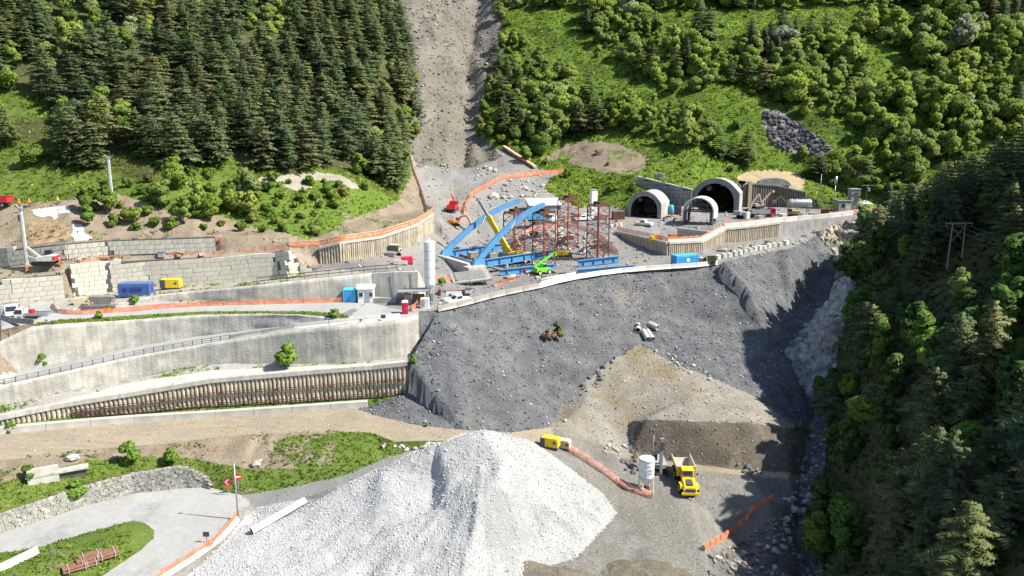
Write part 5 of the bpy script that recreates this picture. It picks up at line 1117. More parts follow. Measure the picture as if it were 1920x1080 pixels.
p = hit(1264,398); root = thing('water_tank', 'upright blue water tank beside the left tunnel portal', 'tank', hit(1258,402)); MB().lathe([(.8,0),(.8,2.7),(.6,2.95),(.2,3.0)], n=14).build('barrel', M_LBLUE, root, smooth=True); MB().lathe([(.25,3.0),(.25,3.15)], n=10).build('cap', M_DKGREY, root)
p = hit(1271,402); root = thing('control_cabinet', 'dark cabinet with white sides between the two portals', 'cabinet', p, PANG); MB().box((0,0,1.2), (2.2,1.2,2.4)).build('case', M_DKGREY, root); MB().box((1.3,0,1.2), (.3,1.3,2.5)).build('side_panel', M_WHITE, root)
# concrete culvert pipes
def pipe(label, p, an, L=2.2, r=.62, tilt=0.25, group='concrete culvert pipes on the embankment'):
    root = thing('concrete_pipe', label, 'pipe', p, 0, group, rot=(0, tilt, an)); n = 14; b = MB()
    for x in (-L/2, L/2):
        for rr_ in (r, r*.78): b.v += [(x, rr_*math.cos(2*math.pi*i/n), r + rr_*math.sin(2*math.pi*i/n)) for i in range(n)]
    for i in range(n):
        j = (i+1) % n; b.f += [(i,j,2*n+j,2*n+i), (n+i,3*n+i,3*n+j,n+j), (i,n+i,n+j,j), (2*n+i,2*n+j,3*n+j,3*n+i)]
    b.build('tube', M_CONCP, root, smooth=False); b = MB(); b.lathe([(r*1.08,0),(r*1.08,.25)], n=14, M=Matrix.Rotation(math.pi/2, 3, 'Y'), c=(L/2-.25,0,r))
    MB().lathe([(r*.77,0),(r*.77,.02)], n=14, M=Matrix.Rotation(math.pi/2, 3, 'Y'), c=(-L/2+.1,0,r)).build('bore_shade', M_DARKIN, root)  # thin black disc behind the mouth, painted shade of the pipe inside
for k, (u, v, an, tl) in enumerate([(1196,622,-1.75,.15),(1196,613,-1.9,.1),(1209,632,-1.25,.45),(1217,632,-1.2,.45),(1224,616,-.75,.2)]):
    pipe(['lower left concrete pipe with its dark mouth towards the viewer','upper left small concrete pipe mouth on the embankment','left one of the two parallel concrete pipes','right one of the two parallel concrete pipes','rightmost concrete pipe opening towards the gorge'][k], hit(u, v), an, [1.2,.9,2.8,2.8,2.2][k], [.6,.45,.6,.6,.66][k], tl)
for u, v, lb in ((996,443,'left dark culvert pipe mouth among the bowl boulders'),(1005,442,'right dark culvert pipe mouth among the bowl boulders')):
    pipe(lb, hit(u, v), -1.5, 1.6, .65, .05, 'culvert mouths in the bowl')
# long white pipe lying on the heap's foot
a = hit(472,1002); c = hit(572,944); root = thing('long_pipe', 'long white pipe lying at the left foot of the white heap', 'pipe', a + Vector((0,0,.5)))
L_ = c - a; MB().cyl((0,0,0), L_, .5, n=14, caps=False).build('tube', M_WHITE, root, smooth=True); MB().cyl(L_*.02, L_*.022, .47, n=14).build('bore_shade', M_DARKIN, root)  # black disc in the pipe end stands in for the shade within
# brown tube bundles on the island
def bundle(label, u, v, an, L=3.0, n=5, rows=2, r=.16, m=M_BROWNP, group='brown tube bundles'):
    p = hit(u, v); root = thing('tube_bundle', label, 'tubes', p, an, group)
    for k in range(rows):
        for i in range(n - k): MB().cyl((-L/2, (i-(n-k-1)/2)*2*r, r + k*r*1.75), (L/2, (i-(n-k-1)/2)*2*r, r + k*r*1.75), r, n=8).build('tube', m, root)
    for x in (-L*.3, L*.3): MB().box((x,0,r*rows), (.08, n*2*r+.1, r*2*rows+.05)).build('strap', M_CONCP, root)
BA = face_ang(130,1062,220,1035)
bundle('front left brown tube bundle on the hairpin island', 144,1066, BA, 3.2); bundle('middle brown tube bundle on the hairpin island', 168,1052, BA, 3.0); bundle('right brown tube bundle on the hairpin island', 202,1042, BA, 2.6, 6); bundle('small front brown tube bundle on the hairpin island', 172,1060, BA, 1.6, 3); bundle('back brown tube bundle on the hairpin island', 170,1045, BA, 2.8, 4)
# timber / beam stacks behind the orange fence
def stack(label, u, v, an, L, nx, nz, w_, h_, m, group='timber stacks', cat='stack', name='timber_stack'):
    root = thing(name, label, cat, hit(u, v), an, group)
    for k in range(nz):
        for i in range(nx): MB().box((random.uniform(-.25,.25), (i-(nx-1)/2)*w_*1.1, (k+.5)*h_*1.08), (L*random.uniform(.88,1.05), w_, h_)).build('beam', m, root)
M_GWOOD = mat('weathered_timber', (.24,.22,.2), .95, var=.3, scale=3)
stack('tall stack of grey weathered planks behind the orange fence', 192,568, CA, 4.2, 4, 6, .4, .22, M_GWOOD)
stack('long low stack of dark grey sheet piles behind the orange fence', 185,579, CA, 5.6, 3, 3, .5, .22, mat('grey_sheet_pile', (.15,.145,.15), .7, var=.2, scale=2))
stack('short stack of pale timber at the left end of the fenced store', 150,570, CA+.3, 2.2, 3, 4, .5, .3, M_TAN); stack('pallet pile of mixed pale timber in the fenced store', 162,576, CA-.2, 1.6, 3, 3, .45, .25, M_WOOD)
p = hit(140,552) + Vector((0,.5,0)); root = thing('concrete_cell', 'open concrete block cell against the long block wall', 'block', p, CA); MB().box((0,0,.8), (1.8,1.2,1.6)).build('body', M_BLOCK, root, bevel=.03); MB().box((1.0,-.2,.8), (.2,1.4,1.7)).build('side', M_CONCW, root)
for u, v, s in ((140,586,.6),(107,582,.5)):
    o = bpy.data.objects.new('sand_bag', MB().rock((0,0,0), 1, (1,.85,.8)).mesh('sand_bag', mat('white_bag', (.7,.68,.62), .9))); COL.objects.link(o); o.location = hit(u, v) + Vector((0,0,.35)); o.scale = (s,s*.8,s); tag(o, 'white sack beside the orange fence near the timber, %s one' % ('larger' if s > .55 else 'smaller'), 'sack', 'white sacks', 'thing')
# low concrete wall left of hairpin and platform odds
a = hit(52,908); c = hit(165,892); panel_wall('low_concrete_wall', 'low pale concrete wall in the grass above the dry stone wall', (a.x,a.y,0), (c.x,c.y,0), min(a.z,c.z)-.3, a.z+.9, c.z+1.3, 4.0, 3.0, M_CONCP, 'wall', .5)
# ------------------------------------------------------------------ signs
def sign(label, p, an, h, w_, hh, m, name='road_sign'):
    root = thing(name, label, 'sign', p, an); MB().cyl((0,0,-.3), (0,0,h+hh), .05, n=6).build('post', M_STEEL, root); MB().box((0,-.08,h+hh/2), (w_,.05,hh)).build('panel', m, root); return root
s = sign('red chevron sign with a white arrow pointing left at the hairpin', hit(428,928), -.1, 1.6,1.25,1.0, M_RED)
b = MB()
for sg in (-1, 1): b.add([(.38,-.115,2.1+sg*.45),(.1,-.115,2.1+sg*.45),(-.42,-.115,2.1),(-.1,-.115,2.1)], [(0,1,2,3)])
b.build('white_arrow', M_WHITE, s); MB().box((0,-.1,1.35), (1.3,.05,.35)).build('orange_plate', M_ORANGE, s)
s = thing('no_entry_sign', 'round red no entry sign beside the lamp post', 'sign', hit(448,925), .3); MB().cyl((0,0,-.3), (0,0,3.0), .05, n=6).build('post', M_STEEL, s)
MB().cyl((0,-.06,2.7), (0,-.1,2.7), .55, n=20).build('disc', M_RED, s); MB().box((0,-.12,2.7), (.8,.03,.2)).build('white_bar', M_WHITE, s)
for u, v, lb, sz in ((293,549,'orange warning sign on the block wall above the compressor',.6),(302,563,'orange warning sign in front of the compressor',.7),(229,652,'small yellow sign on a post at the tall shotcrete wall',.5)):
    s = thing('warning_sign', lb, 'sign', hit(u, v), 0); MB().cyl((0,0,-.2), (0,0,1.4), .04, n=6).build('post', M_STEEL, s); MB().box((0,-.06,1.0), (sz*1.3,.04,sz)).build('white_plate', M_WHITE, s); MB().prism([(-sz*.6,1.0+sz*.5),(sz*.6,1.0+sz*.5),(0,1.0+sz*1.5)], -.09, -.05).build('orange_triangle', M_ORANGE, s)
for u, v, lb in ((388,1017,'small grey sign seen from behind on the hairpin net'),(719,606,'dark back of a road sign above the white barriers')):
    sign(lb, hit(u, v), 0, .9,.85,.7, M_DKGREY)
s = sign('white arrow sign at the end of the grey barriers by the parked trucks', hit(88,607), 0, .3,.8,.6, M_WHITE); MB().prism([(-.1,.35),(.3,.6),(-.1,.85)], -.12, -.1).build('red_arrow', M_RED, s)
s = sign('triangle sign on the white barrier beside the apron', hit(677,607), 0, .35,.9,.6, M_WHITE); MB().prism([(-.3,.9),(.3,.9),(0,.4)], -.12, -.1).build('red_triangle', M_RED, s)
# ------------------------------------------------------------------ pylon and wires
M_PYL = mat('grey_weathered_pole', (.2,.19,.175), .9)
pb_ = hit(1788, 500); py = thing('power_pylon', 'wooden H frame power pylon on the dark slope', 'pylon', pb_, .0)
ztop = D(1790, 417, pb_.y).z - pb_.z; print('pylon', pb_, ztop)
for x in (-1.2, 1.4): MB().cyl((x,0,-.5), (x*.9,0,ztop), .16, .12, 7).build('pole', M_PYL, py)
MB().box((.1,0,ztop-.15), (5.0,.2,.22)).build('crossarm', M_PYL, py); MB().bar((-1.2,0,ztop*.55), (1.3,0,ztop*.9), .1).bar((1.4,0,ztop*.55), (-1.1,0,ztop*.9), .1).build('cross_brace', M_PYL, py)
for x in (-2.3,.1,2.5): MB().cyl((x,0,ztop-.25), (x,0,ztop-.8), .07, n=6).build('insulator', M_DKGREY, py)
M_WIRE = mat('wire', (.2,.2,.21), .5, metal=.3)
for k, x in enumerate((-2.3,.1,2.5)):
    a = pb_ + Vector((x,0,ztop-.85)); c = Vector((a.x + 26 + k*1.5, a.y - 80, a.z - 3)); root = thing('power_line', ['left','middle','right'][k] + ' wire of the power line leaving the pylon', 'cable', a, group='power line wires'); b = MB(); n = 24
    def wp(t): q = a.lerp(c, t); q.z -= 4 * 3.0 * t * (1 - t); return q - a
    for i in range(n): b.cyl(wp(i/n), wp((i+1)/n), .022, n=4, caps=False)
    b.build('conductor', M_WIRE, root)
    c2_ = Vector((a.x - 8, a.y + 95, a.z + 4)); b = MB()
    def wq(t): q = a.lerp(c2_, t); q.z -= 4 * 3.0 * t * (1 - t); return q - a
    for i in range(n): b.cyl(wq(i/n), wq((i+1)/n), .022, n=4, caps=False)
    b.build('back_span', M_WIRE, root)

# white sheets draped on the cut bank
def drape(label, poly, n, m, lift=.1):
    us = [q[0] for q in poly]; vs = [q[1] for q in poly]; b = MB(); idx = {}
    U = np.linspace(min(us), max(us), n); V = np.linspace(min(vs), max(vs), n)
    for i in range(n - 1):
        for j in range(n - 1):
            c = ((U[i] + U[i+1]) / 2 + 4 * vnoise(i, j, 5, 5), (V[j] + V[j+1]) / 2)
            if not inpoly(np.array([c]), poly)[0]: continue
            f = []
            for a, d_ in ((i,j),(i+1,j),(i+1,j+1),(i,j+1)):
                if (a, d_) not in idx:
                    p = hit(U[a], V[d_]); nn = (CAMP - p).normalized(); idx[(a, d_)] = len(b.v); b.v.append(tuple(p + nn * (lift + .12 * random.random())))
                f.append(idx[(a, d_)])
            b.f.append(tuple(f))
    o = b.build('draped_sheet', m, None, smooth=True); tag(o, label, 'sheet', None, 'thing')
M_SHEET = mat('white_geotextile', (.45,.45,.44), .9, col2=(.7,.7,.69), scale=.8, bump=.5)
drape('wide white sheet hanging on the bank below the people on the bench', [(55,394),(85,389),(125,386),(132,398),(112,400),(104,412),(92,404),(80,408),(66,404)], 34, M_SHEET)
drape('narrow white sheet hanging on the bank right of the drilling rig mast', [(136,420),(150,420),(156,436),(175,446),(160,451),(138,452),(132,440)], 28, M_SHEET)
drape('brown fresh soil cut on the bank behind the drilling rig mast', [(52,412),(95,410),(132,424),(130,450),(60,460),(50,440)], 30, mat('fresh_soil', (.2,.14,.08), .95, col2=(.34,.25,.15), scale=.9, bump=.8), .05)
make_zone_objects()
# ------------------------------------------------------------------ vehicles (local x = forward)
_WH = {}
def wheel(root, x, y, r, w_, rim=M_GREYP):
    k = (round(r, 2), round(w_, 2), rim.name)
    if k not in _WH:
        t = MB(); t.lathe([(r*.6,-w_/2),(r*.92,-w_/2),(r,-w_*.3),(r,w_*.3),(r*.92,w_/2),(r*.6,w_/2)], n=14, M=Matrix.Rotation(math.pi/2, 3, 'X'))
        q = MB(); q.lathe([(r*.58,-w_/2-.02),(r*.58,w_/2+.02)], n=12, M=Matrix.Rotation(math.pi/2, 3, 'X')); _WH[k] = (t.mesh('wheel', M_BLACK), q.mesh('rim', rim))
    o = inst('wheel', _WH[k][0], root, (x, y, r)); inst('rim', _WH[k][1], o); return o
def cabbox(root, x0, x1, W, z0, z1, m, rake=.35, glass=True, nm='cab'):
    """cab with raked windscreen at x1 side"""
    h = z1 - z0; MB().prism([(x0,z0),(x1,z0),(x1,z0+h*.45),(x1-rake,z1),(x0,z1)], -W/2, W/2).build(nm, m, root, bevel=.04)
    if glass:
        a = Vector((x1, 0, z0+h*.48)); b = Vector((x1-rake, 0, z1-.1)); d = b - a; g = MB(); n_ = Vector((d.z, 0, -d.x)).normalized() * .03
        g.add([(a.x+n_.x, -W*.43, a.z+n_.z), (a.x+n_.x, W*.43, a.z+n_.z), (b.x+n_.x, W*.4, b.z+n_.z), (b.x+n_.x, -W*.4, b.z+n_.z)], [(0,1,2,3)]); g.build('windscreen', M_GLASS, root)
        for s in (-1, 1):
            g = MB(); yy = s*(W/2+.015); g.add([(x0+.15,yy,z0+h*.5),(x1-.12,yy,z0+h*.5),(x1-rake-.08,yy,z1-.12),(x0+.15,yy,z1-.12)], [(0,1,2,3)]); g.build('side_window', M_GLASS, root)
def lights(root, x, W, z, m=None):
    for s in (-1, 1): MB().box((x, s*W*.38, z), (.06,.28,.16)).build('headlight', m or M_WHITE, root)
def truck(name, label, p, an, cabm, L=6.5, W=2.3, H=2.5, body='flat', bodym=M_GREYP, axles=(.0,), cat='truck', wr=.45, cablen=1.7):
    root = thing(name, label, cat, p, an); x1 = L/2; x0 = x1 - cablen
    MB().box((0,0,wr+.12), (L*.96,W*.5,.25)).build('chassis', M_DKGREY, root); cabbox(root, x0, x1, W*.94, wr*.9, H, cabm); lights(root, x1+.02, W, wr*1.3)
    MB().box((x1+.03,0,wr*.85), (.12,W*.95,.25)).build('bumper', M_DKGREY, root)
    bl = L - cablen - .15; bx = -L/2 + bl/2; zb = wr*2 + .1
    MB().box((bx,0,zb), (bl,W,.14)).build('load_floor', bodym, root)
    if body == 'flat':
        for s in (-1,1): MB().box((bx,s*(W/2-.04),zb+.24), (bl,.07,.4)).build('side_board', bodym, root)
        MB().box((-L/2+.04,0,zb+.24), (.07,W,.4)).build('tail_board', bodym, root)
        q = MB(); xr = -L/2 + bl - .08
        for s in (-1,1): q.bar((xr,s*W*.42,zb), (xr,s*W*.42,H+.25), .07)
        q.bar((xr,-W*.42,H+.25), (xr,W*.42,H+.25), .07); q.build('headboard', M_STEELBR, root)
    elif body == 'tip':
        for s in (-1,1): MB().box((bx,s*(W/2-.04),zb+.6), (bl,.1,1.1)).build('side_board', bodym, root)
        MB().box((-L/2+.05,0,zb+.55), (.1,W,1.0)).build('tail_board', bodym, root); MB().box((-L/2+bl-.05,0,zb+.7), (.1,W,1.3)).build('front_board', bodym, root)
    elif body == 'box': MB().box((bx,0,zb+1.15), (bl,W,2.2)).build('box_body', bodym, root, bevel=.05)
    wheel_x = [x1 - cablen*.55] + [-L/2 + bl*f for f in axles]
    for x in wheel_x:
        for s in (-1,1): wheel(root, x, s*(W/2-.18), wr, .3)
    for s in (-1,1): MB().box((x1-.25,s*(W/2+.12),H*.72), (.12,.16,.35)).build('mirror', M_DKGREY, root)
    return root
def car(name, label, p, an, m, prof, L, W, cat='car', wr=.34, glass=((.0,.0),)):
    root = thing(name, label, cat, p, an); MB().prism(prof['body'], -W/2, W/2).build('body', m, root, bevel=.06)
    MB().prism(prof['cabin'], -W*.44, W*.44).build('cabin', m, root, bevel=.05)
    for s in (-1,1):
        g = MB(); g.add([(x, s*(W*.44+.012), z) for x, z in prof['win']], [tuple(range(len(prof['win'])))]); g.build('side_window', M_GLASS, root)
    (xa,za),(xb,zb) = prof['screen']; g = MB(); g.add([(xa+.03,-W*.38,za),(xa+.03,W*.38,za),(xb+.03,W*.36,zb),(xb+.03,-W*.36,zb)], [(0,1,2,3)]); g.build('windscreen', M_GLASS, root)
    for x in prof['ax']:
        for s in (-1,1): wheel(root, x, s*(W/2-.1), wr, .22, M_STEEL)
    lights(root, L/2+.0, W, .7); return root
PICK = {'body':[(-2.6,.35),(2.6,.35),(2.62,.75),(2.3,1.0),(1.2,1.08),(-2.55,1.05)],'cabin':[(-.75,1.0),(1.25,1.05),(.55,1.78),(-.6,1.8)],'win':[(-.5,1.12),(.95,1.12),(.5,1.66),(-.5,1.66)],'screen':((1.22,1.1),(.62,1.7)),'ax':(1.65,-1.6)}
VAN = {'body':[(-2.6,.3),(2.6,.3),(2.6,.9),(2.1,1.25),(-2.6,1.25)],'cabin':[(-2.6,1.2),(2.1,1.2),(1.3,2.25),(1.0,2.35),(-2.6,2.35)],'win':[(.2,1.4),(1.7,1.4),(1.2,2.05),(.2,2.05)],'screen':((2.1,1.3),(1.38,2.15)),'ax':(1.7,-1.6)}
car('pickup', 'white pickup parked beside the barriers below the tall silo', hit(858,572) + Vector((0,1.2,0)), face_ang(830,575,880,567) + math.pi, M_WHITE, PICK, 5.2, 1.85)
car('van', 'white van parked beside the long white roofed shed', hit(1034,416) + Vector((0,.8,0)), -1.9, M_WHITE, VAN, 5.2, 2.0, 'van')
car('pickup', 'white pickup parked on the terrace before the left tunnel portal', hit(1208,424) + Vector((0,.8,0)), math.pi - .55, M_WHITE, PICK, 5.2, 1.85)
car('pickup', 'white pickup half hidden behind the rightmost lattice tower', hit(1092,414), .25, M_WHITE, PICK, 5.2, 1.85)
t = truck('flatbed_truck', 'white flatbed truck with a red tank on its bed beside the grey barriers', hit(56,603) + Vector((0,1.4,0)), math.pi + .02, M_WHITE, 6.2, 2.1, 2.2, 'flat', M_STEEL, (.25,))
MB().box((.3,0,1.55), (.95,.8,.9)).build('red_tank', M_RED, t, bevel=.06)
truck('flatbed_truck', 'white truck parked facing the viewer at the left edge', hit(20,597) + Vector((-1.2,2.8,0)), -1.1, M_WHITE, 6.0, 2.2, 2.3, 'flat', M_GREYP, (.25,))
truck('crane_truck', 'red truck at the left edge of the upper bench', hit(2,388) + Vector((-1.5,0,0)), 3.1, M_RED, 7.5, 2.4, 2.8, 'tip', M_RED, (.2,.45), wr=.5)
ct = truck('loader_truck', 'red truck with a folded loading crane on the gravel road below the scree', hit(848,398) + Vector((0,1.5,0)), 1.5, M_RED, 7.5, 2.5, 2.9, 'tip', M_RED, (.22,.42), wr=.5)
MB().bar((1.4,0,1.4), (1.4,0,4.0), .3).bar((1.4,0,4.0), (.6,.6,5.2), .22).bar((.6,.6,5.2), (1.4,0,3.2), .18).build('loading_crane', M_MAG, ct)
truck('box_truck', 'light blue truck between the two arch towers', hit(1010,418) + Vector((0,1,0)), .1, M_LBLUE, 6.5, 2.4, 2.7, 'tip', M_LBLUE, (.25,), wr=.48)
truck('tipper_truck', 'magenta and grey tipper truck in front of the pile headwall', hit(1432,408) + Vector((0,1.4,0)), .08, M_MAG, 7.4, 2.5, 2.8, 'tip', M_GREYP, (.2,.42), wr=.55)
truck('site_dumper', 'small olive and yellow dumper at the right end of the white barriers', hit(1329,497), 2.9, mat('olive_paint', (.2,.18,.04), .6), 3.2, 1.9, 1.9, 'tip', mat('olive_paint', (.2,.18,.04), .6), (.25,), 'dumper', .45, 1.0)
# articulated dump truck
pA = hit(1279,890); pB = hit(1291,928); root = thing('articulated_dump_truck', 'yellow articulated dump truck facing the viewer in the lower yard', 'dump truck', (pA.x+pB.x, pA.y+pB.y, 0), vec2(pA, pB)); root.location = ((pA.x+pB.x)/2, (pA.y+pB.y)/2 + .3, (pA.z+pB.z)/2)
MB().prism([(2.2,.75),(5.0,.75),(5.1,1.2),(4.9,1.9),(2.3,2.25)], -1.05, 1.05).build('hood', M_YEL, root, bevel=.15); MB().box((3.7,0,2.12), (2.2,1.0,.12)).build('hood_grille', M_DKGREY, root); MB().box((5.08,0,1.25), (.08,1.5,.55)).build('front_grille', M_DKGREY, root)
MB().box((5.0,0,.7), (.3,2.7,.45)).build('bumper', M_YEL, root, bevel=.05); lights(root, 5.12, 2.6, 1.5)
for s in (-1,1): MB().prism([(2.6,1.3),(4.6,1.3),(4.4,1.75),(2.9,1.75)], s*1.05, s*1.5).build('fender', M_YEL, root)
cabbox(root, .9, 2.3, 1.9, 1.6, 3.3, M_YEL, .3); MB().box((1.55,0,3.38), (1.7,2.0,.14)).build('cab_roof', M_YEL, root, bevel=.04)
MB().box((-1.8,0,1.1), (6.0,1.0,.4)).build('rear_frame', M_DKGREY, root)
q = MB(); bo = [(.4,3.0),(.3,1.6),(-4.2,1.7),(-5.2,2.6)]
def side(y, yi):
    q.add([(.55,y,3.25),(.45,y*.8,1.7),(-4.0,y*.8,1.6),(-5.3,y,2.3),(-5.0,y,3.05),(.55,yi,3.25),(.45,yi*.78,1.8),(-4.0,yi*.78,1.7),(-5.3,yi,2.3),(-5.0,yi,3.05)], [(0,1,2,3,4),(9,8,7,6,5),(0,4,9,5),(3,8,9,4)])
side(1.6,1.45); side(-1.6,-1.45); q.build('bed_sides', M_TAN, root)
MB().add([(.5,-1.25,1.75),(.5,1.25,1.75),(-4.0,1.25,1.65),(-4.0,-1.25,1.65),(-5.3,-1.45,2.3),(-5.3,1.45,2.3)], [(0,1,2,3),(3,2,5,4)]).build('bed_floor', mat('worn_bed_steel', (.36,.33,.26), .6, var=.2), root)
MB().box((.6,0,2.5), (.2,3.1,1.6)).build('bed_front', M_YEL, root); MB().bar((.6,-1.6,3.3), (.6,1.6,3.3), .25, .15).build('bed_lip', M_TAN, root)
for x in (3.5,-1.6,-3.4):
    for s in (-1,1): wheel(root, x, s*1.2, .85, .7, M_YEL)
for s in (-1,1): MB().bar((2.3,s*1.2,2.4), (2.5,s*1.45,2.9), .05).box((2.5,s*1.45,2.9), (.08,.25,.45)).build('mirror', M_DKGREY, root)
# excavators
def excavator(label, p, an, m, pose, s=1.0, name='excavator', turret=0.0):
    root = thing(name, label, 'excavator', p, an); root.scale = (s,s,s)
    for sg in (-1,1): MB().prism([(-2,.15),(-1.7,0),(1.7,0),(2,.15),(2,.7),(1.7,.9),(-1.7,.9),(-2,.7)], sg*.95, sg*1.5).build('track', M_BLACK, root)
    MB().box((0,0,.65), (1.6,1.9,.5)).build('undercarriage', M_DKGREY, root)
    MB().prism([(-2.2,1.0),(1.4,1.0),(1.4,1.5),(-.2,1.6),(-.4,2.2),(-2.1,2.2),(-2.4,1.8)], -1.3, 1.3).build('upper_body', m, root, bevel=.06)
    MB().prism([(0,1.4),(1.5,1.4),(1.4,2.9),(.2,2.95)], .35, 1.3).build('cab', m, root, bevel=.04)
    MB().prism([(.15,1.95),(1.51,1.95),(1.42,2.8),(.25,2.85)], .33, 1.33).build('cab_glass', M_GLASS, root)
    P0 = Vector((1.0,-.2,1.5)); pts = [P0] + [Vector((x,-.2,z)) for x, z in pose]
    b = MB(); b.bar(pts[0], pts[1], .4, .65).bar(pts[1], pts[2], .38, .55); b.build('boom', m, root); MB().bar(pts[2], pts[3], .34, .45).build('stick', m, root)
    MB().bar(P0 + Vector((.3,0,.2)), pts[1] + Vector((.0,0,-.2)), .16).build('cylinder', M_STEEL, root)
    c = pts[3]; MB().prism([(-.3,.3),(.5,.2),(.7,-.5),(.1,-.9),(-.6,-.5)], -.6, .6, c=c).build('bucket', M_GREYP, root); return root
excavator('grey excavator with raised arm beside the big tunnel portal', hit(1398,410) + Vector((0,1.5,0)), .25, M_GREYP, [(2.6,5.2),(4.6,7.6),(5.8,4.6)], .95)
excavator('excavator with an olive yellow bent arm beside the tipper truck', hit(1487,408) + Vector((0,1.2,0)), 2.9, mat('olive_yellow', (.36,.3,.09), .6, var=.2), [(1.6,4.6),(4.0,7.0),(5.6,5.2)], .9)
excavator('long reach excavator arm leaning against the pile headwall', hit(1415,392) + Vector((1.5,1.6,0)), .4, mat('dusty_tan_paint', (.36,.28,.18), .7, var=.2), [(2.2,3.0),(5.0,5.6),(7.0,7.2)], .8)
excavator('small orange excavator on the dark rubble behind the far arch', hit(853,424) + Vector((0,.8,0)), -.15, M_ORANGE, [(2.2,3.4),(4.2,3.6),(5.6,1.0)], .8)
# road roller
root = thing('road_roller', 'beige road roller in front of the curved pile wall', 'roller', hit(738,482) + Vector((0,1,0)), face_ang(725,484,750,476) + math.pi)
MB().lathe([(.78,-1.0),(.78,1.0)], n=18, M=Matrix.Rotation(math.pi/2, 3, 'X'), c=(2.0,0,.78)).build('drum', M_STEEL, root, smooth=False); MB().box((2.0,0,1.05), (1.9,2.5,.25)).build('drum_frame', mat('dusty_brown', (.3,.17,.13), .8), root)
MB().prism([(-2.6,.7),(-.6,.7),(-.6,1.5),(-2.4,1.6)], -.95, .95).build('engine_hood', M_TAN, root, bevel=.06); MB().prism([(-.9,1.0),(.7,1.0),(.55,2.6),(-.75,2.6)], -.85, .85).build('cab', M_GLASS, root); MB().box((-.1,0,2.7), (2.0,2.0,.14)).build('canopy', M_TAN, root)
for s in (-1,1): wheel(root, -1.6, s*.85, .75, .5, M_TAN)
# green telehandler
root = thing('telehandler', 'bright green telehandler with its boom raised beside the lying girder', 'telehandler', hit(1017,515) + Vector((0,.8,0)), face_ang(1005,517,1036,512))
MB().prism([(-2.2,.6),(1.6,.6),(1.9,.9),(1.6,1.5),(.2,1.6),(-2.2,1.7)], -1.0, 1.0).build('chassis', M_GREEN, root, bevel=.06); MB().prism([(-.7,1.4),(.9,1.4),(.6,2.5),(-.5,2.55)], -.95, .1).build('cab', M_GREEN, root, bevel=.03); MB().prism([(-.55,1.75),(.82,1.75),(.58,2.4),(-.45,2.45)], -.98, .13).build('cab_glass', M_GLASS, root)
MB().bar((-1.9,.5,1.8), (2.6,.5,4.0), .42, .45).build('boom', M_GREEN, root); MB().bar((2.4,.5,3.9), (3.7,.5,4.5), .3, .3).build('inner_boom', M_GREEN, root); MB().box((3.8,.5,4.3), (.3,1.2,.8)).build('fork_carriage', M_GREEN, root)
for x in (1.25,-1.4):
    for s in (-1,1): wheel(root, x, s*1.0, .55, .4, M_WHITE)
# yellow beam carrier beside the lattice tower
yc = truck('beam_dumper', 'yellow dumper with a tapered skip between the lattice towers', hit(1052,487) + Vector((0,1,0)), .05, M_DKGREY, 5.6, 2.2, 1.7, 'none', M_DKGREY, (.2,.45), 'dumper', .5, 1.2)
MB().prism([(-3.4,2.5),(2.4,1.9),(1.2,1.0),(-1.8,1.0)], -1.1, 1.1).build('skip', mat('ochre_paint', (.5,.3,.03), .6, var=.15), yc); MB().bar((-3.6,0,2.6), (6.0,0,1.0), .3).build('drawbar', M_BROWNP, yc)
# mobile crane
pC = hit(962,499); an = math.atan2(BX.y, BX.x); root = thing('mobile_crane', 'yellow mobile crane with its telescopic boom raised between the two blue arches', 'crane', pC + Vector((0,3,0)), an)
MB().box((0,0,1.0), (10.5,2.6,.8)).build('carrier', M_GREYP, root, bevel=.05); cabbox(root, 4.2, 6.0, 2.5, .8, 2.4, M_YEL, .4, nm='driving_cab'); MB().box((-4.2,0,1.5), (2.0,2.6,.6)).build('rear_deck', M_YEL, root); MB().box((1.6,0,1.55), (3.2,2.6,.4)).build('fender_deck', M_YEL, root)
for x in (4.6,2.9,-1.4,-2.9,-4.4):
    for s in (-1,1): wheel(root, x, s*1.1, .68, .5, M_YEL)
for x in (3.8,-3.6):
    for s in (-1,1): MB().bar((x,s*1.2,.9), (x,s*3.0,.9), .3).box((x,s*3.0,.45), (.3,.3,.9)).box((x,s*3.0,.06), (.9,.9,.12)).build('outrigger', M_WHITE, root)
cw = Vector(root.location); Mi = Matrix.Rotation(-an, 3, 'Z')
b0 = Mi @ (D(957, 478, cw.y + .5) - cw); tip = Mi @ (D(897, 374, cw.y + 2.5) - cw)
MB().box((b0.x-.2,0,2.3), (3.4,2.2,1.3)).build('slew_body', M_YEL, root, bevel=.06); MB().box((b0.x-2.4,0,2.3), (1.4,2.5,1.5)).build('counterweight', M_GREYP, root); MB().prism([(b0.x+.4,1.9),(b0.x+2.1,1.9),(b0.x+1.9,3.4),(b0.x+.6,3.5)], -1.5, -.6).build('crane_cab', M_YEL, root)
dv = tip - b0
for k, (a, c, w_, m) in enumerate(((-.04,.36,1.15,M_YEL),(.33,.66,1.0,M_YEL),(.62,.7,1.2,M_YEL),(.66,.98,.62,M_GREYP))): MB().bar(b0 + dv*a, b0 + dv*c, w_, w_*1.15).build('boom_section', m, root, bevel=.05)
MB().box(tip, (.9,.8,.8)).build('boom_head', M_STEEL, root); MB().bar(b0 + Vector((1.2,0,0)), b0 + dv*.38, .3).build('luffing_cylinder', M_DKGREY, root)
hk = MB(); hk.cyl(tip, tip - Vector((0,0,8)), .03, n=4); hk.build('hoist_rope', M_DKGREY, root); MB().box(tip - Vector((0,0,8.2)), (.35,.35,.6)).build('hook_block', M_YEL, root)
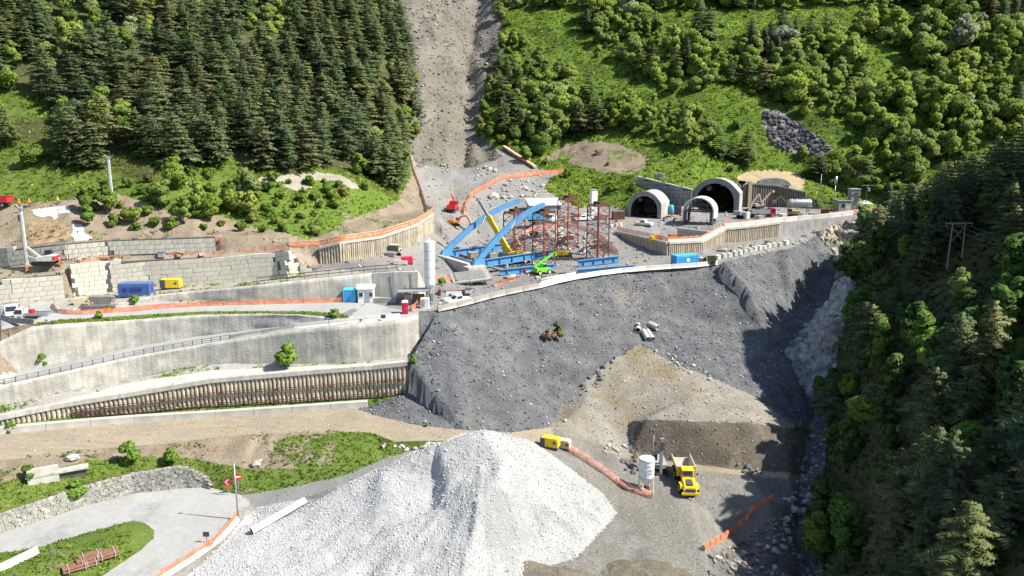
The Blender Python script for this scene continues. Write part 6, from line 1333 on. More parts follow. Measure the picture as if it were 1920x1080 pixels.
# inclined prop
a = hit(984,478); c = D(955,418, a.y + 3); root = thing('steel_prop', 'pale inclined steel prop beside the crane under the near arch', 'prop', a); MB().cyl((0,0,0), c - a, .2, n=8).build('tube', M_TAN, root); MB().box((0,0,.1), (.8,.8,.2)).build('base_plate', M_STEELBR, root)
for u, v, lb in ((893,484,'left grey crate between the arch feet'),(925,492,'right grey crate between the arch feet')):
    p = bp(A0, 4 if u < 900 else 7, 9 if u < 900 else 5, 27.4); root = thing('ballast_crate', lb, 'crate', p, ang); MB().box((0,0,.75), (2.2,1.8,1.5)).build('body', mat('olive_grey_crate', (.22,.22,.17), .8), root, bevel=.04); MB().box((0,0,1.55), (2.3,1.9,.1)).build('lid', M_GREYP, root)
# ------------------------------------------------------------------ drilling rigs
def rig(label, p, an, H, m, mastx=-2.2, body=True, name='drilling_rig'):
    root = thing(name, label, 'drilling rig', p, an)
    if body:
        for sg in (-1,1): MB().prism([(-2,.1),(2,.1),(2.2,.5),(2,.85),(-2,.85),(-2.2,.5)], sg*.75, sg*1.2).build('track', M_BLACK, root)
        MB().prism([(-1.2,.9),(2.4,.9),(2.4,2.0),(1.2,2.1),(-1.2,1.7)], -1.1, 1.1).build('engine_house', m, root, bevel=.06); MB().box((2.2,0,1.5), (.5,2.2,.9)).build('tail_panel', M_RED, root); MB().box((.6,.7,2.3), (1.2,.8,1.3)).build('cab', M_GLASS, root)
        MB().bar((-.8,0,1.6), (mastx+.3,0,3.6), .35, .4).build('boom_arm', m, root); MB().bar((-.6,0,1.2), (mastx+.2,0,1.8), .25).build('lower_arm', m, root)
    MB().box((mastx,0,H/2), (.42,.42,H)).build('mast', m, root); MB().box((mastx,0,H*.97), (.7,.6,.5)).build('mast_head', M_STEEL, root); MB().box((mastx-.35,0,H*.82), (.4,.7,1.3)).build('rotary_head', M_DKGREY, root)
    MB().cyl((mastx-.4,0,0), (mastx-.4,0,H*.8), .08, n=6).build('drill_rod', M_STEEL, root); MB().bar((mastx,0,H*.97), (mastx-.8,0,H*1.04), .12).build('crown_arm', m, root); return root
M_RIG = mat('pale_rig_paint', (.55,.55,.52), .5, var=.15, scale=2)
p = hit(60,505); p = Vector((p.x, D(60,505,153).y, gz(D(60,505,153).x, 153))); rig('tall drilling rig with white body on the terrace at the left', D(85,497,154.5), .05, 11.5, M_RIG, -3.4)
rig('slender white drill mast on the grass bench below the pines', hit(213,366), .1, 8.5, M_RIG, -.3, False)
rig('small drill rig behind the conical bottomed silo', hit(1237,888) + Vector((0,1,0)), 1.6, 6.5, M_GREYP, -1.6)
# ------------------------------------------------------------------ people
def person_mesh(name, torso, legs, seed, walk=.12, arm=.2):
    V = [(0,0,.95),(0,0,1.2),(0,0,1.42),(0,0,1.52),(0,.02,1.66),(.1,0,.9),(.12,walk*.5,.5),(.12,walk,.06),(.12,walk-.16,.03),(-.1,0,.9),(-.12,-walk*.5,.5),(-.12,-walk,.06),(-.12,-walk-.16,.03),(.2,0,1.4),(.27,-arm*.3,1.12),(.28,-arm,.86),(-.2,0,1.4),(-.27,arm*.2,1.12),(-.28,arm*.2,.86)]
    E = [(0,1),(1,2),(2,3),(3,4),(0,5),(5,6),(6,7),(7,8),(0,9),(9,10),(10,11),(11,12),(2,13),(13,14),(14,15),(2,16),(16,17),(17,18)]
    Rr = [.15,.16,.16,.07,.11,.1,.075,.055,.05,.1,.075,.055,.05,.08,.06,.045,.08,.06,.045]
    me = bpy.data.meshes.new('tmp'); me.from_pydata(V, E, []); o = bpy.data.objects.new('tmp', me); COL.objects.link(o)
    o.modifiers.new('s', 'SKIN'); sk = me.skin_vertices[0].data
    for i, r_ in enumerate(Rr): sk[i].radius = (r_, r_ * .85); sk[i].use_root = i == 0
    md = o.modifiers.new('d', 'SUBSURF'); md.levels = 1; md.render_levels = 1
    dg = bpy.context.evaluated_depsgraph_get(); m = bpy.data.meshes.new_from_object(o.evaluated_get(dg)); bpy.data.objects.remove(o); m.name = name; m.materials.clear()
    for mm in (legs, torso, mat('skin', (.4,.24,.17), .7), M_BLACK): m.materials.append(mm)
    for pg in m.polygons:
        z = pg.center.z; pg.material_index = 3 if z < .12 else (0 if z < .93 else (1 if z < 1.5 else 2))
        if abs(pg.center.x) > .2 and z < .95: pg.material_index = 2
        pg.use_smooth = True
    return m
M_HV = mat('orange_workwear', (.85,.2,.04), .8); M_HVR = mat('red_workwear', (.7,.06,.04), .8); M_HVY = mat('yellow_workwear', (.7,.62,.05), .8); M_NAVY = mat('dark_trousers', (.04,.045,.07), .9)
PM = {'o': person_mesh('person_body', M_HV, M_NAVY, 1), 'r': person_mesh('person_body', M_HVR, M_HVR, 2, .05), 'y': person_mesh('person_body', M_HVY, M_NAVY, 3, .16), 'oo': person_mesh('person_body', M_HV, M_HV, 4, .08)}
HELM = MB().lathe([(.17,0),(.125,.02),(.125,.07),(.09,.13),(.03,.15)], n=10).mesh('helmet', M_WHITE); HELMY = MB().lathe([(.17,0),(.125,.02),(.125,.07),(.09,.13),(.03,.15)], n=10).mesh('helmet', M_YEL)
def person(k, p, rz, label, hm=HELM):
    o = bpy.data.objects.new('person', PM[k]); COL.objects.link(o); o.location = p; o.rotation_euler = (0,0,rz); tag(o, label, 'person', None, 'thing'); inst('helmet', hm, o, (0,.0,1.68)); return o
for k, u, v, rz, lb in (('oo',866.5,397,.3,'person in orange clothes standing just right of the red truck, nearer one'),('r',873.5,396,2,'person in red clothes farther right of the red truck'),('r',860.5,396.5,1,'person in red beside the rear of the red truck'),('o',37,390,.5,'person in an orange vest on the upper bench, next to the red truck'),('o',56,388,1.5,'bending person in an orange vest on the upper bench'),('y',109,384,.2,'person in yellow jacket on the upper bench, rightmost of three'),('oo',51,511,.4,'person in orange at the foot of the tall drilling rig'),('oo',113,500,2.2,'person in orange behind the drilling rig'),('r',413,458,1,'person in red on the terrace at the end of the upper block wall')):
    person(k, hit(u, v), rz, lb, HELMY if k == 'y' else HELM)
# clutter on the upper yard
rr = random.Random(5)
for k, (u, v, m, lb) in enumerate([(1062,414,M_TAN,'tan crate beside the tall lattice tower foot'),(1075,411,M_GREYP,'grey steel box behind the tall lattice tower'),(1085,412,M_ORANGE,'orange steel skip on the upper yard'),(1100,410,M_WHITE,'white machine housing on the upper yard'),(1120,412,M_GREYP,'grey crate left of the brown hut'),(1132,413,M_TAN,'tan crate left of the brown hut'),(1383,402,M_CONCP,'pale block at the foot of the big portal'),(1400,410,M_CONCW,'white block in front of the grey excavator'),(1468,411,M_CONCW,'white box in front of the bent arm excavator'),(1495,411,M_BROWNP,'rusty frame skip below the silver tank'),(1525,408,M_TAN,'pale wooden panel box below the silver tank end'),(1225,452,M_YEL,'yellow tank inside the terrace pit'),(1234,450,M_ORANGE,'orange crate inside the terrace pit'),(1262,448,M_WOOD,'timber formwork box inside the terrace pit'),(1546,404,M_REDST,'red steel rack beside the utility building'),(1425,411,M_GREYP,'grey tray beside the tipper truck'),(985,446,M_CONCP,'pale slab at the left end of the boulder bowl')]):
    p = hit(u, v); L_, W_, H_ = rr.uniform(1.6,2.6), rr.uniform(1.2,1.8), rr.uniform(1.0,1.9); root = thing('site_crate', lb, 'crate', p, rr.uniform(-.3,.5)); MB().box((0,0,H_/2), (L_,W_,H_)).build('body', m, root, bevel=.04); MB().box((0,0,H_+.05), (L_*1.04,W_*1.04,.1)).build('lid', m, root)
    for s in (-1,1): MB().box((s*L_*.42,-W_/2-.03,H_/2), (.1,.06,H_)).build('batten', M_DKGREY, root)
for k, (u, v) in enumerate([(1146,427),(1155,425),(1163,424)]):
    o = bpy.data.objects.new('round_drum', MB().lathe([(.5,0),(.5,.5),(.45,1.0),(.2,1.05)], n=12).mesh('round_drum', M_WHITE if k != 1 else M_ORNETF)); COL.objects.link(o); o.location = hit(u, v); tag(o, ['leftmost white plastic drum on the ramp bend','faded pink plastic drum on the ramp bend','rightmost white plastic drum on the ramp bend'][k], 'drum', 'drums on the ramp', 'thing')
# ------------------------------------------------------------------ vegetation
def leaf_mat(name, stops, trans=.25, rough=.7, scale=.7, contrast=.35):
    m = bpy.data.materials.new(name); m.use_nodes = True; n = m.node_tree.nodes; l = m.node_tree.links
    b = n['Principled BSDF']; b.inputs['Roughness'].default_value = rough; b.inputs['Specular IOR Level'].default_value = .2
    oi = n.new('ShaderNodeObjectInfo'); rp = n.new('ShaderNodeValToRGB'); el = rp.color_ramp.elements
    while len(el) < len(stops): el.new(.5)
    for e, (p, c) in zip(el, stops): e.position = p; e.color = (*c, 1)
    l.new(oi.outputs['Random'], rp.inputs['Fac'])
    g = n.new('ShaderNodeNewGeometry'); nz = n.new('ShaderNodeTexNoise'); nz.inputs['Scale'].default_value = scale; nz.inputs['Detail'].default_value = 3; l.new(g.outputs['Position'], nz.inputs['Vector'])
    mr = n.new('ShaderNodeMapRange'); mr.inputs['From Min'].default_value = .3; mr.inputs['From Max'].default_value = .7; mr.inputs['To Min'].default_value = 1 - contrast; mr.inputs['To Max'].default_value = 1 + contrast; l.new(nz.outputs['Fac'], mr.inputs['Value'])
    mx = n.new('ShaderNodeVectorMath'); mx.operation = 'SCALE'; l.new(rp.outputs[0], mx.inputs[0]); l.new(mr.outputs[0], mx.inputs['Scale'])
    l.new(mx.outputs[0], b.inputs['Base Color'])
    t = n.new('ShaderNodeBsdfTranslucent'); l.new(mx.outputs[0], t.inputs['Color']); ms = n.new('ShaderNodeMixShader'); ms.inputs[0].default_value = trans
    l.new(b.outputs[0], ms.inputs[1]); l.new(t.outputs[0], ms.inputs[2]); l.new(ms.outputs[0], n['Material Output'].inputs['Surface']); return m
M_BARK = mat('bark', (.1,.075,.055), .95, var=.3, scale=3)
M_NEEDLE = leaf_mat('pine_needles', [(0,(.13,.185,.095)),(.35,(.165,.225,.1)),(.7,(.2,.25,.105)),(.88,(.25,.245,.115)),(1,(.19,.285,.09))], .45, contrast=.3)
M_NEEDLEB = leaf_mat('spruce_needles', [(0,(.095,.145,.078)),(.5,(.12,.17,.085)),(1,(.15,.2,.09))], .42, contrast=.3)
M_LEAF = leaf_mat('broad_leaves', [(0,(.12,.195,.035)),(.2,(.18,.275,.045)),(.4,(.235,.335,.05)),(.55,(.165,.23,.065)),(.7,(.28,.37,.052)),(.85,(.21,.265,.09)),(.94,(.31,.38,.065)),(1,(.3,.33,.23))], .4, contrast=.25)
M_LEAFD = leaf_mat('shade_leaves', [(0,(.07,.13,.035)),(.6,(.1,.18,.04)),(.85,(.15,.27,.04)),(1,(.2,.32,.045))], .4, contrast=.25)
M_SHRUB = leaf_mat('shrub_leaves', [(0,(.09,.15,.03)),(.4,(.14,.22,.035)),(.75,(.18,.27,.04)),(.93,(.24,.26,.05)),(1,(.2,.17,.09))], .4, scale=1.2, contrast=.25)
def np_mesh(name, V, T, mats, smooth=False, out=None):
    V = np.asarray(V, float)
    if out is not None:      # leaf faces turned outwards and shaded like the crown surface they make up
        g = np.cross(V[T[:, 1]] - V[T[:, 0]], V[T[:, 2]] - V[T[:, 0]]); o_ = out[T].mean(1); fl = (g * o_).sum(1) < 0; T = T.copy(); T[fl] = T[fl][:, ::-1]
    me = bpy.data.meshes.new(name); n = len(V); k = len(T); q = T.shape[1]
    me.vertices.add(n); me.vertices.foreach_set('co', np.asarray(V, np.float32).ravel())
    me.loops.add(k * q); me.loops.foreach_set('vertex_index', T.astype(np.int32).ravel())
    me.polygons.add(k); me.polygons.foreach_set('loop_start', np.arange(0, k * q, q, dtype=np.int32)); me.polygons.foreach_set('loop_total', np.full(k, q, np.int32))
    me.update(calc_edges=True)
    for m in (mats if isinstance(mats, (list, tuple)) else [mats]): me.materials.append(m)
    if out is not None:
        me.polygons.foreach_set('use_smooth', np.ones(k, bool)); me.normals_split_custom_set_from_vertices((out / np.linalg.norm(out, axis=1)[:, None]).tolist())
    return me
def conifer_mesh(seed, H=13.0, Rm=3.1, clear=.12, whorls=20, nb=8, droop=.18, material=None, ragged=.25, fine=1.0):
    r = np.random.default_rng(seed); V = []; 
    for wi in range(whorls):
        k = wi / (whorls - 1); z = H * (clear + (1 - clear) * (k ** .92)) ; z += r.normal() * .12
        rad = Rm * ((1 - k) ** .55) * (.6 + .4 * min(1, k * 4 + .3)) * (1 + .22 * math.sin(wi * 2.4 + seed)) + .25; n = max(4, int(nb * (1 - .45 * k))); a0 = r.random() * 6.28
        for j in range(n):
            if r.random() < .08: continue
            a = a0 + 6.283 * j / n + r.normal() * .16; L = rad * (1 + r.normal() * ragged); L = max(.25, L)
            dx, dy = math.cos(a), math.sin(a); up = .25 * k + .05
            for s in np.arange(.18, 1.0, (.115 if L > 1.2 else .2) * fine):
                s = s + r.normal() * .03; zc = z + L * (up * s - droop * s * s * 1.6) + r.normal() * .07; c = np.array([dx * L * s, dy * L * s, zc])
                wd = (L * .33 * (1.12 - s * .7) + .16) * (.55 + .45 * fine)
                for side in (-1, 1):
                    t = np.array([-dy, dx, 0]) * side; f = np.array([dx, dy, -.15 + r.normal() * .25])
                    tip = c + t * wd * (.8 + r.random() * .5) + f * wd * (.35 + r.random() * .5) + np.array([0, 0, r.normal() * .12 - .05])
                    V.append([c - f * .16 * L * .6 * fine, tip, c + f * (.2 * L * .6 + .1) * fine + np.array([0, 0, .06])])
                if r.random() < .5: V.append([c + np.array([0, 0, .0]), c + np.array([dx * .25 - dy * .2, dy * .25 + dx * .2, .28]), c + np.array([dx * .45, dy * .45, -.05])])
    for q in range(10):
        a = r.random() * 6.28; V.append([[0, 0, H + .25], [math.cos(a) * .35, math.sin(a) * .35, H - .7], [math.cos(a + .7) * .3, math.sin(a + .7) * .3, H - .75]])
    V = np.array(V).reshape(-1, 3); T = np.arange(len(V)).reshape(-1, 3)
    rr_ = np.hypot(V[:, 0], V[:, 1])[:, None] + .15; out = np.concatenate([V[:, :2] / rr_ * .8, np.full((len(V), 1), .6)], 1) + r.normal(size=V.shape) * .28
    return np_mesh('crown', V, T, material or M_NEEDLE, out=out)
def broad_mesh(seed, H=7.0, W=2.6, lobes=13, leaves=2000, size=.34, material=None, base=.18):
    r = np.random.default_rng(seed); V = []
    C = []
    for i in range(lobes):
        k = r.random(); z = H * (base + .12 + (.82 - base) * k); rr = W * (1 - abs(k - .42) * 1.05) * (.3 + .55 * r.random()); a = r.random() * 6.28
        C.append((math.cos(a) * rr * .85, math.sin(a) * rr * .85, z, W * (.34 + .24 * r.random()) * (1.1 - .45 * k)))
    C = np.array(C); w = C[:, 3] ** 2; w /= w.sum()
    idx = r.choice(lobes, leaves, p=w); d = r.normal(size=(leaves, 3)); d /= np.linalg.norm(d, axis=1)[:, None]; d[:, 2] = d[:, 2] * .85 + .12
    rad = C[idx, 3] * (1 - np.abs(r.normal(size=leaves)) * .16)
    P = C[idx, :3] + d * rad[:, None] * np.array([1, 1, .9])
    n = d + r.normal(size=(leaves, 3)) * .55; n /= np.linalg.norm(n, axis=1)[:, None]
    t = np.cross(n, r.normal(size=(leaves, 3))); t /= np.linalg.norm(t, axis=1)[:, None]; b = np.cross(n, t)
    s = size * (.6 + .8 * r.random(leaves))[:, None]
    A = P + t * s; B = P + b * s * .8; Cc = P - t * s * .9; Dd = P - b * s * .75
    V = np.stack([A, B, Cc, Dd], 1).reshape(-1, 3); T = np.arange(len(V)).reshape(-1, 4)
    cen = np.array([0, 0, H * .35]); o1 = P - cen; o1 /= np.linalg.norm(o1, axis=1)[:, None]; out = np.repeat(d * .75 + o1 * .6 + np.array([0, 0, .15]) + r.normal(size=d.shape) * .22, 4, 0)
    return np_mesh('crown', V, T, material or M_LEAF, out=out)
def trunk_mesh(H, r0, limbs=3, seed=0):
    rr = random.Random(seed); b = MB(); b.cyl((0,0,-.6), (0,0,H*.5), r0, r0*.65, 6, False).cyl((0,0,H*.5), (0,0,H*.93), r0*.65, .03, 6, False)
    for i in range(limbs):
        a = rr.random() * 6.28; z = H * rr.uniform(.25, .6); L = H * .2; b.cyl((0,0,z), (math.cos(a)*L, math.sin(a)*L, z + L*.7), r0*.35, .03, 4, False)
    return b.mesh('trunk', M_BARK)
KINDS = {
 'pine': [(conifer_mesh(s, 13.0, Rm, cl, 15, 11, .15, None, .36, .6), trunk_mesh(12, .2, 2, s)) for s, Rm, cl in ((1,3.9,.12),(2,4.5,.18),(3,3.5,.08),(4,4.2,.24),(5,3.7,.14))],
 'spruce': [(conifer_mesh(10 + s, 14, Rm, .06, 24, 9, .3, M_NEEDLEB, .18), trunk_mesh(14, .2, 0, s)) for s, Rm in ((1,2.6),(2,3.0),(3,2.4))],
 'npine': [(conifer_mesh(70 + s, 13, Rm, .1, 17, 12, .16, M_NEEDLE, .34, .42), trunk_mesh(13, .2, 2, s)) for s, Rm in ((1,3.6),(2,4.0),(3,3.3))],
 'broad': [(broad_mesh(20 + s, H, W, lb, lv, .27), trunk_mesh(H * .9, .13, 4, s)) for s, H, W, lb, lv in ((1,7,3.2,16,3200),(2,8.0,3.0,18,3300),(3,6,3.4,15,3000),(4,7.5,2.6,16,2800),(5,5.5,2.8,12,2600))],
 'poplar': [(broad_mesh(40 + s, 10, 1.5, 15, 1900, .32, base=.05), trunk_mesh(9, .15, 4, s)) for s in (1, 2)],
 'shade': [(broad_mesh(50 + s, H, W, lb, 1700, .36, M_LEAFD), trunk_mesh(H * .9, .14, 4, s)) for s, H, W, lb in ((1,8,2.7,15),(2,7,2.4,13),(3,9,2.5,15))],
 'shrub': [(broad_mesh(60 + s, H, W, 7, 420, .26, M_SHRUB, base=0), None) for s, H, W in ((1,2.0,1.3),(2,1.6,1.5),(3,2.6,1.2),(4,1.4,1.0))],
}
M_GBUSH = leaf_mat('fresh_green_leaves', [(0,(.15,.27,.04)),(1,(.2,.32,.05))], .4, scale=1.2, contrast=.25)
KINDS['gshrub'] = [(broad_mesh(80 + s, 2.1, 1.2, 9, 900, .17, M_GBUSH, base=0), None) for s in (1, 2, 3)]
def place_tree(kind, p, sc, name, label, group, cat='tree', rz=None, var=None, sz=None):
    cm, tm = KINDS[kind][var if var is not None else random.randrange(len(KINDS[kind]))]
    rz = random.random() * 6.28 if rz is None else rz; sz = sz or sc * random.uniform(.92, 1.08)
    if tm is None:
        o = bpy.data.objects.new(name, cm); COL.objects.link(o); o.location = p; o.rotation_euler = (0, 0, rz); o.scale = (sc, sc, sz); return tag(o, label, cat, group, 'thing')
    root = thing(name, label, cat, p, rz, group); e = random.uniform(.82, 1.22); root.scale = (sc * e, sc / e, sz)
    inst('crown', cm, root); inst('trunk', tm, root); return root
def scatter_plan(x0, x1, y0, y1, dist, tries, ok):
    """blue-noise points on the ground inside a photo outline"""
    cell = dist; grid = {}; out = []
    X = rng.uniform(x0, x1, tries); Yv = rng.uniform(y0, y1, tries)
    Zz = np.array([gz(x, y) for x, y in zip(X, Yv)]); keep = ok(np.stack([X, Yv, Zz], 1))
    for x, y, z in zip(X[keep], Yv[keep], Zz[keep]):
        i, j = int(x // cell), int(y // cell)
        if any((abs(x - a) ** 2 + (y - b) ** 2) < dist * dist for di in (-1, 0, 1) for dj in (-1, 0, 1) for a, b in grid.get((i + di, j + dj), ())): continue
        grid.setdefault((i, j), []).append((x, y)); out.append(Vector((x, y, z)))
    return out
def in_px(poly, extra=None):
    def f(P):
        U, V = proj(P); m = inpoly(np.stack([U, V], 1), poly)
        return m if extra is None else m & extra(P)
    return f
TREES = []   # (kind, point, scale, area)
LF = [(-60,-60),(738,-60),(752,60),(764,140),(772,220),(764,285),(735,335),(700,352),(655,325),(600,312),(540,318),(470,318),(420,312),(360,318),(300,322),(240,312),(180,318),(130,312),(95,285),(110,235),(100,195),(40,182),(-60,185)]
for p in scatter_plan(-175, -20, 180, 400, 5.2, 9000, in_px(LF)):
    u, v = proj(np.array(p)); edge = v > 255
    br = vnoise(p.x, p.y, 14, 3) > .52 or (v < 40 and vnoise(p.x, p.y, 9, 5) > .2) or (u > 690 and v > 120 and random.random() < .3)
    if br and random.random() < .8: TREES.append(('broad', p, random.uniform(.8, 1.15), 'left_forest'))
    else: TREES.append(('pine', p, random.uniform(.68, 1.08), 'left_forest'))
# right hill: hedgerows and woods
RH = [(950,-60),(1990,-60),(1990,215),(1900,255),(1800,300),(1700,360),(1665,385),(1620,372),(1560,345),(1510,312),(1460,300),(1400,300),(1330,300),(1260,285),(1190,255),(1130,245),(1060,262),(1020,285),(960,270),(935,235),(945,170),(960,100),(945,40)]
def rh_ok(P):
    m = in_px(RH)(P); U, V = proj(P); d = vnoise(P[:,0] * .8 + P[:,1] * .5, P[:,1] * .9 - P[:,0] * .3, 22, 31)
    open_ = (d > -.12) & (U < 1750) & (V > 20)
    rk = inpoly(np.stack([U, V], 1), [(1425,200),(1480,210),(1570,275),(1540,300),(1480,292),(1440,270)]) | inpoly(np.stack([U, V], 1), [(1085,250),(1190,260),(1260,305),(1100,325),(1015,312)])
    return m & ~open_ & ~rk
for p in scatter_plan(-5, 260, 258, 440, 4.5, 14000, rh_ok):
    u, v = proj(np.array(p)); c = vnoise(p.x, p.y, 18, 41)
    if (u < 1180 and v < 170 and c > .2) or c > .66 or (u > 1640 and c > .4): TREES.append((('pine' if random.random() < .6 else 'spruce'), p, random.uniform(.6, .95), 'right_hill'))
    elif c < -.62: TREES.append(('poplar', p, random.uniform(.8, 1.3), 'right_hill'))
    else: TREES.append(('broad', p, random.choice((random.uniform(.7, 1.2), random.uniform(1.0, 1.9))), 'right_hill'))
# shaded spur in the right foreground
def sp_ok(P):
    U, V = proj(P); z = zone_of(P); return (z == ZI['spur']) & (U < 2450) & (U > 1500) & (V < 1250) & (V > 150)
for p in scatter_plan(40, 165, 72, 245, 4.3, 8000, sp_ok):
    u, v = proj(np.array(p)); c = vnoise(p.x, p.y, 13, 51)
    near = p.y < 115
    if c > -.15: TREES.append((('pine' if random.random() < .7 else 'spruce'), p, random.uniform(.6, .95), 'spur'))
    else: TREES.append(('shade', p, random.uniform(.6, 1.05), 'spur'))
SPOT = [('pine',752,60,.8,'left_forest'),('pine',768,120,.9,'left_forest'),('broad',775,165,.8,'left_forest'),('pine',782,215,.75,'left_forest'),('broad',780,255,.7,'left_forest'),('pine',745,20,.8,'left_forest'),('broad',938,40,1.1,'right_hill'),('broad',945,85,1.3,'right_hill'),('pine',930,130,.8,'right_hill'),('broad',918,175,1.0,'right_hill'),('broad',905,215,.8,'right_hill'),('broad',898,242,.7,'right_hill'),('broad',920,258,.8,'right_hill'),('pine',935,190,.9,'right_hill'),('broad',1012,290,1.25,'right_hill'),('broad',985,305,.8,'right_hill'),('broad',1225,150,1.3,'right_hill'),('poplar',1195,140,1.2,'right_hill'),('pine',1105,210,1.1,'right_hill'),('pine',1085,255,.95,'right_hill'),('pine',1120,245,.9,'right_hill'),('pine',1400,310,1.0,'right_hill'),('pine',1330,75,1.1,'right_hill'),('pine',1308,70,1.15,'right_hill'),('broad',1455,130,1.2,'right_hill'),('pine',975,260,.85,'right_hill'),('broad',1505,300,.7,'right_hill'),
 ('pine',1345,295,.8,'right_hill'),('pine',1375,300,.75,'right_hill'),('pine',1520,335,.6,'right_hill'),('pine',1535,330,.65,'right_hill'),('broad',1590,345,.8,'right_hill'),('pine',1620,350,.8,'right_hill'),('broad',1660,360,.7,'right_hill'),('pine',1690,350,.9,'right_hill'),
 ('broad',62,312,1.05,'left_forest'),('pine',15,275,.7,'left_forest'),('pine',130,310,1.0,'left_forest'),('pine',175,318,.9,'left_forest'),('pine',330,318,1.0,'left_forest'),('pine',395,312,1.05,'left_forest'),('pine',415,300,.75,'left_forest'),('pine',525,300,1.0,'left_forest'),('pine',600,305,.95,'left_forest'),('pine',725,348,.95,'left_forest'),('pine',745,350,.9,'left_forest'),('pine',705,340,1.0,'left_forest'),('broad',690,318,.7,'left_forest'),('broad',760,300,.5,'left_forest'),
 ('broad',440,400,1.25,'bank'),('broad',462,380,1.1,'bank'),('broad',300,390,.9,'bank'),('broad',250,418,.85,'bank'),('broad',370,405,1.0,'bank'),('broad',395,410,.95,'bank'),('broad',345,420,.8,'bank'),('broad',200,402,.8,'bank'),('broad',160,400,.75,'bank'),('broad',165,424,.65,'bank'),('broad',330,355,1.0,'bank'),('broad',590,442,.7,'bank'),('broad',470,408,.9,'bank')]
for k, u, v, s, ar in SPOT: TREES.append((k, hit(u, v), s, ar))
WORD = {'pine': 'dark pine', 'spruce': 'slim dark spruce', 'broad': 'green broadleaf tree', 'poplar': 'narrow bright green tree', 'shade': 'leafy tree'}
def tree_label(kd, ar, u, v, s):
    size = 'large' if s > 1.02 else ('small' if s < .84 else 'middling')
    if ar == 'left_forest': return f"{size} {WORD[kd]} {'high in' if v < 110 else 'midway up' if v < 220 else 'at the lower edge of'} the left forest, {'near the left edge' if u < 230 else 'above the block walls' if u < 500 else 'beside the scree gully'}"
    if ar == 'right_hill': return f"{size} {WORD[kd]} {'high on' if v < 100 else 'midway up' if v < 200 else 'low on'} the sunlit hill, {'close to the scree' if u < 1150 else 'above the tunnels' if u < 1450 else 'above the utility building' if u < 1680 else 'towards the right edge'}"
    if ar == 'spur': return f"{size} shaded {WORD[kd]} {'at the top of' if v < 520 else 'halfway down' if v < 780 else 'at the bottom of'} the dark slope, {'beside the gorge' if u < 1680 else 'at the right edge'}"
    return f"{size} bushy green tree on the brown bank {'below the drill mast' if u < 290 else 'left of the green mound' if u < 420 else 'on the green mound'}"
NM = {'pine': 'pine_tree', 'spruce': 'spruce_tree', 'broad': 'broadleaf_tree', 'poplar': 'poplar_tree', 'shade': 'shade_tree'}
HT = {'pine': 12, 'spruce': 14, 'broad': 7, 'poplar': 10, 'shade': 8}
vis = []
for kd, p, s, ar in TREES:
    top = np.array([p.x, p.y, p.z + HT[kd] * s]); u, v = proj(top); u2, v2 = proj(np.array(p))
    if 1712 < u2 < 1878 and v < 515 and p.y < pb_.y + 3 and v2 > 400: continue
    if u2 < -90 or u2 > 2400 or v > 1090 or v2 < -40: continue
    vis.append((HT[kd] * s / p.y, kd, p, s, ar))
vis.sort(key=lambda t: -t[0]); cnt = {}; rest = {}
for sz, kd, p, s, ar in vis:
    cnt[kd] = cnt.get(kd, 0) + 1
    if cnt[kd] <= 295:
        u2, v2 = proj(np.array(p)); lb = tree_label(kd, ar, u2, v2, s); place_tree('npine' if (kd in ('pine', 'spruce') and p.y < 150) else kd, p - Vector((0, 0, .15)), s, NM[kd], lb, lb)
    else: rest.setdefault(kd, []).append((p, s))
print('trees', cnt, {k: len(v) for k, v in rest.items()})
def gn_instances(name, pts, me, label, cat):
    """one stuff object: the same crown repeated on a point cloud"""
    src = bpy.data.meshes.new(name); src.from_pydata([tuple(p) for p, s in pts], [], []); o = bpy.data.objects.new(name, src); COL.objects.link(o); tag(o, label, cat, None, 'stuff')
    at = src.attributes.new('sc', 'FLOAT', 'POINT'); at.data.foreach_set('value', [s for p, s in pts])
    ng = bpy.data.node_groups.new(name, 'GeometryNodeTree'); ng.interface.new_socket('Geometry', in_out='INPUT', socket_type='NodeSocketGeometry'); ng.interface.new_socket('Geometry', in_out='OUTPUT', socket_type='NodeSocketGeometry')
    n = ng.nodes; l = ng.links; gi = n.new('NodeGroupInput'); go = n.new('NodeGroupOutput'); ip = n.new('GeometryNodeInstanceOnPoints'); oi = n.new('GeometryNodeObjectInfo'); oi.inputs['Object'].default_value = me; oi.transform_space = 'ORIGINAL'
    na = n.new('GeometryNodeInputNamedAttribute'); na.data_type = 'FLOAT'; na.inputs['Name'].default_value = 'sc'
    rv = n.new('FunctionNodeRandomValue'); rv.data_type = 'FLOAT_VECTOR'; rv.inputs[0].default_value = (0, 0, 0); rv.inputs[1].default_value = (0, 0, 6.28)
    l.new(gi.outputs[0], ip.inputs['Points']); l.new(oi.outputs['Geometry'], ip.inputs['Instance']); l.new(na.outputs['Attribute'], ip.inputs['Scale']); l.new(rv.outputs[0], ip.inputs['Rotation'])
    l.new(ip.outputs[0], go.inputs[0]); md = o.modifiers.new('scatter', 'NODES'); md.node_group = ng; return o
for kd, pts in rest.items():
    src = next(o for o in bpy.data.objects if o.name.startswith('crown') and o.data == KINDS[kd][0][0])
    gn_instances('distant_' + NM[kd] + 's', pts, src, 'distant mass of ' + {'pine':'dark pines','broad':'round green trees','spruce':'dark spruces','poplar':'narrow trees','shade':'shaded trees'}[kd] + ' high on the slopes', 'trees')
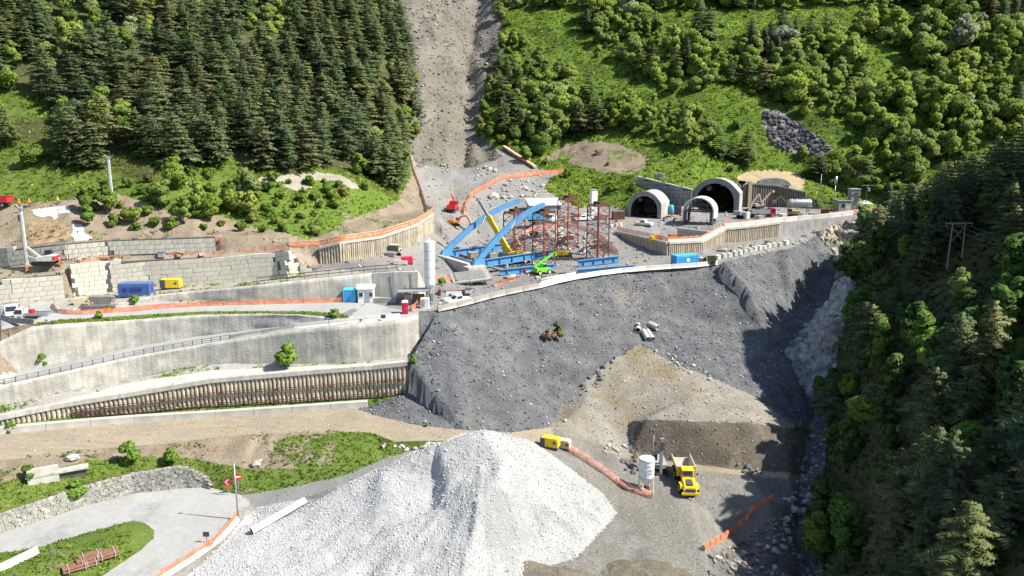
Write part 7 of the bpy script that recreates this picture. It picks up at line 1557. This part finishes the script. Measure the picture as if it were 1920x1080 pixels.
# ---- ground cover: grass and low growth (uncountable)
def cover(name, label, ok, x0, x1, y0, y1, n, size, mat_, per=5, hgt=.62, cat='grass'):
    X = rng.uniform(x0, x1, n); Yv = rng.uniform(y0, y1, n); P = np.stack([X, Yv, np.zeros(n)], 1)
    P[:, 2] = [gz(x, y) for x, y in zip(X, Yv)]
    P = P[ok(P)]; m = len(P)
    if m == 0: print(name, 0); return
    k = per; C = np.repeat(P, k, 0); s = np.repeat(size * (.5 + rng.random(m)), k)
    a = rng.random(m * k) * 6.283; d = np.stack([np.cos(a), np.sin(a), np.zeros(m * k)], 1); t = np.stack([-np.sin(a), np.cos(a), np.zeros(m * k)], 1)
    C = C + d * (s * rng.random(m * k) * .8)[:, None]
    tip = C + d * (s * (.2 + .5 * rng.random(m * k)))[:, None] + np.array([0, 0, 1]) * (s * hgt * (.5 + .7 * rng.random(m * k)))[:, None]
    w = (s * .38)[:, None]; low = np.array([0, 0, -.08])
    V = np.stack([C - t * w + low, C + t * w + low, tip], 1).reshape(-1, 3); T = np.arange(len(V)).reshape(-1, 3)
    o = bpy.data.objects.new(name, np_mesh(name, V, T, mat_, out=np.repeat(np.stack([d[:, 0] * .35, d[:, 1] * .35, np.ones(len(d))], 1), 3, 0))); COL.objects.link(o); tag(o, label, cat, None, 'stuff'); print(name, m)
def grass_mat(name, a, b, c, s=.35):
    m = leaf_mat(name, [(0, b), (1, b)], .25, contrast=.3); n = m.node_tree.nodes; l = m.node_tree.links
    g = n.new('ShaderNodeNewGeometry'); nz = n.new('ShaderNodeTexNoise'); nz.inputs['Scale'].default_value = s; nz.inputs['Detail'].default_value = 6; nz.inputs['Roughness'].default_value = .7; l.new(g.outputs['Position'], nz.inputs['Vector'])
    rp = n.new('ShaderNodeValToRGB'); rp.color_ramp.elements.new(.5)
    for e, (p, cc) in zip(rp.color_ramp.elements, ((.34, a), (.5, b), (.66, c))): e.position = p; e.color = (*cc, 1)
    l.new(nz.outputs['Fac'], rp.inputs['Fac'])
    sc = [x for x in n if x.bl_idname == 'ShaderNodeVectorMath'][0]; l.new(rp.outputs[0], sc.inputs[0]); return m
M_GR = grass_mat('meadow_growth', (.13,.195,.028), (.215,.3,.04), (.29,.36,.052))
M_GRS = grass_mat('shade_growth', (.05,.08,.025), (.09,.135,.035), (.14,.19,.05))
M_GRV = grass_mat('verge_growth', (.12,.18,.03), (.17,.26,.04), (.24,.32,.06), .6)
inz = lambda *names: (lambda P: np.isin(zone_of(P), [ZI[n] for n in names]) & (proj(P)[0] > -60) & (proj(P)[0] < 2000) & (proj(P)[1] > -60) & (proj(P)[1] < 1120))
cover('meadow_grass', 'tall green meadow growth on the hill behind the tunnels', inz('hill_right', 'grass_slope'), -10, 250, 235, 420, 60000, .75, M_GR, 5)
cover('meadow_grass', 'green undergrowth below the left pine forest and on the mound', inz('hill_left', 'grass_mound'), -175, 0, 165, 400, 42000, .6, M_GR, 5)
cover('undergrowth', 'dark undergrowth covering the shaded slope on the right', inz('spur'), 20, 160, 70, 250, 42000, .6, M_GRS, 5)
cover('verge_grass', 'green grass on the verges and the hairpin island', lambda P: inz('grass_verge')(P) & ((proj(P)[1] < 960) | (vnoise(P[:, 0], P[:, 1], 5, 75) > -.1)), -95, 20, 85, 160, 90000, .3, M_GRV, 4)
def patchy(names, thr, s, seed):
    f = inz(*names); return lambda P: f(P) & (vnoise(P[:, 0], P[:, 1], s, seed) > thr)
cover('weeds', 'weeds and dry brush scattered on the brown earth banks', patchy(('soil_bank', 'gravel_ledge', 'storage_strip', 'soil_scar', 'terrace'), .18, 4, 71), -120, 80, 95, 330, 60000, .4, M_GRV, 5)
cover('gully_weeds', 'sparse green weeds on the scree of the gully', patchy(('scree_gully',), .5, 7, 73), -80, 5, 270, 420, 12000, .6, M_GRV, 4)
cover('forest_undergrowth', 'sparse dark undergrowth on the forest floor between the pines', inz('forest_floor'), -175, 0, 165, 400, 14000, .6, M_GRS, 4)
# ---- shrubs as individuals
def shrubs(pts, lo, hi, label, group):
    for p in pts:
        u, v = proj(np.array(p)); sc = random.uniform(lo, hi); t = f"{'large' if sc > (lo + hi) / 2 else 'small'} {label} {'towards the left' if u < (1150 if u > 900 else 300) else 'in the middle' if u < (1450 if u > 900 else 480) else 'towards the right'}"
        place_tree('shrub', p - Vector((0, 0, .1)), sc, 'shrub', t, t, 'shrub')
HS = [(950,20),(1900,20),(1900,250),(1700,360),(1600,395),(1520,300),(1400,320),(1300,335),(1230,320),(1170,370),(1030,370),(1010,310),(960,260)]
S1 = scatter_plan(0, 230, 245, 400, 4.2, 3500, in_px(HS, lambda P: np.isin(zone_of(P), [ZI['hill_right'], ZI['grass_slope'], ZI['soil_scar']])))
random.shuffle(S1); shrubs(S1[:80], .7, 1.5, 'green shrub on the sunlit hill behind the tunnels,', 'shrubs on the tunnel hill')
S2 = scatter_plan(-140, -20, 160, 225, 3.4, 2500, in_px([(130,372),(330,330),(560,335),(690,350),(600,430),(480,440),(300,430),(215,440),(150,400)]))
random.shuffle(S2); shrubs(S2[:110], .7, 1.6, 'bush on the bank between the pine forest and block walls,', 'bushes on the bank')
for u, v, s, lb in [(542,690,2.2,'bright green round bush at the foot of the shotcrete wall, on the pile wall ledge'),(240,872,1.5,'largest bush on the grass above the dry stone wall'),(142,938,1.3,'dark green bush growing out of the dry stone wall'),(320,868,1.1,'small bush at the right end of the grass above the stone wall'),(82,684,.9,'small shrub at the foot of the tall shotcrete wall beside the sloping road'),(185,597,.7,'small shrub on the crest of the tall shotcrete wall'),(20,812,.8,'small conifer like shrub beside the parapet at the left edge'),(625,597,1.0,'green shrub at the tip of the grass wedge between the two roads'),(830,535,.9,'shrub behind the tall white silo'),(205,585,.6,'shrub beside the blue shipping container'),(800,800,.35,'yellow flowering shrub at the embankment foot'),(775,682,.8,'shrub at the right end of the pile wall'),(250,570,.9,'shrub in front of the blue shipping container'),(60,902,1.2,'leafy shrub on the grass at the left edge'),(1535,925,1.0,'shrub beside the stream in the gorge')]:
    place_tree('gshrub', hit(u, v), s, 'shrub', lb, None, 'shrub')
GE = [(740,10),(750,40),(757,75),(762,110),(768,150),(772,190),(776,225),(770,260),(935,20),(945,55),(940,95),(925,140),(912,185),(900,225),(893,250),(925,265),(955,272),(985,292)]
for u, v in GE:
    for k in range(2):
        uu = u + random.uniform(-9, 9) + (-4 if u < 850 else 6); t = 'shrub fringing the %s edge of the scree gully, %s' % ('left' if u < 850 else 'right', 'high up' if v < 130 else 'lower down')
        place_tree('shrub', hit(uu, v + random.uniform(-8, 8)), random.uniform(.8, 2.0), 'shrub', t, t, 'shrub')
KINDS['deadb'] = [(broad_mesh(90, 3.2, 1.7, 7, 700, .2, mat('dry_brown_twigs', (.2,.13,.09), .9, var=.3, scale=3), base=0), None)]
KINDS['oliveb'] = [(broad_mesh(91, 4.6, 1.4, 8, 900, .22, mat('olive_leaves', (.1,.12,.045), .8, var=.3, scale=3), base=0), None)]
p = hit(1028, 640); place_tree('deadb', p - Vector((0,0,.2)), .95, 'dry_bush', 'brown dry bush alone on the grey gravel embankment', None, 'shrub')
p = hit(1046, 640); place_tree('oliveb', p - Vector((0,0,.2)), .95, 'olive_green_bush', 'olive green bush beside the dry brown one on the embankment', None, 'shrub')
for u, v, s in ((1530,1060,1.35),(1620,800,1.0),(1800,580,1.0),(1600,470,.6)):
    place_tree('broad', hit(u, v), s * .85, 'broadleaf_tree', {1530:'large leafy tree at the gorge bottom near the lower edge',1620:'bright green tree on the dark slope right of the gorge',1800:'bright green tree below the wooden power pylon',1600:'small bright tree at the top of the gorge'}[u], None)
# ------------------------------------------------------------------ stones and boulders
def stone_mat(name, stops):
    m = bpy.data.materials.new(name); m.use_nodes = True; n = m.node_tree.nodes; l = m.node_tree.links; b = n['Principled BSDF']; b.inputs['Roughness'].default_value = .95; b.inputs['Specular IOR Level'].default_value = .15
    g = n.new('ShaderNodeNewGeometry'); rp = n.new('ShaderNodeValToRGB'); el = rp.color_ramp.elements
    while len(el) < len(stops): el.new(.5)
    for e, (p, c) in zip(el, stops): e.position = p; e.color = (*c, 1)
    l.new(g.outputs['Random Per Island'], rp.inputs['Fac']); l.new(rp.outputs[0], b.inputs['Base Color']); return m
OCT_V = np.array([(1,0,0),(-1,0,0),(0,1,0),(0,-1,0),(0,0,1),(0,0,-1)], float); OCT_F = np.array([(0,2,4),(2,1,4),(1,3,4),(3,0,4),(2,0,5),(1,2,5),(3,1,5),(0,3,5)])
ICV = np.array([tuple(v) for v in ICO_V]); ICF = np.array(ICO_F)
def stones(name, label, ok, bounds, n, r0, r1, material, ico=False, power=3.0, flat=.7):
    x0, x1, y0, y1 = bounds; X = rng.uniform(x0, x1, n); Yv = rng.uniform(y0, y1, n); P = np.stack([X, Yv, np.zeros(n)], 1); P[:, 2] = [gz(x, y) for x, y in zip(X, Yv)]
    P = P[ok(P)]; m = len(P); bv, bf = (ICV, ICF) if ico else (OCT_V, OCT_F); k = len(bv)
    r = r0 + (r1 - r0) * rng.random(m) ** power
    V = bv[None] * (1 + (rng.random((m, k, 1)) - .5) * .6) + (rng.random((m, k, 3)) - .5) * .35
    V = V * (np.array([1, 1, flat]) * (1 + (rng.random((m, 1, 3)) - .5) * .7))
    a = rng.random(m) * 6.28; c, s = np.cos(a)[:, None], np.sin(a)[:, None]; x = V[..., 0] * c - V[..., 1] * s; y = V[..., 0] * s + V[..., 1] * c
    V = np.stack([x, y, V[..., 2]], -1) * r[:, None, None] + P[:, None, :] + np.array([0, 0, .15]) * r[:, None, None]
    T = (bf[None] + (np.arange(m) * k)[:, None, None]).reshape(-1, 3)
    o = bpy.data.objects.new(name, np_mesh(name, V.reshape(-1, 3), T, material)); COL.objects.link(o); tag(o, label, 'stones', None, 'stuff'); print(name, m)
S_BLUE = stone_mat('blue_grey_stone', [(0,(.07,.074,.081)),(.3,(.12,.126,.135)),(.65,(.18,.186,.195)),(.9,(.28,.285,.29)),(1,(.5,.5,.5))])
S_WHITE = stone_mat('white_stone', [(0,(.24,.25,.26)),(.3,(.39,.395,.4)),(.7,(.52,.52,.515)),(1,(.66,.66,.65))])
S_TAN = stone_mat('tan_stone', [(0,(.14,.125,.1)),(.4,(.24,.22,.175)),(.8,(.36,.335,.285)),(1,(.52,.5,.46))])
S_GREY = stone_mat('grey_stone', [(0,(.1,.1,.095)),(.4,(.2,.195,.18)),(.8,(.32,.31,.29)),(1,(.55,.54,.51))])
S_SCREE = stone_mat('scree_stone', [(0,(.08,.078,.07)),(.4,(.15,.145,.13)),(.8,(.23,.22,.2)),(1,(.42,.41,.38))])
S_BROWN = stone_mat('brown_stone', [(0,(.07,.06,.048)),(.5,(.13,.115,.09)),(.9,(.22,.2,.165)),(1,(.36,.34,.3))])
stones('embankment_stones', 'loose blue grey stones covering the big embankment', inz('gravel_embankment'), (-40, 115, 118, 235), 80000, .06, .34, S_BLUE, power=4)
stones('pile_stones', 'loose white stones covering the crushed stone heap', inz('white_gravel_pile'), (-48, 22, 86, 120), 75000, .03, .17, S_WHITE, power=4)
stones('scree_stones', 'grey scree stones strewn down the gully', inz('scree_gully'), (-90, 10, 265, 430), 20000, .12, .8, S_SCREE, power=6)
stones('slope_stones', 'tan stones on the cut slope below the concrete pipes', inz('cut_slope', 'cut_face'), (5, 60, 122, 170), 9000, .05, .3, S_TAN, power=5)
stones('stream_stones', 'wet grey stones along the stream in the gorge', inz('stream_bed'), (20, 70, 95, 160), 9000, .12, .7, S_GREY)
stones('platform_stones', 'loose grey stones around the work platform', inz('work_platform'), (-60, 115, 145, 295), 14000, .08, .5, S_GREY, power=5)
stones('yard_stones', 'small stones on the lower yard and tracks', inz('yard', 'dirt_track', 'lower_track', 'soil_bank', 'gravel_ledge'), (-95, 60, 92, 145), 14000, .04, .2, S_TAN, power=5)
S_ROCK = mat('gorge_rock', (.16,.16,.155), .95, col2=(.42,.415,.4), scale=.5, bump=1, coord='World')
def crag(label, poly, n, r0, r1, material, sq=(1,1,1.5)):
    us = [q[0] for q in poly]; vs = [q[1] for q in poly]; b = MB(); k = 0
    while k < n:
        u = random.uniform(min(us), max(us)); v = random.uniform(min(vs), max(vs))
        if inpoly(np.array([[u, v]]), poly)[0]: b.rock(hit(u, v), random.uniform(r0, r1), sq, random.random() * 6); k += 1
    o = b.build('rock_outcrop', material); tag(o, label, 'rock', None, 'stuff')
crag('jagged pale rock outcrop at the foot of the dark slope by the gorge', [(1565,550),(1590,520),(1600,545),(1585,600),(1570,650),(1565,700),(1545,735),(1525,740),(1492,700),(1480,655),(1520,605)], 330, .5, 1.7, S_ROCK)
crag('tan and grey rock face below the end of the tunnel terrace', [(1525,432),(1600,418),(1612,440),(1610,490),(1590,520),(1572,520),(1560,470)], 150, .5, 1.4, mat('tan_crag', (.2,.17,.12), .95, col2=(.46,.42,.33), scale=.5, bump=1, coord='World'))
crag('dark tilted rock slab on the green hill above the right tunnels', [(1425,208),(1470,218),(1530,252),(1562,280),(1530,290),(1490,286),(1450,272),(1434,240)], 380, .35, 1.0, mat('dark_gorge_rock', (.045,.045,.05), .95, col2=(.14,.14,.145), scale=.5, bump=1, coord='World'), (1.6,1,.7))
BME = []
for k in range(5):
    b = MB(); random.seed(100 + k); b.rock((0,0,0), 1, (1,.85,.75)); me = b.mesh('boulder', mat('boulder_rock', (.3,.29,.26), .95, col2=(.5,.485,.45), scale=1.2, bump=.6, obj_var=.2))
    bm = bmesh.new(); bm.from_mesh(me); bmesh.ops.subdivide_edges(bm, edges=bm.edges[:], cuts=1, use_grid_fill=True)
    for v in bm.verts: v.co *= 1 + random.uniform(-.09, .09)
    bm.to_mesh(me); bm.free(); BME.append(me)
BME_D = []
for me in BME:
    m2 = me.copy(); m2.materials[0] = mat('dark_boulder_rock', (.1,.1,.1), .95, col2=(.19,.185,.175), scale=1.2, bump=.6, obj_var=.2); BME_D.append(m2)
random.seed(11)
def boulder(p, r, label, group, dark=False, name='boulder'):
    o = bpy.data.objects.new(name, random.choice(BME_D if dark else BME)); COL.objects.link(o); o.location = p + Vector((0, 0, r * .35)); o.scale = (r, r * random.uniform(.8, 1.1), r * random.uniform(.7, 1)); o.rotation_euler = (random.uniform(-.3,.3), random.uniform(-.3,.3), random.random() * 6)
    tag(o, label, 'boulder', group, 'thing')
def field(poly, n, r0, r1, label, group, dark=False):
    us = [q[0] for q in poly]; vs = [q[1] for q in poly]; k = 0; t = 0
    while k < n and t < n * 30:
        t += 1; u = random.uniform(min(us), max(us)); v = random.uniform(min(vs), max(vs))
        if inpoly(np.array([[u, v]]), poly)[0]: boulder(hit(u, v), r0 + (r1 - r0) * random.random() ** 2, label, group, dark); k += 1
field([(985,445),(1000,432),(1050,430),(1100,437),(1130,462),(1100,472),(1040,474),(1000,465)], 90, .35, 1.0, 'pale boulder in the bowl behind the lattice towers', 'boulders in the bowl')
field([(925,360),(950,340),(1000,335),(1030,345),(1010,368),(960,378),(930,378)], 45, .4, 1.1, 'boulder on the bank above the white shed', 'boulders on the bank')
field([(880,325),(900,316),(935,312),(925,330),(900,338)], 22, .4, 1.0, 'white boulder at the bend of the gravel road under the scree', 'boulders at the road bend')
field([(812,312),(850,308),(862,320),(830,325)], 14, .35, .8, 'boulder and debris at the foot of the scree gully', 'boulders at the gully foot')
field([(1165,855),(1185,845),(1200,858),(1190,890),(1170,880)], 20, .35, .8, 'brown boulder between the small white silo and the cut bank', 'boulders by the small silo', True)
field([(1150,830),(1180,840),(1165,860),(1120,850)], 14, .25, .6, 'pale boulder above the crumpled red net', 'boulders above the red net')
field([(1395,876),(1425,876),(1430,892),(1390,890)], 9, .4, .9, 'dark boulder at the yard edge beside the shaded cut', 'dark boulders at the yard edge', True)
field([(1225,640),(1260,665),(1340,705),(1330,715),(1240,680),(1215,655)], 30, .25, .6, 'pale boulder along the trickle below the concrete pipes', 'boulders along the trickle')
field([(1090,715),(1150,665),(1185,655),(1120,730),(1075,765)], 22, .3, .75, 'grey boulder on the seam between the embankment and the tan slope', 'boulders on the seam', True)
field([(1480,900),(1530,850),(1535,950),(1500,1000),(1440,1060),(1460,990)], 40, .3, 1.0, 'boulder along the stream in the gorge', 'boulders in the gorge')
field([(700,832),(760,838),(820,828),(800,842),(740,848)], 12, .3, .7, 'white boulder on the grass edge behind the white heap', 'boulders behind the white heap')
field([(1480,445),(1515,440),(1520,455),(1480,462)], 12, .3, .7, 'white stone block at the end of the cube row', 'stones at the cube row')
for u, v, r, lb in [(136,862,1.15,'large tan boulder beside the dirt track on the left'),(480,874,.95,'tan boulder half buried in the bank right of the lamp post'),(487,866,.5,'small squarish stone behind the tan boulder on the bank'),(1060,790,.5,'lone stone at the top of the tan slope'),(925,372,1.8,'largest boulder on the bank, a pale block beside the gravel road'),(985,356,1.3,'pale leaning boulder high on the bank'),(903,413,.9,'white stone beside the far arch'),(757,62,1.0,'white boulder high on the left edge of the scree')]: boulder(hit(u, v), r, lb, None)

# brown soil heaps at the front of the yard
for u, v, rx, h, lb in ((1048,1082,5.0,.7,'left brown soil heap at the lower edge of the yard'),(1210,1086,7.0,.8,'right brown soil heap at the lower edge of the yard')):
    p = hit(u, v); b = MB(); nr, na = 20, 64
    for i in range(nr + 1):
        for j in range(na):
            k = i / nr; a = 2 * math.pi * j / na; x = math.cos(a) * rx * k; y = math.sin(a) * rx * .5 * k; n_ = fbm(np.array([x + u]), np.array([y + v]), 2.4, 5, 77, .7)[0]
            zg = gz(p.x + x, p.y + y) - p.z; b.v.append((x * (1 + .15 * n_), y * (1 + .15 * n_), zg + h * (1 - k ** 1.6) + (.4 * n_ if 0 < k < 1 else (-.15 if k == 1 else .2))))
    b.f = [(i*na+j, i*na+(j+1) % na, (i+1)*na+(j+1) % na, (i+1)*na+j) for i in range(nr) for j in range(na)]
    o = b.build('soil_heap', ground_mat('heap_soil', [(.3,(.09,.08,.06)),(.5,(.165,.148,.112)),(.7,(.26,.24,.19))], .6, 4, bump=1), None, smooth=True); o.location = p; tag(o, lb, 'soil heap', 'soil heaps in the yard', 'thing')

# ------------------------------------------------------------------ small site clutter
rr = random.Random(21)
def clutter(poly, n, where):
    us = [q[0] for q in poly]; vs = [q[1] for q in poly]; k = 0
    while k < n:
        u = rr.uniform(min(us), max(us)); v = rr.uniform(min(vs), max(vs))
        if not inpoly(np.array([[u, v]]), poly)[0]: continue
        k += 1; p = hit(u, v); an = rr.uniform(-1.5, 1.5); t = rr.randrange(5)
        if t == 0:
            r_ = thing('timber_pallet', 'small stack of boards lying ' + where, 'boards', p, an, 'boards ' + where)
            for i in range(3): MB().box((0,0,.1+i*.16), (rr.uniform(1.6,2.8),.9,.13)).build('board', M_WOOD, r_)
        elif t == 1:
            r_ = thing('steel_bundle', 'rusty bundle of steel bars lying ' + where, 'steel bars', p, an, 'steel bars ' + where)
            for i in range(4): MB().bar((-1.8,(i-1.5)*.22,.12), (1.8,(i-1.5)*.22+.1,.12), .12).build('bar', M_REDST, r_)
        elif t == 2:
            r_ = thing('storage_crate', 'small grey crate standing ' + where, 'crate', p, an, 'crates ' + where); MB().box((0,0,.5), (1.3,1.0,1.0)).build('body', M_GREYP, r_, bevel=.03); MB().box((0,0,1.03), (1.4,1.1,.07)).build('lid', M_DKGREY, r_)
        elif t == 3:
            r_ = thing('oil_drum', 'upright drum standing ' + where, 'drum', p, an, 'drums ' + where); MB().lathe([(.3,0),(.3,.9),(.28,.92)], n=10).build('barrel', rr.choice((M_LBLUE, M_RED, M_DKGREY)), r_); MB().lathe([(.32,.3),(.32,.34)], n=10).build('rib', M_DKGREY, r_)
        else:
            r_ = thing('concrete_slab', 'pale concrete slab lying ' + where, 'slab', p, an, 'slabs ' + where); MB().box((0,0,.2), (rr.uniform(1.2,2.4),1.0,.4)).build('slab', M_CONCP, r_, bevel=.03); MB().box((.3,0,.42), (.3,.1,.05)).build('lifting_loop', M_STEELBR, r_)
clutter([(930,505),(1000,500),(1080,512),(1000,528),(930,525)], 16, 'on the platform in front of the arches')
clutter([(1080,470),(1150,478),(1160,488),(1090,487),(1040,485)], 12, 'at the foot of the lattice towers')
clutter([(1000,412),(1150,408),(1160,420),(1090,424),(1000,424)], 16, 'on the upper yard beside the shed')
clutter([(1240,402),(1290,404),(1290,424),(1240,420)], 9, 'between the two tunnel portals')
clutter([(1385,398),(1520,398),(1560,402),(1400,408)], 12, 'behind the terrace parapet')
clutter([(815,545),(880,545),(900,555),(830,568)], 9, 'below the tilted slab near the silo')
clutter([(1345,470),(1470,452),(1460,460),(1350,480)], 9, 'behind the row of concrete cubes')
clutter([(140,484),(390,474),(400,479),(140,491)], 8, 'on the terrace between the block walls')
clutter([(860,460),(960,455),(975,470),(890,478)], 8, 'on the rubble behind the arches')
